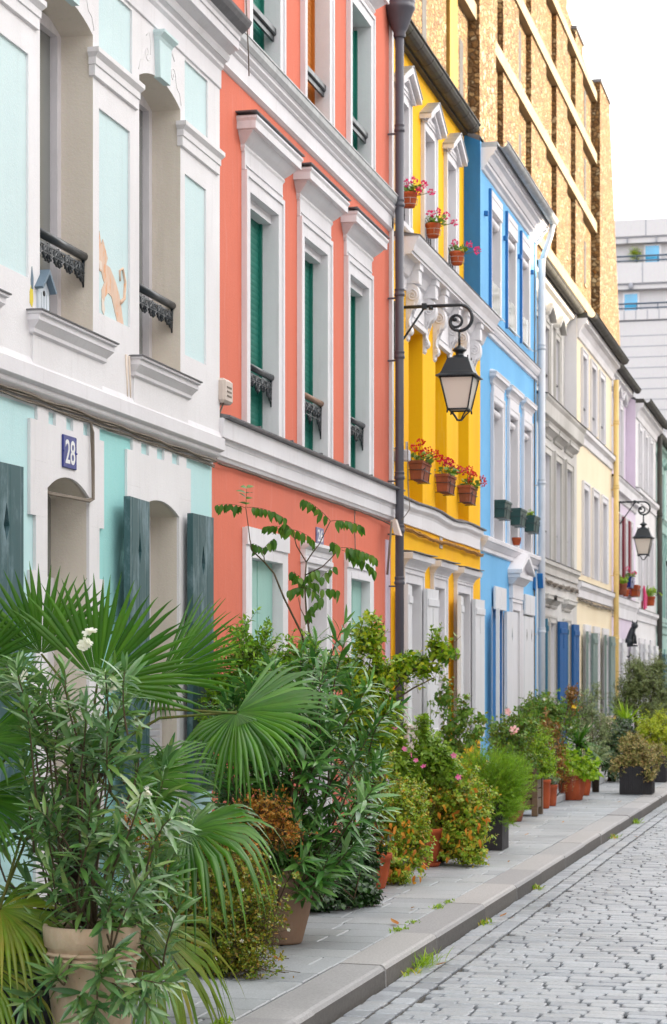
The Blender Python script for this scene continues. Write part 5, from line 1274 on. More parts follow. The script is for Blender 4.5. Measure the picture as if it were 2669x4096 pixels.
def boxpot(label, x0, x1, y0, y1, h, mat, cat='planter', name='planter_box', taper=.0, ribs=False, z=0, group='square planters along the pavement'):
    t = thing(name, label, cat, ((x0+x1)/2, (y0+y1)/2, z), group); q = MB(); e = taper; w = .022
    def rect(a, zz): return [(x0+a, y0+a, zz), (x1-a, y0+a, zz), (x1-a, y1-a, zz), (x0+a, y1-a, zz)]
    q.rings([rect(e, z+.004), rect(0, z+h-.006), rect(.005, z+h), rect(w-.004, z+h), rect(w, z+h-.06)], caps=True)
    if ribs:
        n = int((x1-x0)/.03)
        for k in range(n):
            a = x0+(k+.25)*(x1-x0)/n; q.box(a, a+.014, y0-.006, y0+.01, z+.02, z+h-.03)
        n = int((y1-y0)/.03)
        for k in range(n):
            a = y0+(k+.25)*(y1-y0)/n; q.box(x1-.01, x1+.006, a, a+.014, z+.02, z+h-.03)
    obj('vessel', q, M[mat], t)
    q = MB(); q.quad((x0+w, y0+w, z+h-.05), (x1-w, y0+w, z+h-.05), (x1-w, y1-w, z+h-.05), (x0+w, y1-w, z+h-.05)); obj('soil', q, M['soil'], t)
    return t

pot('tall smooth taupe pot with a thick rim under the large dark oleander', (-3.36, 12.66), .212, .125, .47, 'taupe', rim=.11)
UX, UY = -3.275, 9.05
t = pot('stained cream urn with a double moulded rim in the left foreground', (UX, UY), .215, .165, .515, 'creampot', rim=.10)
q = MB()
for z in (.36, .385, .455): q.lathe((UX, UY, z), [(.20, 0), (.217, .007), (.217, .014), (.20, .02)], 36)
obj('moulding', q, M['creampot'], t)
boxpot('dark grooved grey planter at the left edge behind the cream urn', -3.95, -3.45, 9.15, 9.6, .52, 'blackpot', ribs=True)
pot('terracotta pot half hidden between the ivy and the yellowing bush', (-3.56, 16.15), .145, .095, .27, 'terracotta')
pot('brick red terracotta pot standing on its saucer under the yellowing bushes', (-3.55, 18.2), .15, .095, .30, 'terracotta', saucer=True)
pot('small brown pot behind the hanging yellow leaves by the pavement', (-3.63, 16.85), .12, .09, .2, 'oldterra')
boxpot('tall narrow black planter with the feathery green shrub', -3.52, -3.17, 20.0, 20.4, .50, 'blackpot')
pot('pale terracotta pot behind the black planter, the rear one of two', (-3.85, 23.3), .17, .12, .32, 'oldterra')
pot('aged terracotta pot behind the black planter, the front one of two', (-3.74, 24.2), .19, .13, .34, 'oldterra')
def crate():
    t = thing('timber_planter', 'weathered timber crate planter with corner posts under the yellow-green shrub', 'planter', (-3.78, 25.4, 0), 'square planters along the pavement')
    x0, x1, y0, y1, h = -4.08, -3.56, 25.1, 25.6, .60
    for x in (x0, x1-.07):
        for y in (y0, y1-.07): q = MB(); q.bevbox(x, x+.07, y, y+.07, .004, h, .005); obj('post', q, M['timber'], t)
    q = MB()
    for k in range(4):
        z = .10+k*.115; q.bevbox(x0+.07, x1-.07, y0+.015, y0+.045, z, z+.10, .004); q.bevbox(x1-.045, x1-.015, y0+.07, y1-.07, z, z+.10, .004); q.bevbox(x0+.015, x0+.045, y0+.07, y1-.07, z, z+.10, .004); q.bevbox(x0+.07, x1-.07, y1-.045, y1-.015, z, z+.10, .004)
    obj('slat_wall', q, M['timber'], t)
    q = MB(); q.box(x0+.05, x1-.05, y0+.05, y1-.05, .08, h-.1); obj('soil', q, M['soil'], t)
crate()
pot('tall slim terracotta pot beside the timber planter', (-3.72, 26.75), .095, .075, .36, 'terracotta')
pot('smaller terracotta pot just right of the tall slim one', (-3.70, 27.3), .085, .065, .27, 'terracotta')
pot('dark blue glazed pot behind the small terracotta pots', (-3.86, 28.0), .12, .09, .38, 'plaque')
pot('wide banded terracotta pot with the bright green leafy plant', (-3.62, 28.75), .20, .15, .36, 'terracotta')
pot('small terracotta pot right of the wide banded one', (-3.60, 29.9), .12, .085, .26, 'terracotta')
boxpot('large dark wicker cube planter near the kerb under the variegated bush', -3.14, -2.69, 30.3, 30.75, .40, 'blackpot', ribs=True)
boxpot('second dark wicker cube planter at the right edge beyond the first', -3.10, -2.80, 34.0, 34.4, .42, 'blackpot', ribs=True)
pot('terracotta pot on the stone step by the grey house', (-3.9, 32.6, .10), .13, .09, .22, 'oldterra')
q = MB(); q.bevbox(-4.30, -3.72, 32.2, 33.7, 0, .13, .012); tag(obj('stone_step', q, M['slab']), 'pale stone block step at the grey-white house', 'step')
q = MB(); q.bevbox(-4.30, -3.68, 27.25, 28.6, .002, .10, .012); tag(obj('stone_step', q, M['slab']), 'flat stone step before the sky blue house door', 'step')

# ---- fan palm --------------------------------------------------------------------------------
def fan(lv, hub, tip, normal, L, spread=250, n=40, droop=.3, cup=.15, tipdroop=.4):
    hub = np.array(hub, float); a = unit(np.array(tip, float)-hub); nrm = np.array(normal, float); nrm = unit(nrm-a*(nrm@a)); sd = np.cross(a, nrm)
    th = np.radians(np.linspace(-spread/2, spread/2, n))+rng.normal(0, .012, n); dth = np.radians(spread)/n
    D = a*np.cos(th)[:, None]+sd*np.sin(th)[:, None]+nrm*(cup*(1-np.cos(th)))[:, None]*.6; D = unit(D)
    Ln = L*(1-.16*(np.abs(th)/PI)**1.5)*rng.uniform(.92, 1.05, n)
    rs = [.02, .25, .55, .68, .82, .93, 1.]; V = []
    S = unit(np.cross(D, nrm)); N = np.cross(S, D)*1.0
    bend = rng.uniform(.5, 1.5, n)*droop
    for r in rs:
        hw = (r*dth*.56 if r <= .55 else .55*dth*.54*max(.03, 1-((r-.55)/.45)**1.4))*Ln
        dz = -(np.maximum(0, r-.3)**2)*bend*Ln*1.6-(np.maximum(0, r-.72)**2)*tipdroop*Ln*2.5*rng.uniform(.4, 1.6, n)
        shr = 1-.35*np.clip(bend*np.maximum(0, r-.4), 0, 1)
        c = hub+D*(Ln*r*shr)[:, None]; c[:, 2] += dz
        e = N*(hw*.75)[:, None]
        V += [c-S*hw[:, None]-e, c+e*.35, c+S*hw[:, None]-e]
    V = np.stack(V, 1).reshape(-1, 3); k = len(rs)*3; q = []
    for i in range(len(rs)-1): q += [(3*i, 3*i+3, 3*i+4, 3*i+1), (3*i+1, 3*i+4, 3*i+5, 3*i+2)]
    q = np.array(q)[None]+(np.arange(n)*k)[:, None, None]+lv.n
    lv.V.append(V); lv.Q.append(q.reshape(-1, 4)); lv.n += n*k

def fan_palm():
    Y = 9.85; base = Vector((-3.62, Y, .45)); crown = Vector((-3.60, Y, 1.22))
    t = thing('fan_palm', 'fan palm with a dark fibrous trunk and wide spiky fronds in the left foreground', 'palm', base)
    q = MB(); rr = []
    q.lathe((base.x, base.y, 0), [(.075, .40), (.085, .55), (.07, .8), (.08, 1.0), (.055, 1.2), (.02, 1.3)], 14)
    for k in range(90):
        a = rng.uniform(0, 2*PI); z = rng.uniform(.5, 1.2); r = .075
        p = Vector((base.x+r*math.cos(a), base.y+r*math.sin(a), z)); d = Vector((math.cos(a), math.sin(a), rng.uniform(.2, 1.5)))*rng.uniform(.05, .13)
        q.tube([p, p+d*.5+Vector((0, 0, .01)), p+d], .005, 4, r1=.002)
    obj('trunk', q, M['fibre'], t)
    FR = [  # hub pixel, distance, tip pixel, normal, length, spread, leaflets, droop, dry
        ((96, 1520), 9.75, (85, 1330), (.35, -.9, .25), .45, 150, 26, .02, 0),
        ((226, 1590), 9.7, (320, 1400), (.3, -.92, .2), .57, 150, 30, .03, 0),
        ((372, 1575), 10.1, (560, 1440), (.1, -.75, .5), .52, 85, 20, .06, 0),
        ((368, 1578), 9.9, (345, 1700), (.3, -.6, .8), .17, 190, 20, .3, 0),
        ((551, 1655), 10.3, (800, 1625), (.0, -.62, .78), .56, 150, 30, .22, 0), ((549, 1658), 10.2, (540, 1800), (.3, -.7, .65), .36, 150, 22, .45, 0),
        ((438, 1934), 9.9, (640, 1905), (.2, -.45, .85), .56, 250, 44, .75, 0),
        ((290, 1822), 9.6, (500, 1800), (.1, -.6, .8), .50, 120, 28, .12, 0),
        ((348, 2160), 9.5, (430, 2280), (.5, -.5, .6), .54, 190, 40, .75, 1),
        ((-40, 1720), 9.3, (120, 1690), (.3, -.5, .8), .46, 150, 30, .15, 0),
        ((-60, 1850), 9.2, (110, 1880), (.3, -.5, .8), .48, 130, 30, .2, 0),
        ((0, 2112), 9.0, (120, 2160), (.4, -.5, .75), .42, 200, 34, .55, 1),
        ((-50, 2230), 8.9, (70, 2300), (.4, -.6, .6), .46, 170, 34, .5, 1),
        ((-70, 1560), 9.6, (30, 1420), (.5, -.8, .2), .42, 190, 34, .05, 0),
    ]
    st = MB(); lv = Leaves(); ld = Leaves()
    for hub, y, tip, nrm, L, sp, n, dr, dry in FR:
        H = at(*hub, y); T = at(*tip, y-.05)
        fan(ld if dry else lv, H, T, nrm, L, sp, n, dr, .15, .35 if dr > .1 else .08)
        c = crown+Vector(rng.normal(0, .03, 3)); m = c.lerp(H, .5)+Vector((0, 0, .10+.1*(H.z < crown.z)))
        st.tube([c, m, H], .009, 6, r1=.006)
    obj('frond_stalks', st, M['greenstem'], t); lv.build('fronds', LM['palm'], t); ld.build('yellowing_fronds', LM['palmdry'], t)
fan_palm()

# ---- oleanders -------------------------------------------------------------------------------
def oleander(label, base, tips, mat, n=26, shl=1., L=.14, W=.024, flowers_at=(), spread=.5, extra=0, t0=.45, lowz=.1, group='oleanders'):
    base = Vector(base); t = thing('oleander', label, 'oleander', base, group); lv = Leaves(); st = MB()
    E = np.array([list(p) for p in tips]); m = len(E)
    S = E-unit((E-np.array(base))*np.array([.7, .7, .5])+np.array([0, 0, .35])+rng.normal(0, .12, (m, 3)))*rng.uniform(.26, .48, (m, 1))*shl; S[:, 2] = np.maximum(S[:, 2], base.z*.6)
    leafy(lv, S, E, n, L, W, 'lance', 50, 3, t0, .12, .35, .22, .3, st, .0055)
    for s in S[::4]: st.tube([base+Vector((rng.normal(0, .03), rng.normal(0, .03), -.06)), base.lerp(Vector(s), .55)+Vector((rng.normal(0, .03), rng.normal(0, .03), -.05)), s], .008, 5, r1=.0045)
    for s in S:
        if s[2] < base.z+.12: st.tube([base+Vector((rng.normal(0, .04), rng.normal(0, .04), -.06)), base.lerp(Vector(s), .55)+Vector((0, 0, .10)), s], .006, 5, r1=.0045)
    obj('stems', st, M['twig'], t); lv.build('foliage', mat, t)
    if flowers_at:
        fl = Leaves()
        for p in flowers_at: flowers(fl, np.array(p)+rng.normal(0, .012, (3, 3)), .026)
        fl.build('flowers', PM['white'], t)
    return t
tips = []
for k in range(82):                                   # front oleander, in the cream urn
    px = rng.uniform(10, 425); py = rng.uniform(1520, 2330)
    if px > 330 and py < 1750: px -= 160
    if py < 1560 and 60 < px < 300: py += 110
    if py > 2150 and rng.random() < .25: py -= 350
    tips.append(at(px, py, rng.uniform(8.7, 9.7)))
tips += [at(x, y, 8.75) for x, y in ((390, 2290), (355, 2020), (260, 2090), (120, 2020), (290, 1560), (150, 1560), (60, 1640), (400, 1900), (250, 1700), (40, 1560), (200, 1640), (330, 1830), (180, 2330), (60, 2330), (300, 2330), (230, 2250), (130, 2260), (280, 2200), (350, 2350), (210, 2370))]
oleander('straggly grey-green oleander with a few white flowers in the cream urn', (UX, UY, .47), tips, LM['oleander'], 24, .9, .165, .028,
    [at(212, 1467, 9.2), at(188, 1495, 9.2), at(198, 1500, 9.2), at(263, 1600, 9.1), at(40, 1570, 9.2), at(338, 1838, 9.0)])
tips = []
for k in range(120):                                   # big oleander in the taupe pot
    a = rng.uniform(0, 2*PI); q = math.sqrt(rng.uniform(.02, 1)); px = 685+215*q*math.cos(a); py = 1775-265*q*math.sin(a)
    tips.append(at(px, py, rng.uniform(12.2, 13.3)))
tips += [at(x, y, 12.7) for x, y in ((800, 1450), (805, 1480), (735, 1490), (860, 1590), (700, 1520), (640, 1540), (590, 1580), (890, 1880), (870, 1910), (520, 1700), (560, 1640), (880, 1660), (820, 1980), (700, 2020), (640, 2000), (760, 1990), (840, 1930), (930, 1640))]
oleander('large bushy dark green oleander in the tall taupe pot', (-3.36, 12.66, .44), tips, LM['oleanderdark'], 24, 1.15, .19, .033, t0=.25)

# ---- tree-of-heaven sapling --------------------------------------------------------------------
def sapling():
    Y = 13.9; g = lambda x, y, dy=0: at(464.9+x*.3747, 1104.1+y*.3747, Y+dy)
    t = thing('ailanthus_sapling', 'thin bare-stemmed sapling with feathered leaves before the coral wall', 'sapling', g(690, 1500)*1.0)
    q = MB(); br = [([(715, 1700), (700, 1300), (690, 1060), (660, 850), (650, 680), (660, 540)], .010, .005), ([(660, 540), (700, 480), (740, 430), (810, 285)], .005, .003), ([(660, 540), (600, 440), (575, 350)], .005, .003), ([(655, 620), (760, 570), (820, 510), (870, 450)], .0045, .003),
        ([(710, 1300), (630, 980), (520, 760), (460, 610), (400, 540), (325, 470)], .009, .005), ([(325, 470), (310, 400), (298, 300), (285, 205)], .005, .003), ([(400, 540), (395, 470)], .004, .003), ([(650, 700), (600, 650), (585, 600)], .004, .002), ([(660, 900), (625, 830), (610, 760)], .004, .002)]
    for p, r, r1 in br: q.tube([g(*c, rng.normal(0, .01)) for c in p], r, 6, r1=r1)
    lv = Leaves()
    rach = [((810, 285), (640, 150), 1), ((815, 285), (1010, 320), 1), ((285, 205), (290, 80), 0), ((285, 205), (110, 185), 1), ((290, 200), (520, 265), 1), ((575, 350), (410, 320), 1), ((580, 340), (700, 400), 1), ((575, 345), (525, 300), 1),
        ((875, 450), (1080, 510), 1), ((870, 450), (820, 415), 1), ((880, 465), (1080, 590), 1), ((395, 465), (330, 425), 1), ((395, 460), (460, 395), 1), ((655, 640), (720, 590), 1), ((650, 660), (570, 600), 1), ((650, 700), (560, 715), 1), ((655, 700), (750, 760), 1), ((650, 690), (720, 670), 1), ((665, 850), (730, 790), 1), ((660, 880), (680, 830), 1), ((740, 650), (830, 570), 1), ((740, 715), (850, 715), 1), ((640, 680), (620, 640), 1)]
    for a, b, hang in rach:
        A = g(*a); B = g(*b, rng.normal(0, .05)); ln = (B-A).length; C = A.lerp(B, .5)+Vector((0, 0, ln*.15 if hang else 0)); n = max(4, int(ln/.030))
        pts = [A*(1-u)**2+C*2*u*(1-u)+B*u*u for u in [i/8 for i in range(9)]]; q.tube(pts, .0022, 4, r1=.001)
        for i in range(n):
            u = .18+.82*i/(n-1); P = A*(1-u)**2+C*2*u*(1-u)+B*u*u; tg = ((C-A)*(1-u)+(B-C)*u).normalized(); sd = tg.cross(Vector((0, 0, 1))).normalized()
            for sg in (-1, 1):
                d = tg*(.3+rng.normal(0, .15))+sd*sg*(.28*rng.uniform(.2, 1.6) if hang else .9)+Vector((rng.normal(0, .15), rng.normal(0, .1), -1.0 if hang else .1)); lv.add([P], [d], [tg*.2+Vector((rng.normal(.3, .4), -.8, .5))+sd*sg*-.3], .082*rng.uniform(.6, 1.15), .034, 'broad', .25, .2)
    obj('stems', q, M['twig'], t); lv.build('foliage', LM['ailanthus'], t)
sapling()

# ---- small-leaved shrubs ------------------------------------------------------------------------
def B(px, py, y, rx, rz, ry=None, sc=None):
    """a lump of a crown: centre seen at (px, py) at distance y, half-width rx and half-height rz in photo pixels"""
    k = 5000/(y*1.03); return (list(at(px, py, y)), (rx/k, (ry if ry else (rx/k)*.9), rz/k))
shrub('abelia', 'low bronze and green abelia bush with tiny white flowers left of the taupe pot', 'shrub', (-3.52, 11.6, 0),
    [B(470, 2120, 11.5, 140, 110, .35), B(560, 2150, 11.4, 110, 100, .3), B(420, 2020, 11.7, 110, 90, .3), B(560, 2040, 11.6, 90, 80, .25), B(600, 2110, 11.3, 30, 40, .12), B(540, 2240, 11.2, 60, 40, .15), B(360, 2080, 11.6, 60, 80, .2), B(500, 1990, 11.7, 60, 70, .2), B(560, 2200, 11.2, 60, 45, .15), B(630, 2085, 11.3, 25, 18, .08), B(600, 2255, 11.1, 35, 25, .1), B(450, 2200, 11.3, 60, 60, .2), B(500, 2220, 11.2, 90, 50, .2)], LM['abelia'], 1500, 15, .026, .015, 'oval', .22, bend=.3, flow=(PM['white'], 70, .011, 0), zmin=.03)
shrub('nandina', 'orange-leaved shrub between the foreground palm and the large dark oleander', 'shrub', (-3.75, 12.3, 0),
    [B(610, 1890, 12.2, 75, 50, .2), B(660, 1930, 12.2, 40, 40, .2), B(520, 1940, 12.2, 60, 60, .2), B(560, 1990, 12.1, 60, 50, .2), B(330, 1920, 12.0, 60, 40, .2), B(400, 1960, 12.0, 60, 50, .2)], LM['orange'], 420, 13, .028, .014, 'oval', .22, main=10, bend=.3)
shrub('privet', 'bright green privet bush rising behind the large oleander before the coral wall', 'shrub', (-3.9, 13.9, 0),
    [B(580, 1520, 13.9, 85, 85, .3), B(700, 1520, 13.9, 40, 60, .2), B(655, 1570, 13.9, 80, 70, .3), B(520, 1600, 13.8, 50, 80, .25), B(560, 1650, 13.8, 110, 90, .35), B(690, 1680, 14, 100, 90, .35)], LM['privet'], 640, 14, .048, .024, 'oval', .24, ang=50, up=.6, mainr=.010, shell=.25)
shrub('citrus_bush', 'yellow-green bush whose long branch reaches over the dark drainpipe', 'shrub', (-3.62, 16.3, 0),
    [B(860, 1470, 16.3, 45, 50, .2), B(880, 1560, 16.3, 60, 55, .2), B(850, 1640, 16.2, 75, 70, .25), B(940, 1545, 16.4, 45, 32, .15), B(985, 1545, 16.4, 40, 28, .12), B(1020, 1500, 16.4, 22, 45, .08), B(900, 1640, 16.3, 40, 40, .15), B(840, 1740, 16.2, 70, 70, .25), B(1035, 1520, 16.4, 18, 20, .06), B(790, 1560, 16.2, 50, 50, .2), B(830, 1600, 16.2, 60, 60, .2), B(800, 1680, 16.1, 60, 60, .2), B(880, 1710, 16.2, 55, 55, .2)], LM['citrus'], 760, 12, .056, .032, 'oval', .2, ang=50, up=.5, mainr=.008, shell=.2, main=0, trunks=False)
q = MB(); b0 = Vector((-3.62, 16.3, 0))
for p in (((860, 1700), (850, 1600), (870, 1480)), ((870, 1690), (905, 1620), (950, 1560), (1000, 1545), (1040, 1500)), ((840, 1700), (800, 1620), (790, 1540)), ((900, 1640), (960, 1600), (1010, 1575))): q.tube([b0]+[at(x, y, 16.35) for x, y in p], .012, 6, r1=.004)
obj('branches', q, M['twig'], bpy.data.objects['citrus_bush'])
shrub('ivy', 'dark glossy ivy mound at the foot of the large oleander', 'ivy', (-3.6, 14.7, 0),
    [B(790, 2050, 14.7, 70, 80, .3), B(760, 2000, 14.8, 70, 70, .3), B(830, 2000, 14.8, 50, 90, .25), B(740, 2080, 14.5, 60, 45, .25), B(850, 2080, 14.9, 30, 30, .12)], LM['ivy'], 760, 10, .045, .04, 'broad', .14, stem='twig', ang=70, droop=.5)
shrub('jasmine_bush', 'trailing yellow and green bush spilling over terracotta pots beside the ivy', 'shrub', (-3.6, 16.7, 0),
    [B(905, 1900, 16.7, 65, 80, .3), B(870, 1850, 16.5, 50, 80, .25), B(950, 1880, 16.9, 55, 80, .3), B(960, 1960, 16.9, 50, 70, .25), B(900, 1990, 16.5, 45, 60, .2), B(930, 2030, 16.5, 30, 35, .12), B(870, 1770, 16.6, 40, 50, .2)], LM['mixed'], 900, 12, .034, .025, 'oval', .14, ang=65, droop=.5, flow=(PM['yellow'], 24, .012, 0))
shrub('hollyhock_bush', 'round green bush hung with dry ochre leaves before the black planter', 'shrub', (-3.5, 18.6, 0),
    [B(1060, 1850, 18.6, 80, 85, .4), B(1010, 1810, 18.8, 65, 80, .35), B(1100, 1900, 18.5, 48, 60, .3), B(1050, 1950, 18.4, 80, 50, .3), B(1000, 1930, 18.5, 50, 60, .3), B(1090, 1980, 18.3, 50, 25, .2)], LM['mixed'], 1150, 12, .036, .029, 'oval', .15, ang=65, droop=.45, flow=(PM['yellow'], 10, .015, 0))
def dry_leaves():
    lv = Leaves(); t = bpy.data.objects['hollyhock_bush']
    P = np.array([list(at(rng.uniform(985, 1140), rng.uniform(1830, 2000), rng.uniform(18.0, 18.3))) for _ in range(45)]); D = rng.normal(0, .35, P.shape)+np.array([0, 0, -1.]); lv.add(P, D, rng.normal(0, 1, P.shape)+np.array([.3, -1, 0]), rng.uniform(.05, .09, 45), .03, 'broad', .5, .4)
    lv.build('dry_leaves', leafmat('dry_leaf', G4((196, 128, 48), (214, 158, 64), (168, 104, 48), (224, 176, 70)), .6, .3), t)
    t2 = bpy.data.objects['jasmine_bush']; lv = Leaves()
    P = np.array([list(at(rng.uniform(870, 985), rng.uniform(1900, 2060), rng.uniform(16.2, 16.5))) for _ in range(60)]); D = rng.normal(0, .35, P.shape)+np.array([0, 0, -1.]); lv.add(P, D, rng.normal(0, 1, P.shape)+np.array([.3, -1, 0]), rng.uniform(.04, .08, 60), .026, 'broad', .5, .4)
    lv.build('dry_leaves', bpy.data.materials['dry_leaf'], t2)
dry_leaves()
PK = [(924, 1657), (919, 1690), (940, 1741), (955, 1755), (967, 1768), (1055, 1756), (1066, 1807), (985, 1782), (925, 1810), (890, 1735)]
shrub('mallow', 'tall thin mallow with pink flowers rising above the yellowing bushes', 'mallow', (-3.7, 18.2, 0),
    [B(915, 1720, 18.2, 25, 70, .12), B(960, 1790, 18.2, 45, 60, .2), B(1010, 1760, 18.3, 50, 50, .2), B(985, 1700, 18.3, 16, 45, .1), B(930, 1790, 18, 30, 60, .15), B(1040, 1790, 18.3, 40, 40, .15)], LM['mallow'], 420, 10, .045, .042, 'broad', .18, stem='greenstem', ang=65, flow=(PM['pink'], 10, .026, [at(x, y, 17.9) for x, y in PK]), mainr=.006)
shrub('climbing_vine', 'sparse trailing vine climbing in front of the yellow house shutters', 'climber', (-3.95, 21.6, 0),
    [B(1032, 1620, 21.6, 14, 60, .12), B(1055, 1700, 21.6, 30, 45, .15), B(1095, 1715, 21.6, 30, 40, .15), B(1075, 1650, 21.6, 10, 60, .1), B(1120, 1670, 21.8, 18, 18, .1), B(1045, 1750, 21.6, 40, 30, .15)], LM['rose'], 130, 9, .06, .04, 'broad', .25, stem='greenstem', ang=65, mainr=.006, droop=.5)
def feather():
    t = thing('feathery_shrub', 'rounded feathery light green shrub growing in the tall black planter', 'shrub', (-3.35, 20.2, .47)); lv = Leaves(); st = MB()
    bl = [B(1150, 1805, 20.2, 80, 70, .34), B(1105, 1795, 20.2, 50, 55, .28), B(1195, 1815, 20.3, 40, 60, .28), B(1150, 1870, 20.1, 75, 45, .28)]
    E, C = blobs(2200, bl, .3); b = np.array([-3.35, 20.2, .45]); E = E+unit(E-C)*rng.exponential(.03, (len(E), 1)); S = E-unit(E-b+rng.normal(0, .12, E.shape)+np.array([0, 0, .1]))*rng.uniform(.1, .2, (2200, 1))
    leafy(lv, S, E, 26, .034, .0046, 'needle', 36, 1, .05, .15, .1, .1, .3, None)
    for i in range(0, 2200, 8): st.tube([S[i]*.4+b*.6, S[i], E[i]], .003, 4, cap=False, r1=.001)
    obj('stems', st, M['greenstem'], t); lv.build('foliage', LM['feather'], t)
feather()
shrub('rose_bush', 'loose rose bush with pale pink blooms in front of the sky blue house', 'rose', (-3.85, 24.0, 0),
    [B(1190, 1700, 24, 50, 45, .3), B(1160, 1720, 23.8, 35, 40, .25), B(1225, 1680, 24.3, 40, 40, .3), B(1200, 1760, 24, 60, 50, .3)], LM['rose'], 360, 10, .045, .03, 'oval', .22, flow=(PM['rosepink'], 3, .05, [at(1196, 1696, 23.7), at(1197, 1701, 23.7), at(1193, 1699, 23.7), at(1180, 1655, 23.9), at(1025, 1712, 23.5)]), ang=60)
shrub('golden_shrub', 'yellow-green rounded shrub in the weathered timber planter', 'shrub', (-3.8, 25.35, .5),
    [B(1225, 1760, 25.3, 50, 55, .3), B(1245, 1720, 25.3, 40, 45, .28), B(1205, 1780, 25.2, 40, 40, .25), B(1265, 1770, 25.4, 35, 45, .25), B(1230, 1810, 25.2, 45, 20, .2)], LM['bright'], 700, 12, .034, .022, 'tiny', .14, zmin=.45)
shrub('climbing_rose', 'dark climbing rose tangled before the blue shutters with white blooms', 'rose', (-3.9, 28.3, 0),
    [B(1250, 1640, 28.3, 40, 35, .35), B(1290, 1660, 28.5, 35, 40, .3), B(1225, 1665, 28.2, 35, 30, .3), B(1330, 1660, 29, 16, 55, .2), B(1275, 1700, 28.4, 50, 40, .3)], LM['rose'], 480, 10, .05, .03, 'oval', .25, flow=(PM['white'], 16, .022, 0))
shrub('rusty_shrub', 'rust-leaved shrub between the golden shrub and the wide terracotta pot', 'shrub', (-3.8, 27.6, 0),
    [B(1290, 1760, 27.6, 28, 60, .25), B(1265, 1690, 27.7, 40, 25, .25), B(1300, 1800, 27.5, 25, 30, .2), B(1330, 1620, 28.6, 14, 40, .2)], LM['rust'], 220, 10, .04, .024, 'oval', .2, flow=(PM['yellow'], 3, .03, [at(1333, 1642, 28.2), at(1336, 1645, 28.2)]))
shrub('leafy_plant', 'bright green leafy plant filling the wide banded terracotta pot', 'plant', (-3.62, 28.75, .34),
    [B(1325, 1780, 28.7, 40, 30, .3), B(1350, 1790, 28.8, 38, 28, .3), B(1310, 1760, 28.7, 25, 25, .25), B(1375, 1800, 28.9, 15, 25, .2)], LM['bright'], 200, 9, .075, .055, 'broad', .18, stem='greenstem', zmin=.3, ang=65, flow=(PM['yellow'], 10, .022, 0))
for i, (c, lab) in enumerate((((-3.72, 26.75, .35), 'little grey succulent in the tall slim terracotta pot'), ((-3.70, 27.3, .27), 'small silvery plant in the smaller terracotta pot'))):
    shrub('small_plant', lab, 'plant', c, [((c[0], c[1], c[2]+.08), (.10, .10, .08))], LM['greygreen'], 36, 9, .04, .018, 'oval', .09, stem='greenstem', main=2, zmin=c[2])
shrub('small_plant', 'little yellow-leaved plant in the small terracotta pot right of the wide one', 'plant', (-3.6, 29.9, .25), [((-3.6, 29.9, .38), (.16, .16, .14))], LM['mixed'], 60, 9, .05, .03, 'oval', .12, stem='greenstem', main=2, zmin=.2)
shrub('small_plant', 'grey-leaved plant in the dark blue glazed pot', 'plant', (-3.86, 28.0, .37), [((-3.86, 28.0, .52), (.16, .16, .16))], LM['greygreen'], 60, 9, .05, .024, 'oval', .14, stem='greenstem', main=2, zmin=.33)
def spiky(name, label, base, n, L, W, mat, cat='palm', tilt=(.2, 1.25)):
    t = thing(name, label, cat, base); lv = Leaves(); a = rng.uniform(0, 2*PI, n); el = rng.uniform(tilt[0], tilt[1], n); d = np.stack([np.cos(a)*np.cos(el), np.sin(a)*np.cos(el), np.sin(el)], 1)
    lv.add(np.tile(np.array(base), (n, 1))+d*.02, d, np.tile([0, 0, 1.], (n, 1))+rng.normal(0, .2, (n, 3)), L*rng.uniform(.7, 1.1, n), W, 'lance', rng.uniform(.1, .6, n), .3)
    q = MB(); q.lathe((base[0], base[1], 0), [(.05, .0), (.06, base[2]*.6), (.035, base[2]+.03), (0, base[2]+.05)], 10); obj('trunk', q, M['fibre'], t); lv.build('foliage', mat, t)
spiky('dwarf_palm', 'spiky dark green dwarf palm between the terracotta pots and the stone step', at(1345, 1735, 30.), 110, .42, .028, LM['palm'], tilt=(-.4, 1.25))
spiky('dwarf_palm', 'pale blue-green spiky palm right of the dark green one', at(1385, 1770, 30.8), 90, .34, .022, LM['greygreen'])
shrub('grey_shrub', 'silvery grey-green shrub before the grey-green shutters of the cream house', 'shrub', (-3.8, 31.5, 0),
    [B(1360, 1650, 31.5, 30, 45, .3), B(1400, 1690, 31.8, 28, 40, .3), B(1340, 1690, 31.3, 25, 30, .25), B(1380, 1730, 31.6, 40, 40, .3), B(1385, 1610, 32, 10, 30, .15)], LM['greygreen'], 420, 11, .045, .02, 'tiny', .2)
shrub('dark_shrub', 'very dark glossy shrub behind the dark wicker planters', 'shrub', (-3.7, 34.2, 0),
    [B(1420, 1720, 34.2, 32, 40, .4), B(1445, 1700, 34.5, 28, 35, .4), B(1425, 1770, 34, 36, 40, .4), B(1470, 1740, 34.6, 30, 50, .4)], LM['dark'], 620, 11, .05, .032, 'tiny', .18)
shrub('variegated_bush', 'cream-flecked variegated bush trailing over the large wicker cube planter', 'shrub', (-2.92, 30.52, .38),
    [B(1470, 1755, 30.5, 42, 42, .3), B(1500, 1765, 30.5, 34, 36, .28), B(1440, 1780, 30.4, 24, 24, .22), B(1510, 1800, 30.3, 18, 22, .15), B(1475, 1720, 30.6, 34, 20, .25), B(1530, 1750, 30.8, 20, 30, .2)], LM['variegated'], 700, 11, .036, .02, 'tiny', .15, zmin=.2)
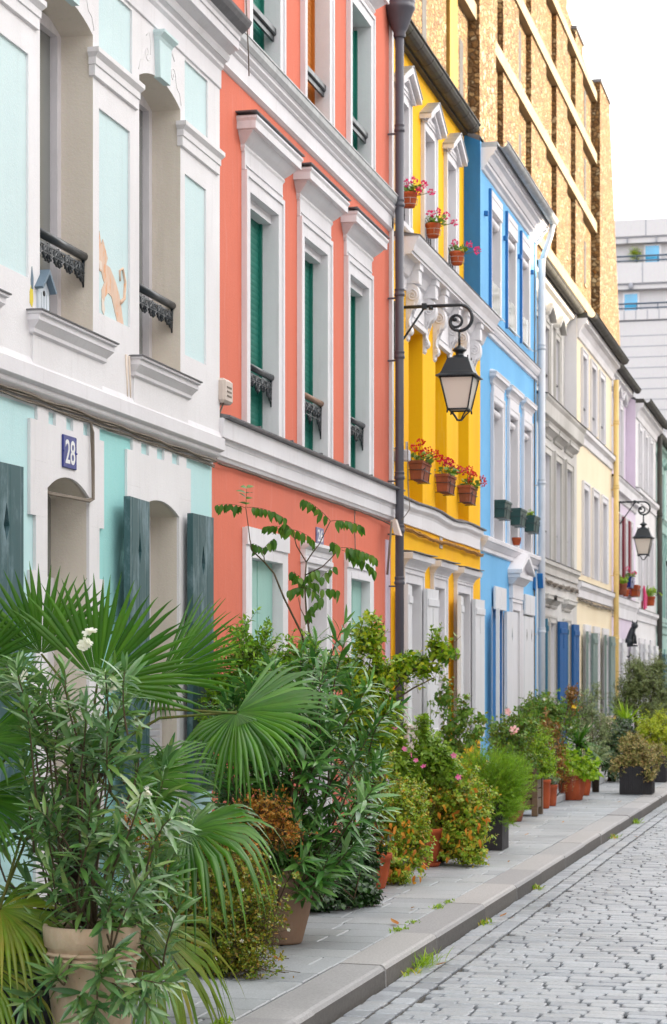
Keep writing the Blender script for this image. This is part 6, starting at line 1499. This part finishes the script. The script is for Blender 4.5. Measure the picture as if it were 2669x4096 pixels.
shrub('yellow_shrub', 'sunny yellow-green shrub at the right edge under the olive tree', 'shrub', (-3.05, 34.3, .4),
    [B(1515, 1700, 34.3, 40, 35, .4), B(1545, 1690, 34.4, 30, 40, .4), B(1500, 1740, 34.2, 30, 30, .3), B(1545, 1740, 34.4, 30, 35, .3)], LM['yellowgreen'], 620, 11, .045, .024, 'tiny', .18)
t = shrub('olive_tree', 'airy grey-green olive tree with a slim trunk at the right edge', 'tree', at(1478, 1760, 37.),
    [B(1470, 1600, 37, 45, 45, .5), B(1510, 1580, 37, 50, 50, .5), B(1540, 1620, 37.2, 40, 50, .5), B(1450, 1640, 36.9, 32, 32, .4), B(1480, 1550, 37, 30, 30, .35), B(1510, 1650, 36.8, 45, 30, .4), B(1530, 1550, 37, 24, 26, .3)], LM['olive'], 1100, 13, .06, .016, 'tiny', .28, droop=.4, mainr=.016, shell=.2)
q = MB(); b = at(1478, 1790, 37.); q.tube([(b.x, b.y, 0), (b.x+.03, b.y, .6), (b.x-.02, b.y, 1.15)], .05, 8, r1=.03); obj('trunk', q, M['bark'], t)
spiky('yucca', 'green spiky yucca below the olive tree', at(1455, 1690, 36.), 60, .5, .03, LM['bright'], 'plant', (.5, 1.4))

# ---- flower boxes on the houses --------------------------------------------------------------------
def trough(label, x0, x1, y0, y1, z0, z1, mat, group, name='window_box', wire='iron'):
    t = thing(name, label, 'window box', ((x0+x1)/2, (y0+y1)/2, z0), group); q = MB(); e = .018
    def rc(a, z, o=0): return [(x0+a, y0+a, z), (x1-a, y0+a, z), (x1-a, y1-a, z), (x0+a, y1-a, z)]
    q.rings([rc(e, z0), rc(.004, z1-.03), rc(-.006, z1-.028), rc(-.006, z1), rc(.008, z1), rc(.012, z1-.03)]); obj('trough', q, M[mat], t)
    q = MB(); q.quad((x0+.01, y0+.01, z1-.02), (x1-.01, y0+.01, z1-.02), (x1-.01, y1-.01, z1-.02), (x0+.01, y1-.01, z1-.02)); obj('soil', q, M['soil'], t)
    q = MB(); zm = (z0+z1)/2
    q.tube([(x0, y0-.006, zm), (x1+.004, y0-.006, zm), (x1+.004, y1+.006, zm), (x0, y1+.006, zm)], .004, 5); q.tube([(x0, y0+.01, z0-.006), (x1-.01, y0+.01, z0-.006), (x1-.01, y1-.01, z0-.006), (x0, y1-.01, z0-.006)], .004, 5)
    for y in (y0+.1, y1-.1): q.tube([(x1-.01, y, z0-.006), (x1+.005, y, zm), (x1+.012, y, zm+.04)], .004, 5)
    q.tube([(x1+.005, y0+.0, zm), (x1+.03, y0-.01, zm+.01)], .004, 5)
    obj('wire_basket', q, M[wire], t); return t
def geranium(label, x0, x1, y0, y1, z, fm, heads, h=.16, leaves=60, group='geraniums'):
    c = ((x0+x1)/2, (y0+y1)/2, z); t = thing('geranium', label, 'geranium', c, group); st = MB(); lv = Leaves(); fl = Leaves(); rd = rng
    n = leaves; P = np.stack([rd.uniform(x0-.02, x1+.05, n), rd.uniform(y0, y1, n), z+rd.uniform(0, .09, n)], 1); d = rd.normal(0, 1, (n, 3))+np.array([.4, -.2, .5])
    lv.add(P, d, np.tile([.2, -.4, 1.], (n, 1))+rd.normal(0, .3, (n, 3)), rd.uniform(.03, .055, n), rd.uniform(.035, .055, n), 'broad', .2, .2)
    for p in P[::3]: st.tube([(p[0]*.6+c[0]*.4, p[1], z-.01), p], .003, 4, cap=False)
    for hx, hy, hz in heads:
        p = Vector((hx, hy, z+hz)); st.tube([(c[0], hy*.7+c[1]*.3, z), ((c[0]+hx)/2, hy, z+hz*.6), p], .0035, 5); headflower(fl, [p], .034, 30, .022)
    obj('stems', st, M['greenstem'], t); lv.build('foliage', LM['geranium'], t); fl.build('flowers', fm, t)
H = [(-.02, .05, .17), (.04, .10, .18), (.05, .22, .15), (.02, .16, .10), (.14, .30, .10), (.16, .42, .08), (.06, .35, .14)]
for i, (n0, fm, w) in enumerate(((21.25, 'red', 'nearest to the dark pipe'), (22.69, 'crimson', 'middle of three on the yellow wall'), (24.06, 'red', 'farthest one, next to the blue house'))):
    y0 = n0-.04; x0, x1 = -4.315, -4.17
    trough('terracotta window box in a wire holder, '+w, x0, x1, y0, y0+.46, 3.625, 3.815, 'oldterra', 'terracotta window boxes of the yellow house')
    geranium(('scarlet' if fm == 'red' else 'crimson')+' geraniums in the window box '+w, x0, x1, y0, y0+.44, 3.80, PM[fm], [(-4.24+a+rng.normal(0, .01), y0+b, c*rng.uniform(.8, 1.15)) for a, b, c in (H if i < 2 else H[1:])], group='geraniums of the yellow house')
for i, (y0, w) in enumerate(((26.44, 'left one of three on the blue wall'), (27.74, 'middle one of three on the blue wall'), (29.0, 'right one of three, beside the white pipe'))):
    trough('dark green plastic window trough, '+w, -4.315, -4.15, y0, y0+.52, 3.63, 3.845, 'greenpot', 'green window troughs of the blue house', wire='iron')
shrub('seedling', 'tiny light green seedling in the right-hand green trough on the blue wall', 'plant', (-4.24, 29.15, 3.82), [((-4.24, 29.15, 3.88), (.04, .05, .05))], LM['bright'], 10, 6, .04, .025, 'oval', .05, stem='greenstem', main=1, zmin=3.8)
for i, (c, w) in enumerate((((-4.40, 21.68, 6.46), 'against the first upper yellow window by the pipe'), ((-4.40, 22.98, 6.41), 'against the middle upper yellow window'), ((-4.40, 24.45, 6.39), 'at the last upper yellow window by the blue corner'))):
    pot('round terracotta pot '+w, c, .085, .06, .15, 'terracotta', rim=.035, group='hanging pots of the yellow house', name='hanging_pot')
    t = thing('wire_holder', 'white wire pot ring '+w, 'pot holder', c, 'pot holders of the yellow house'); q = MB()
    for z in (.03, .09): q.tube([(c[0]+(.075+.15*z)*math.cos(a), c[1]+(.075+.15*z)*math.sin(a), c[2]+z) for a in [2*PI*k/20 for k in range(21)]], .0025, 5)
    q.tube([(U0, c[1], c[2]+.09) for U0 in (-4.53, c[0]-.08)], .005, 5)
    for k in range(5): a = 2*PI*k/5; q.tube([(c[0]+.08*math.cos(a), c[1]+.08*math.sin(a), c[2]+.03), (c[0]+.09*math.cos(a), c[1]+.09*math.sin(a), c[2]+.09)], .003, 4)
    obj('ring', q, M['zincpale'], t)
    geranium('sparse magenta geranium '+w, c[0]-.07, c[0]+.07, c[1]-.07, c[1]+.1, c[2]+.14, PM['magenta'], [(c[0]-.03, c[1], .12), (c[0]+.12, c[1]+.15, .13), (c[0]+.2, c[1]+.2, .06), (c[0]+.04, c[1]+.05, .15), (c[0]+.1, c[1]-.05, .02)][:5-i], leaves=64-8*i, group='geraniums of the yellow house')
pot('small terracotta pot on the ledge below the blue middle window', (-4.24, 27.95, 3.37), .06, .045, .10, 'terracotta', group='pots on the ledges')
q = MB(); q.slab([(46.1, 3.62), (46.75, 3.42), (46.6, 3.16), (46.15, 3.12)], -4.27, -4.24); tag(obj('magenta_cloth', q, PM['magenta']), 'magenta cloth hanging from a window of the far white house', 'cloth')
pot('terracotta pot with a green plant on the far white house', (-4.2, 47.0, 3.22), .10, .08, .2, 'terracotta', group='pots on the ledges')
shrub('small_plant', 'green plant in a pot on the far white house beside the magenta cloth', 'plant', (-4.2, 47.0, 3.4), [((-4.2, 47.0, 3.52), (.16, .2, .1))], LM['bright'], 44, 8, .05, .03, 'oval', .1, stem='greenstem', main=1, zmin=3.4)
# lilac house ledge
trough('dark blue trough with a wire holder hung before the dark red shutters', -4.30, -4.12, 42.0, 42.6, 3.42, 3.62, 'plaque', 'troughs of the lilac house')
geranium('pink geraniums in the dark blue trough of the lilac house', -4.3, -4.12, 42.0, 42.6, 3.60, PM['magenta'], [(-4.2, 42.1, .18), (-4.1, 42.4, .1), (-4.12, 42.6, .12), (-4.16, 42.25, .1)], leaves=40)
trough('terracotta trough hung right of the dark blue one on the lilac house', -4.30, -4.12, 43.3, 43.9, 3.30, 3.52, 'terracotta', 'troughs of the lilac house')
pot('small ochre pot on the ledge of the lilac house', (-4.22, 41.2, 3.23), .10, .08, .22, 'oldterra', group='pots on the lilac house ledge')
shrub('small_plant', 'light green tuft in the small ochre pot on the lilac house ledge', 'plant', (-4.22, 41.2, 3.43), [((-4.22, 41.2, 3.52), (.12, .14, .1))], LM['bright'], 36, 8, .05, .03, 'oval', .1, stem='greenstem', main=1, zmin=3.4)
pot('little terracotta pot beside the ochre one on the lilac house ledge', (-4.22, 41.9, 3.23), .07, .05, .14, 'terracotta', group='pots on the lilac house ledge')
t = thing('cat_figure', 'black iron cat figure sitting with a hanging tail on the lilac house wall', 'cat figure', (-4.27, 43.3, 2.28))
q = MB()
def blobm(c, r, n=10):
    q.lathe((c[0], c[1], c[2]-r[1]), [(r[0]*math.sin(PI*k/8)*1.0, r[1]*(1-math.cos(PI*k/8))) for k in range(9)], n)
c = at(1466, 1478, 42.5)
q.tube([(c.x-.02, c.y, c.z-.14), (c.x-.01, c.y, c.z-.05), (c.x+.02, c.y, c.z+.06), (c.x+.06, c.y, c.z+.16)], .085, 10, r1=.055)
blobm((c.x+.085, c.y-.02, c.z+.20), (.07, .065)); blobm((c.x-.03, c.y, c.z-.12), (.10, .10))
for s in (-1, 1): q.tube([(c.x+.085+s*.035, c.y-.02, c.z+.24), (c.x+.085+s*.05, c.y-.02, c.z+.31)], .022, 6, r1=.004)
q.tube([(c.x+.06, c.y-.04, c.z+.10), (c.x+.10, c.y-.05, c.z-.02), (c.x+.11, c.y-.05, c.z-.16)], .024, 6); q.tube([(c.x+.03, c.y+.04, c.z+.10), (c.x+.06, c.y+.05, c.z-.16)], .024, 6)
q.tube([(c.x-.08, c.y, c.z-.16), (c.x-.14, c.y, c.z-.25), (c.x-.12, c.y, c.z-.36), (c.x-.04, c.y, c.z-.42), (c.x+.02, c.y, c.z-.36)], .02, 6, r1=.014)
obj('figure', q, M['iron'], t); q = MB(); q.box(-4.32, c.x+.14, c.y-.03, c.y+.05, c.z-.21, c.z-.18); obj('shelf', q, M['iron'], t)

shrub('balcony_plant', 'tall straggly plant on the upper balcony of the far modern block', 'plant', (-14.35, 150.35, 30.6), [((-14.35, 150.35, 31.3), (.5, .3, .55)), ((-14.6, 150.35, 31.5), (.3, .2, .4))], LM['mixed'], 60, 8, .16, .06, 'tiny', .5, main=4, zmin=30.6)
# ---- street cabinet, weeds, fallen leaves ------------------------------------------------------------
t = thing('utility_cabinet', 'narrow beige utility cabinet against the yellow house by the dark pipe', 'utility cabinet', (-4.23, 20.75, 0))
q = MB(); q.bevbox(-4.315, -4.175, 20.5, 21.0, .01, 1.13, .008); b_ = obj('housing', q, M['plastic'], t)
q = MB(); q.bevbox(-4.318, -4.16, 20.48, 21.02, 1.13, 1.165, .006); obj('lid', q, M['plastic'], t)
q = MB(); q.box(-4.19, -4.168, 20.62, 20.66, 1.0, 1.06); obj('lock', q, M['dark'], b_)
def tuft(label, c, n, h, r, mat, w=.006, group='weeds in the kerb joints'):
    t = thing('weed_tuft', label, 'weed', c, group); lv = Leaves(); a = rng.uniform(0, 2*PI, n); el = rng.uniform(.5, 1.5, n); d = np.stack([np.cos(a)*np.cos(el), np.sin(a)*np.cos(el), np.sin(el)], 1)
    P = np.array(c)+np.stack([rng.normal(0, r*.35, n), rng.normal(0, r, n), np.zeros(n)], 1); lv.add(P, d, np.tile([0, 0, 1.], (n, 1))+rng.normal(0, .3, (n, 3)), h*rng.uniform(.5, 1.1, n), w, 'lance', .4, .3); lv.build('foliage', mat, t)
tuft('tall green grass tuft growing in the gutter against the kerb', (-2.50, 12.75, -.12), 130, .12, .10, LM['bright'])
tuft('dry yellowish weeds just below the tall grass tuft in the gutter', (-2.50, 12.35, -.12), 50, .05, .07, LM['mixed'], .01)
tuft('small green moss tuft in the pavement joint, nearest to the camera of two pairs', (-2.812, 13.5, 0), 60, .03, .07, LM['bright'], .008)
tuft('small green moss tuft in the pavement joint above the fallen orange leaf', (-2.812, 13.95, 0), 40, .02, .06, LM['bright'], .008)
tuft('round green moss tuft higher up the pavement joint', (-2.812, 14.9, 0), 60, .03, .06, LM['bright'], .008)
tuft('twin green moss tuft just past the round one in the pavement joint', (-2.812, 15.25, 0), 50, .025, .05, LM['bright'], .008)
tuft('small weed by the kerb foot below the black planter', (-2.50, 15.0, -.12), 40, .05, .06, LM['mixed'], .012)
tuft('yellow weed at the kerb foot farther along the gutter', (-2.50, 17.6, -.12), 40, .06, .05, LM['mixed'], .012)
tuft('green weed in the gutter near the right edge', (-2.50, 26.0, -.12), 50, .09, .10, LM['bright'], .012)
tuft('pale weed in the gutter before the last kerb stones', (-2.50, 23.6, -.12), 40, .06, .12, LM['mixed'], .012)
tuft('small green weed in the pavement joint at the bottom edge', (-2.84, 9.62, 0), 50, .04, .05, LM['bright'], .01)
def fallen(label, c, rot, L, mat):
    t = thing('fallen_leaf', label, 'leaf', c, 'fallen leaves'); lv = Leaves(); lv.add([c], [(math.cos(rot), math.sin(rot), .05)], [(0, 0, 1)], L, L*.35, 'broad', -.2, .3); lv.build('blade', mat, t)
fallen('single orange leaf lying on the pavement joint', (-2.86, 13.72, .012), 2.2, .12, bpy.data.materials['dry_leaf'])
fallen('brown leaf lying in the gutter by the kerb foot', (-2.44, 15.3, -.095), 1.1, .09, LM['rust'])
fallen('small brown leaf in the gutter beside the grass tuft', (-2.40, 12.6, -.095), .4, .08, LM['rust'])
for i in range(9):
    x_, y_ = rng.uniform(-3.3, -2.9), rng.uniform(11.5, 24)
    if i > 4: x_ = rng.uniform(-2.5, -2.2)
    fallen(('dry curled leaf on the paving slabs' if i < 5 else 'dry leaf blown into the cobbled gutter'), (x_, y_, .012 if i < 5 else -.09), rng.uniform(0, 6), rng.uniform(.05, .08), LM['rust'] if i % 2 else LM['orange'])
fallen('red leaf lying on the pavement near the large wicker planter', (-2.95, 28.2, .012), .4, .07, LM['orange'])
# ------------------------------------------------------------------ camera, light
cam = bpy.data.cameras.new('camera'); co = bpy.data.objects.new('camera', cam); COL.objects.link(co); SC.camera = co
co.location = (0, 0, 1.6); co.rotation_euler = (R(90), 0, math.atan((1975-775.5)/5000))
cam.sensor_fit = 'HORIZONTAL'; cam.sensor_width = 24; cam.lens = 24*5000/1551; cam.shift_y = 392/1551*1.0
cam.clip_end = 2000; cam.clip_start = .1
cam.dof.use_dof = True; cam.dof.focus_distance = 12.5; cam.dof.aperture_fstop = 7.
SUN_EL, SUN_AZ = R(17.), R(68.)          # azimuth measured from +y towards +x
sd = Vector((math.sin(SUN_AZ)*math.cos(SUN_EL), math.cos(SUN_AZ)*math.cos(SUN_EL), math.sin(SUN_EL)))
sl = bpy.data.lights.new('sun', 'SUN'); so = bpy.data.objects.new('sun', sl); COL.objects.link(so)
sl.energy = 3.; sl.angle = R(.5); sl.color = (1., .86, .66); so.rotation_euler = sd.to_track_quat('Z', 'Y').to_euler(); so.location = (60, 30, 60)
W = bpy.data.worlds.new('World'); SC.world = W; W.use_nodes = True; nt = W.node_tree
sky = nt.nodes.new('ShaderNodeTexSky'); sky.sky_type = 'NISHITA'; sky.sun_disc = False; sky.sun_elevation = SUN_EL; sky.sun_rotation = SUN_AZ
sky.air_density = 1.; sky.dust_density = 3.; sky.ozone_density = 1.
hs = nt.nodes.new('ShaderNodeHueSaturation'); hs.inputs['Saturation'].default_value = .35
# thin bright cloud veil over the clear sky
tc = nt.nodes.new('ShaderNodeTexCoord'); cn = nt.nodes.new('ShaderNodeTexNoise'); cn.inputs['Scale'].default_value = 2.2; cn.inputs['Detail'].default_value = 7.; nt.links.new(tc.outputs['Generated'], cn.inputs['Vector'])
cr = nt.nodes.new('ShaderNodeValToRGB'); cr.color_ramp.elements[0].position = .3; cr.color_ramp.elements[0].color = (2.7, 2.65, 2.6, 1); cr.color_ramp.elements[1].position = .7; cr.color_ramp.elements[1].color = (4.3, 4.1, 3.8, 1); nt.links.new(cn.outputs['Fac'], cr.inputs['Fac'])
mv = nt.nodes.new('ShaderNodeMix'); mv.data_type = 'RGBA'; mv.inputs[0].default_value = .56
bg = nt.nodes['Background']; nt.links.new(sky.outputs[0], hs.inputs['Color']); nt.links.new(hs.outputs[0], mv.inputs[6]); nt.links.new(cr.outputs[0], mv.inputs[7]); nt.links.new(mv.outputs[2], bg.inputs['Color']); bg.inputs['Strength'].default_value = .15
SC.view_settings.view_transform = 'Standard'; SC.view_settings.look = 'None'; SC.view_settings.gamma = 1; SC.view_settings.exposure = 2.54
SC.cycles.max_bounces = 8; SC.cycles.transparent_max_bounces = 8
SC.cycles.use_denoising = True
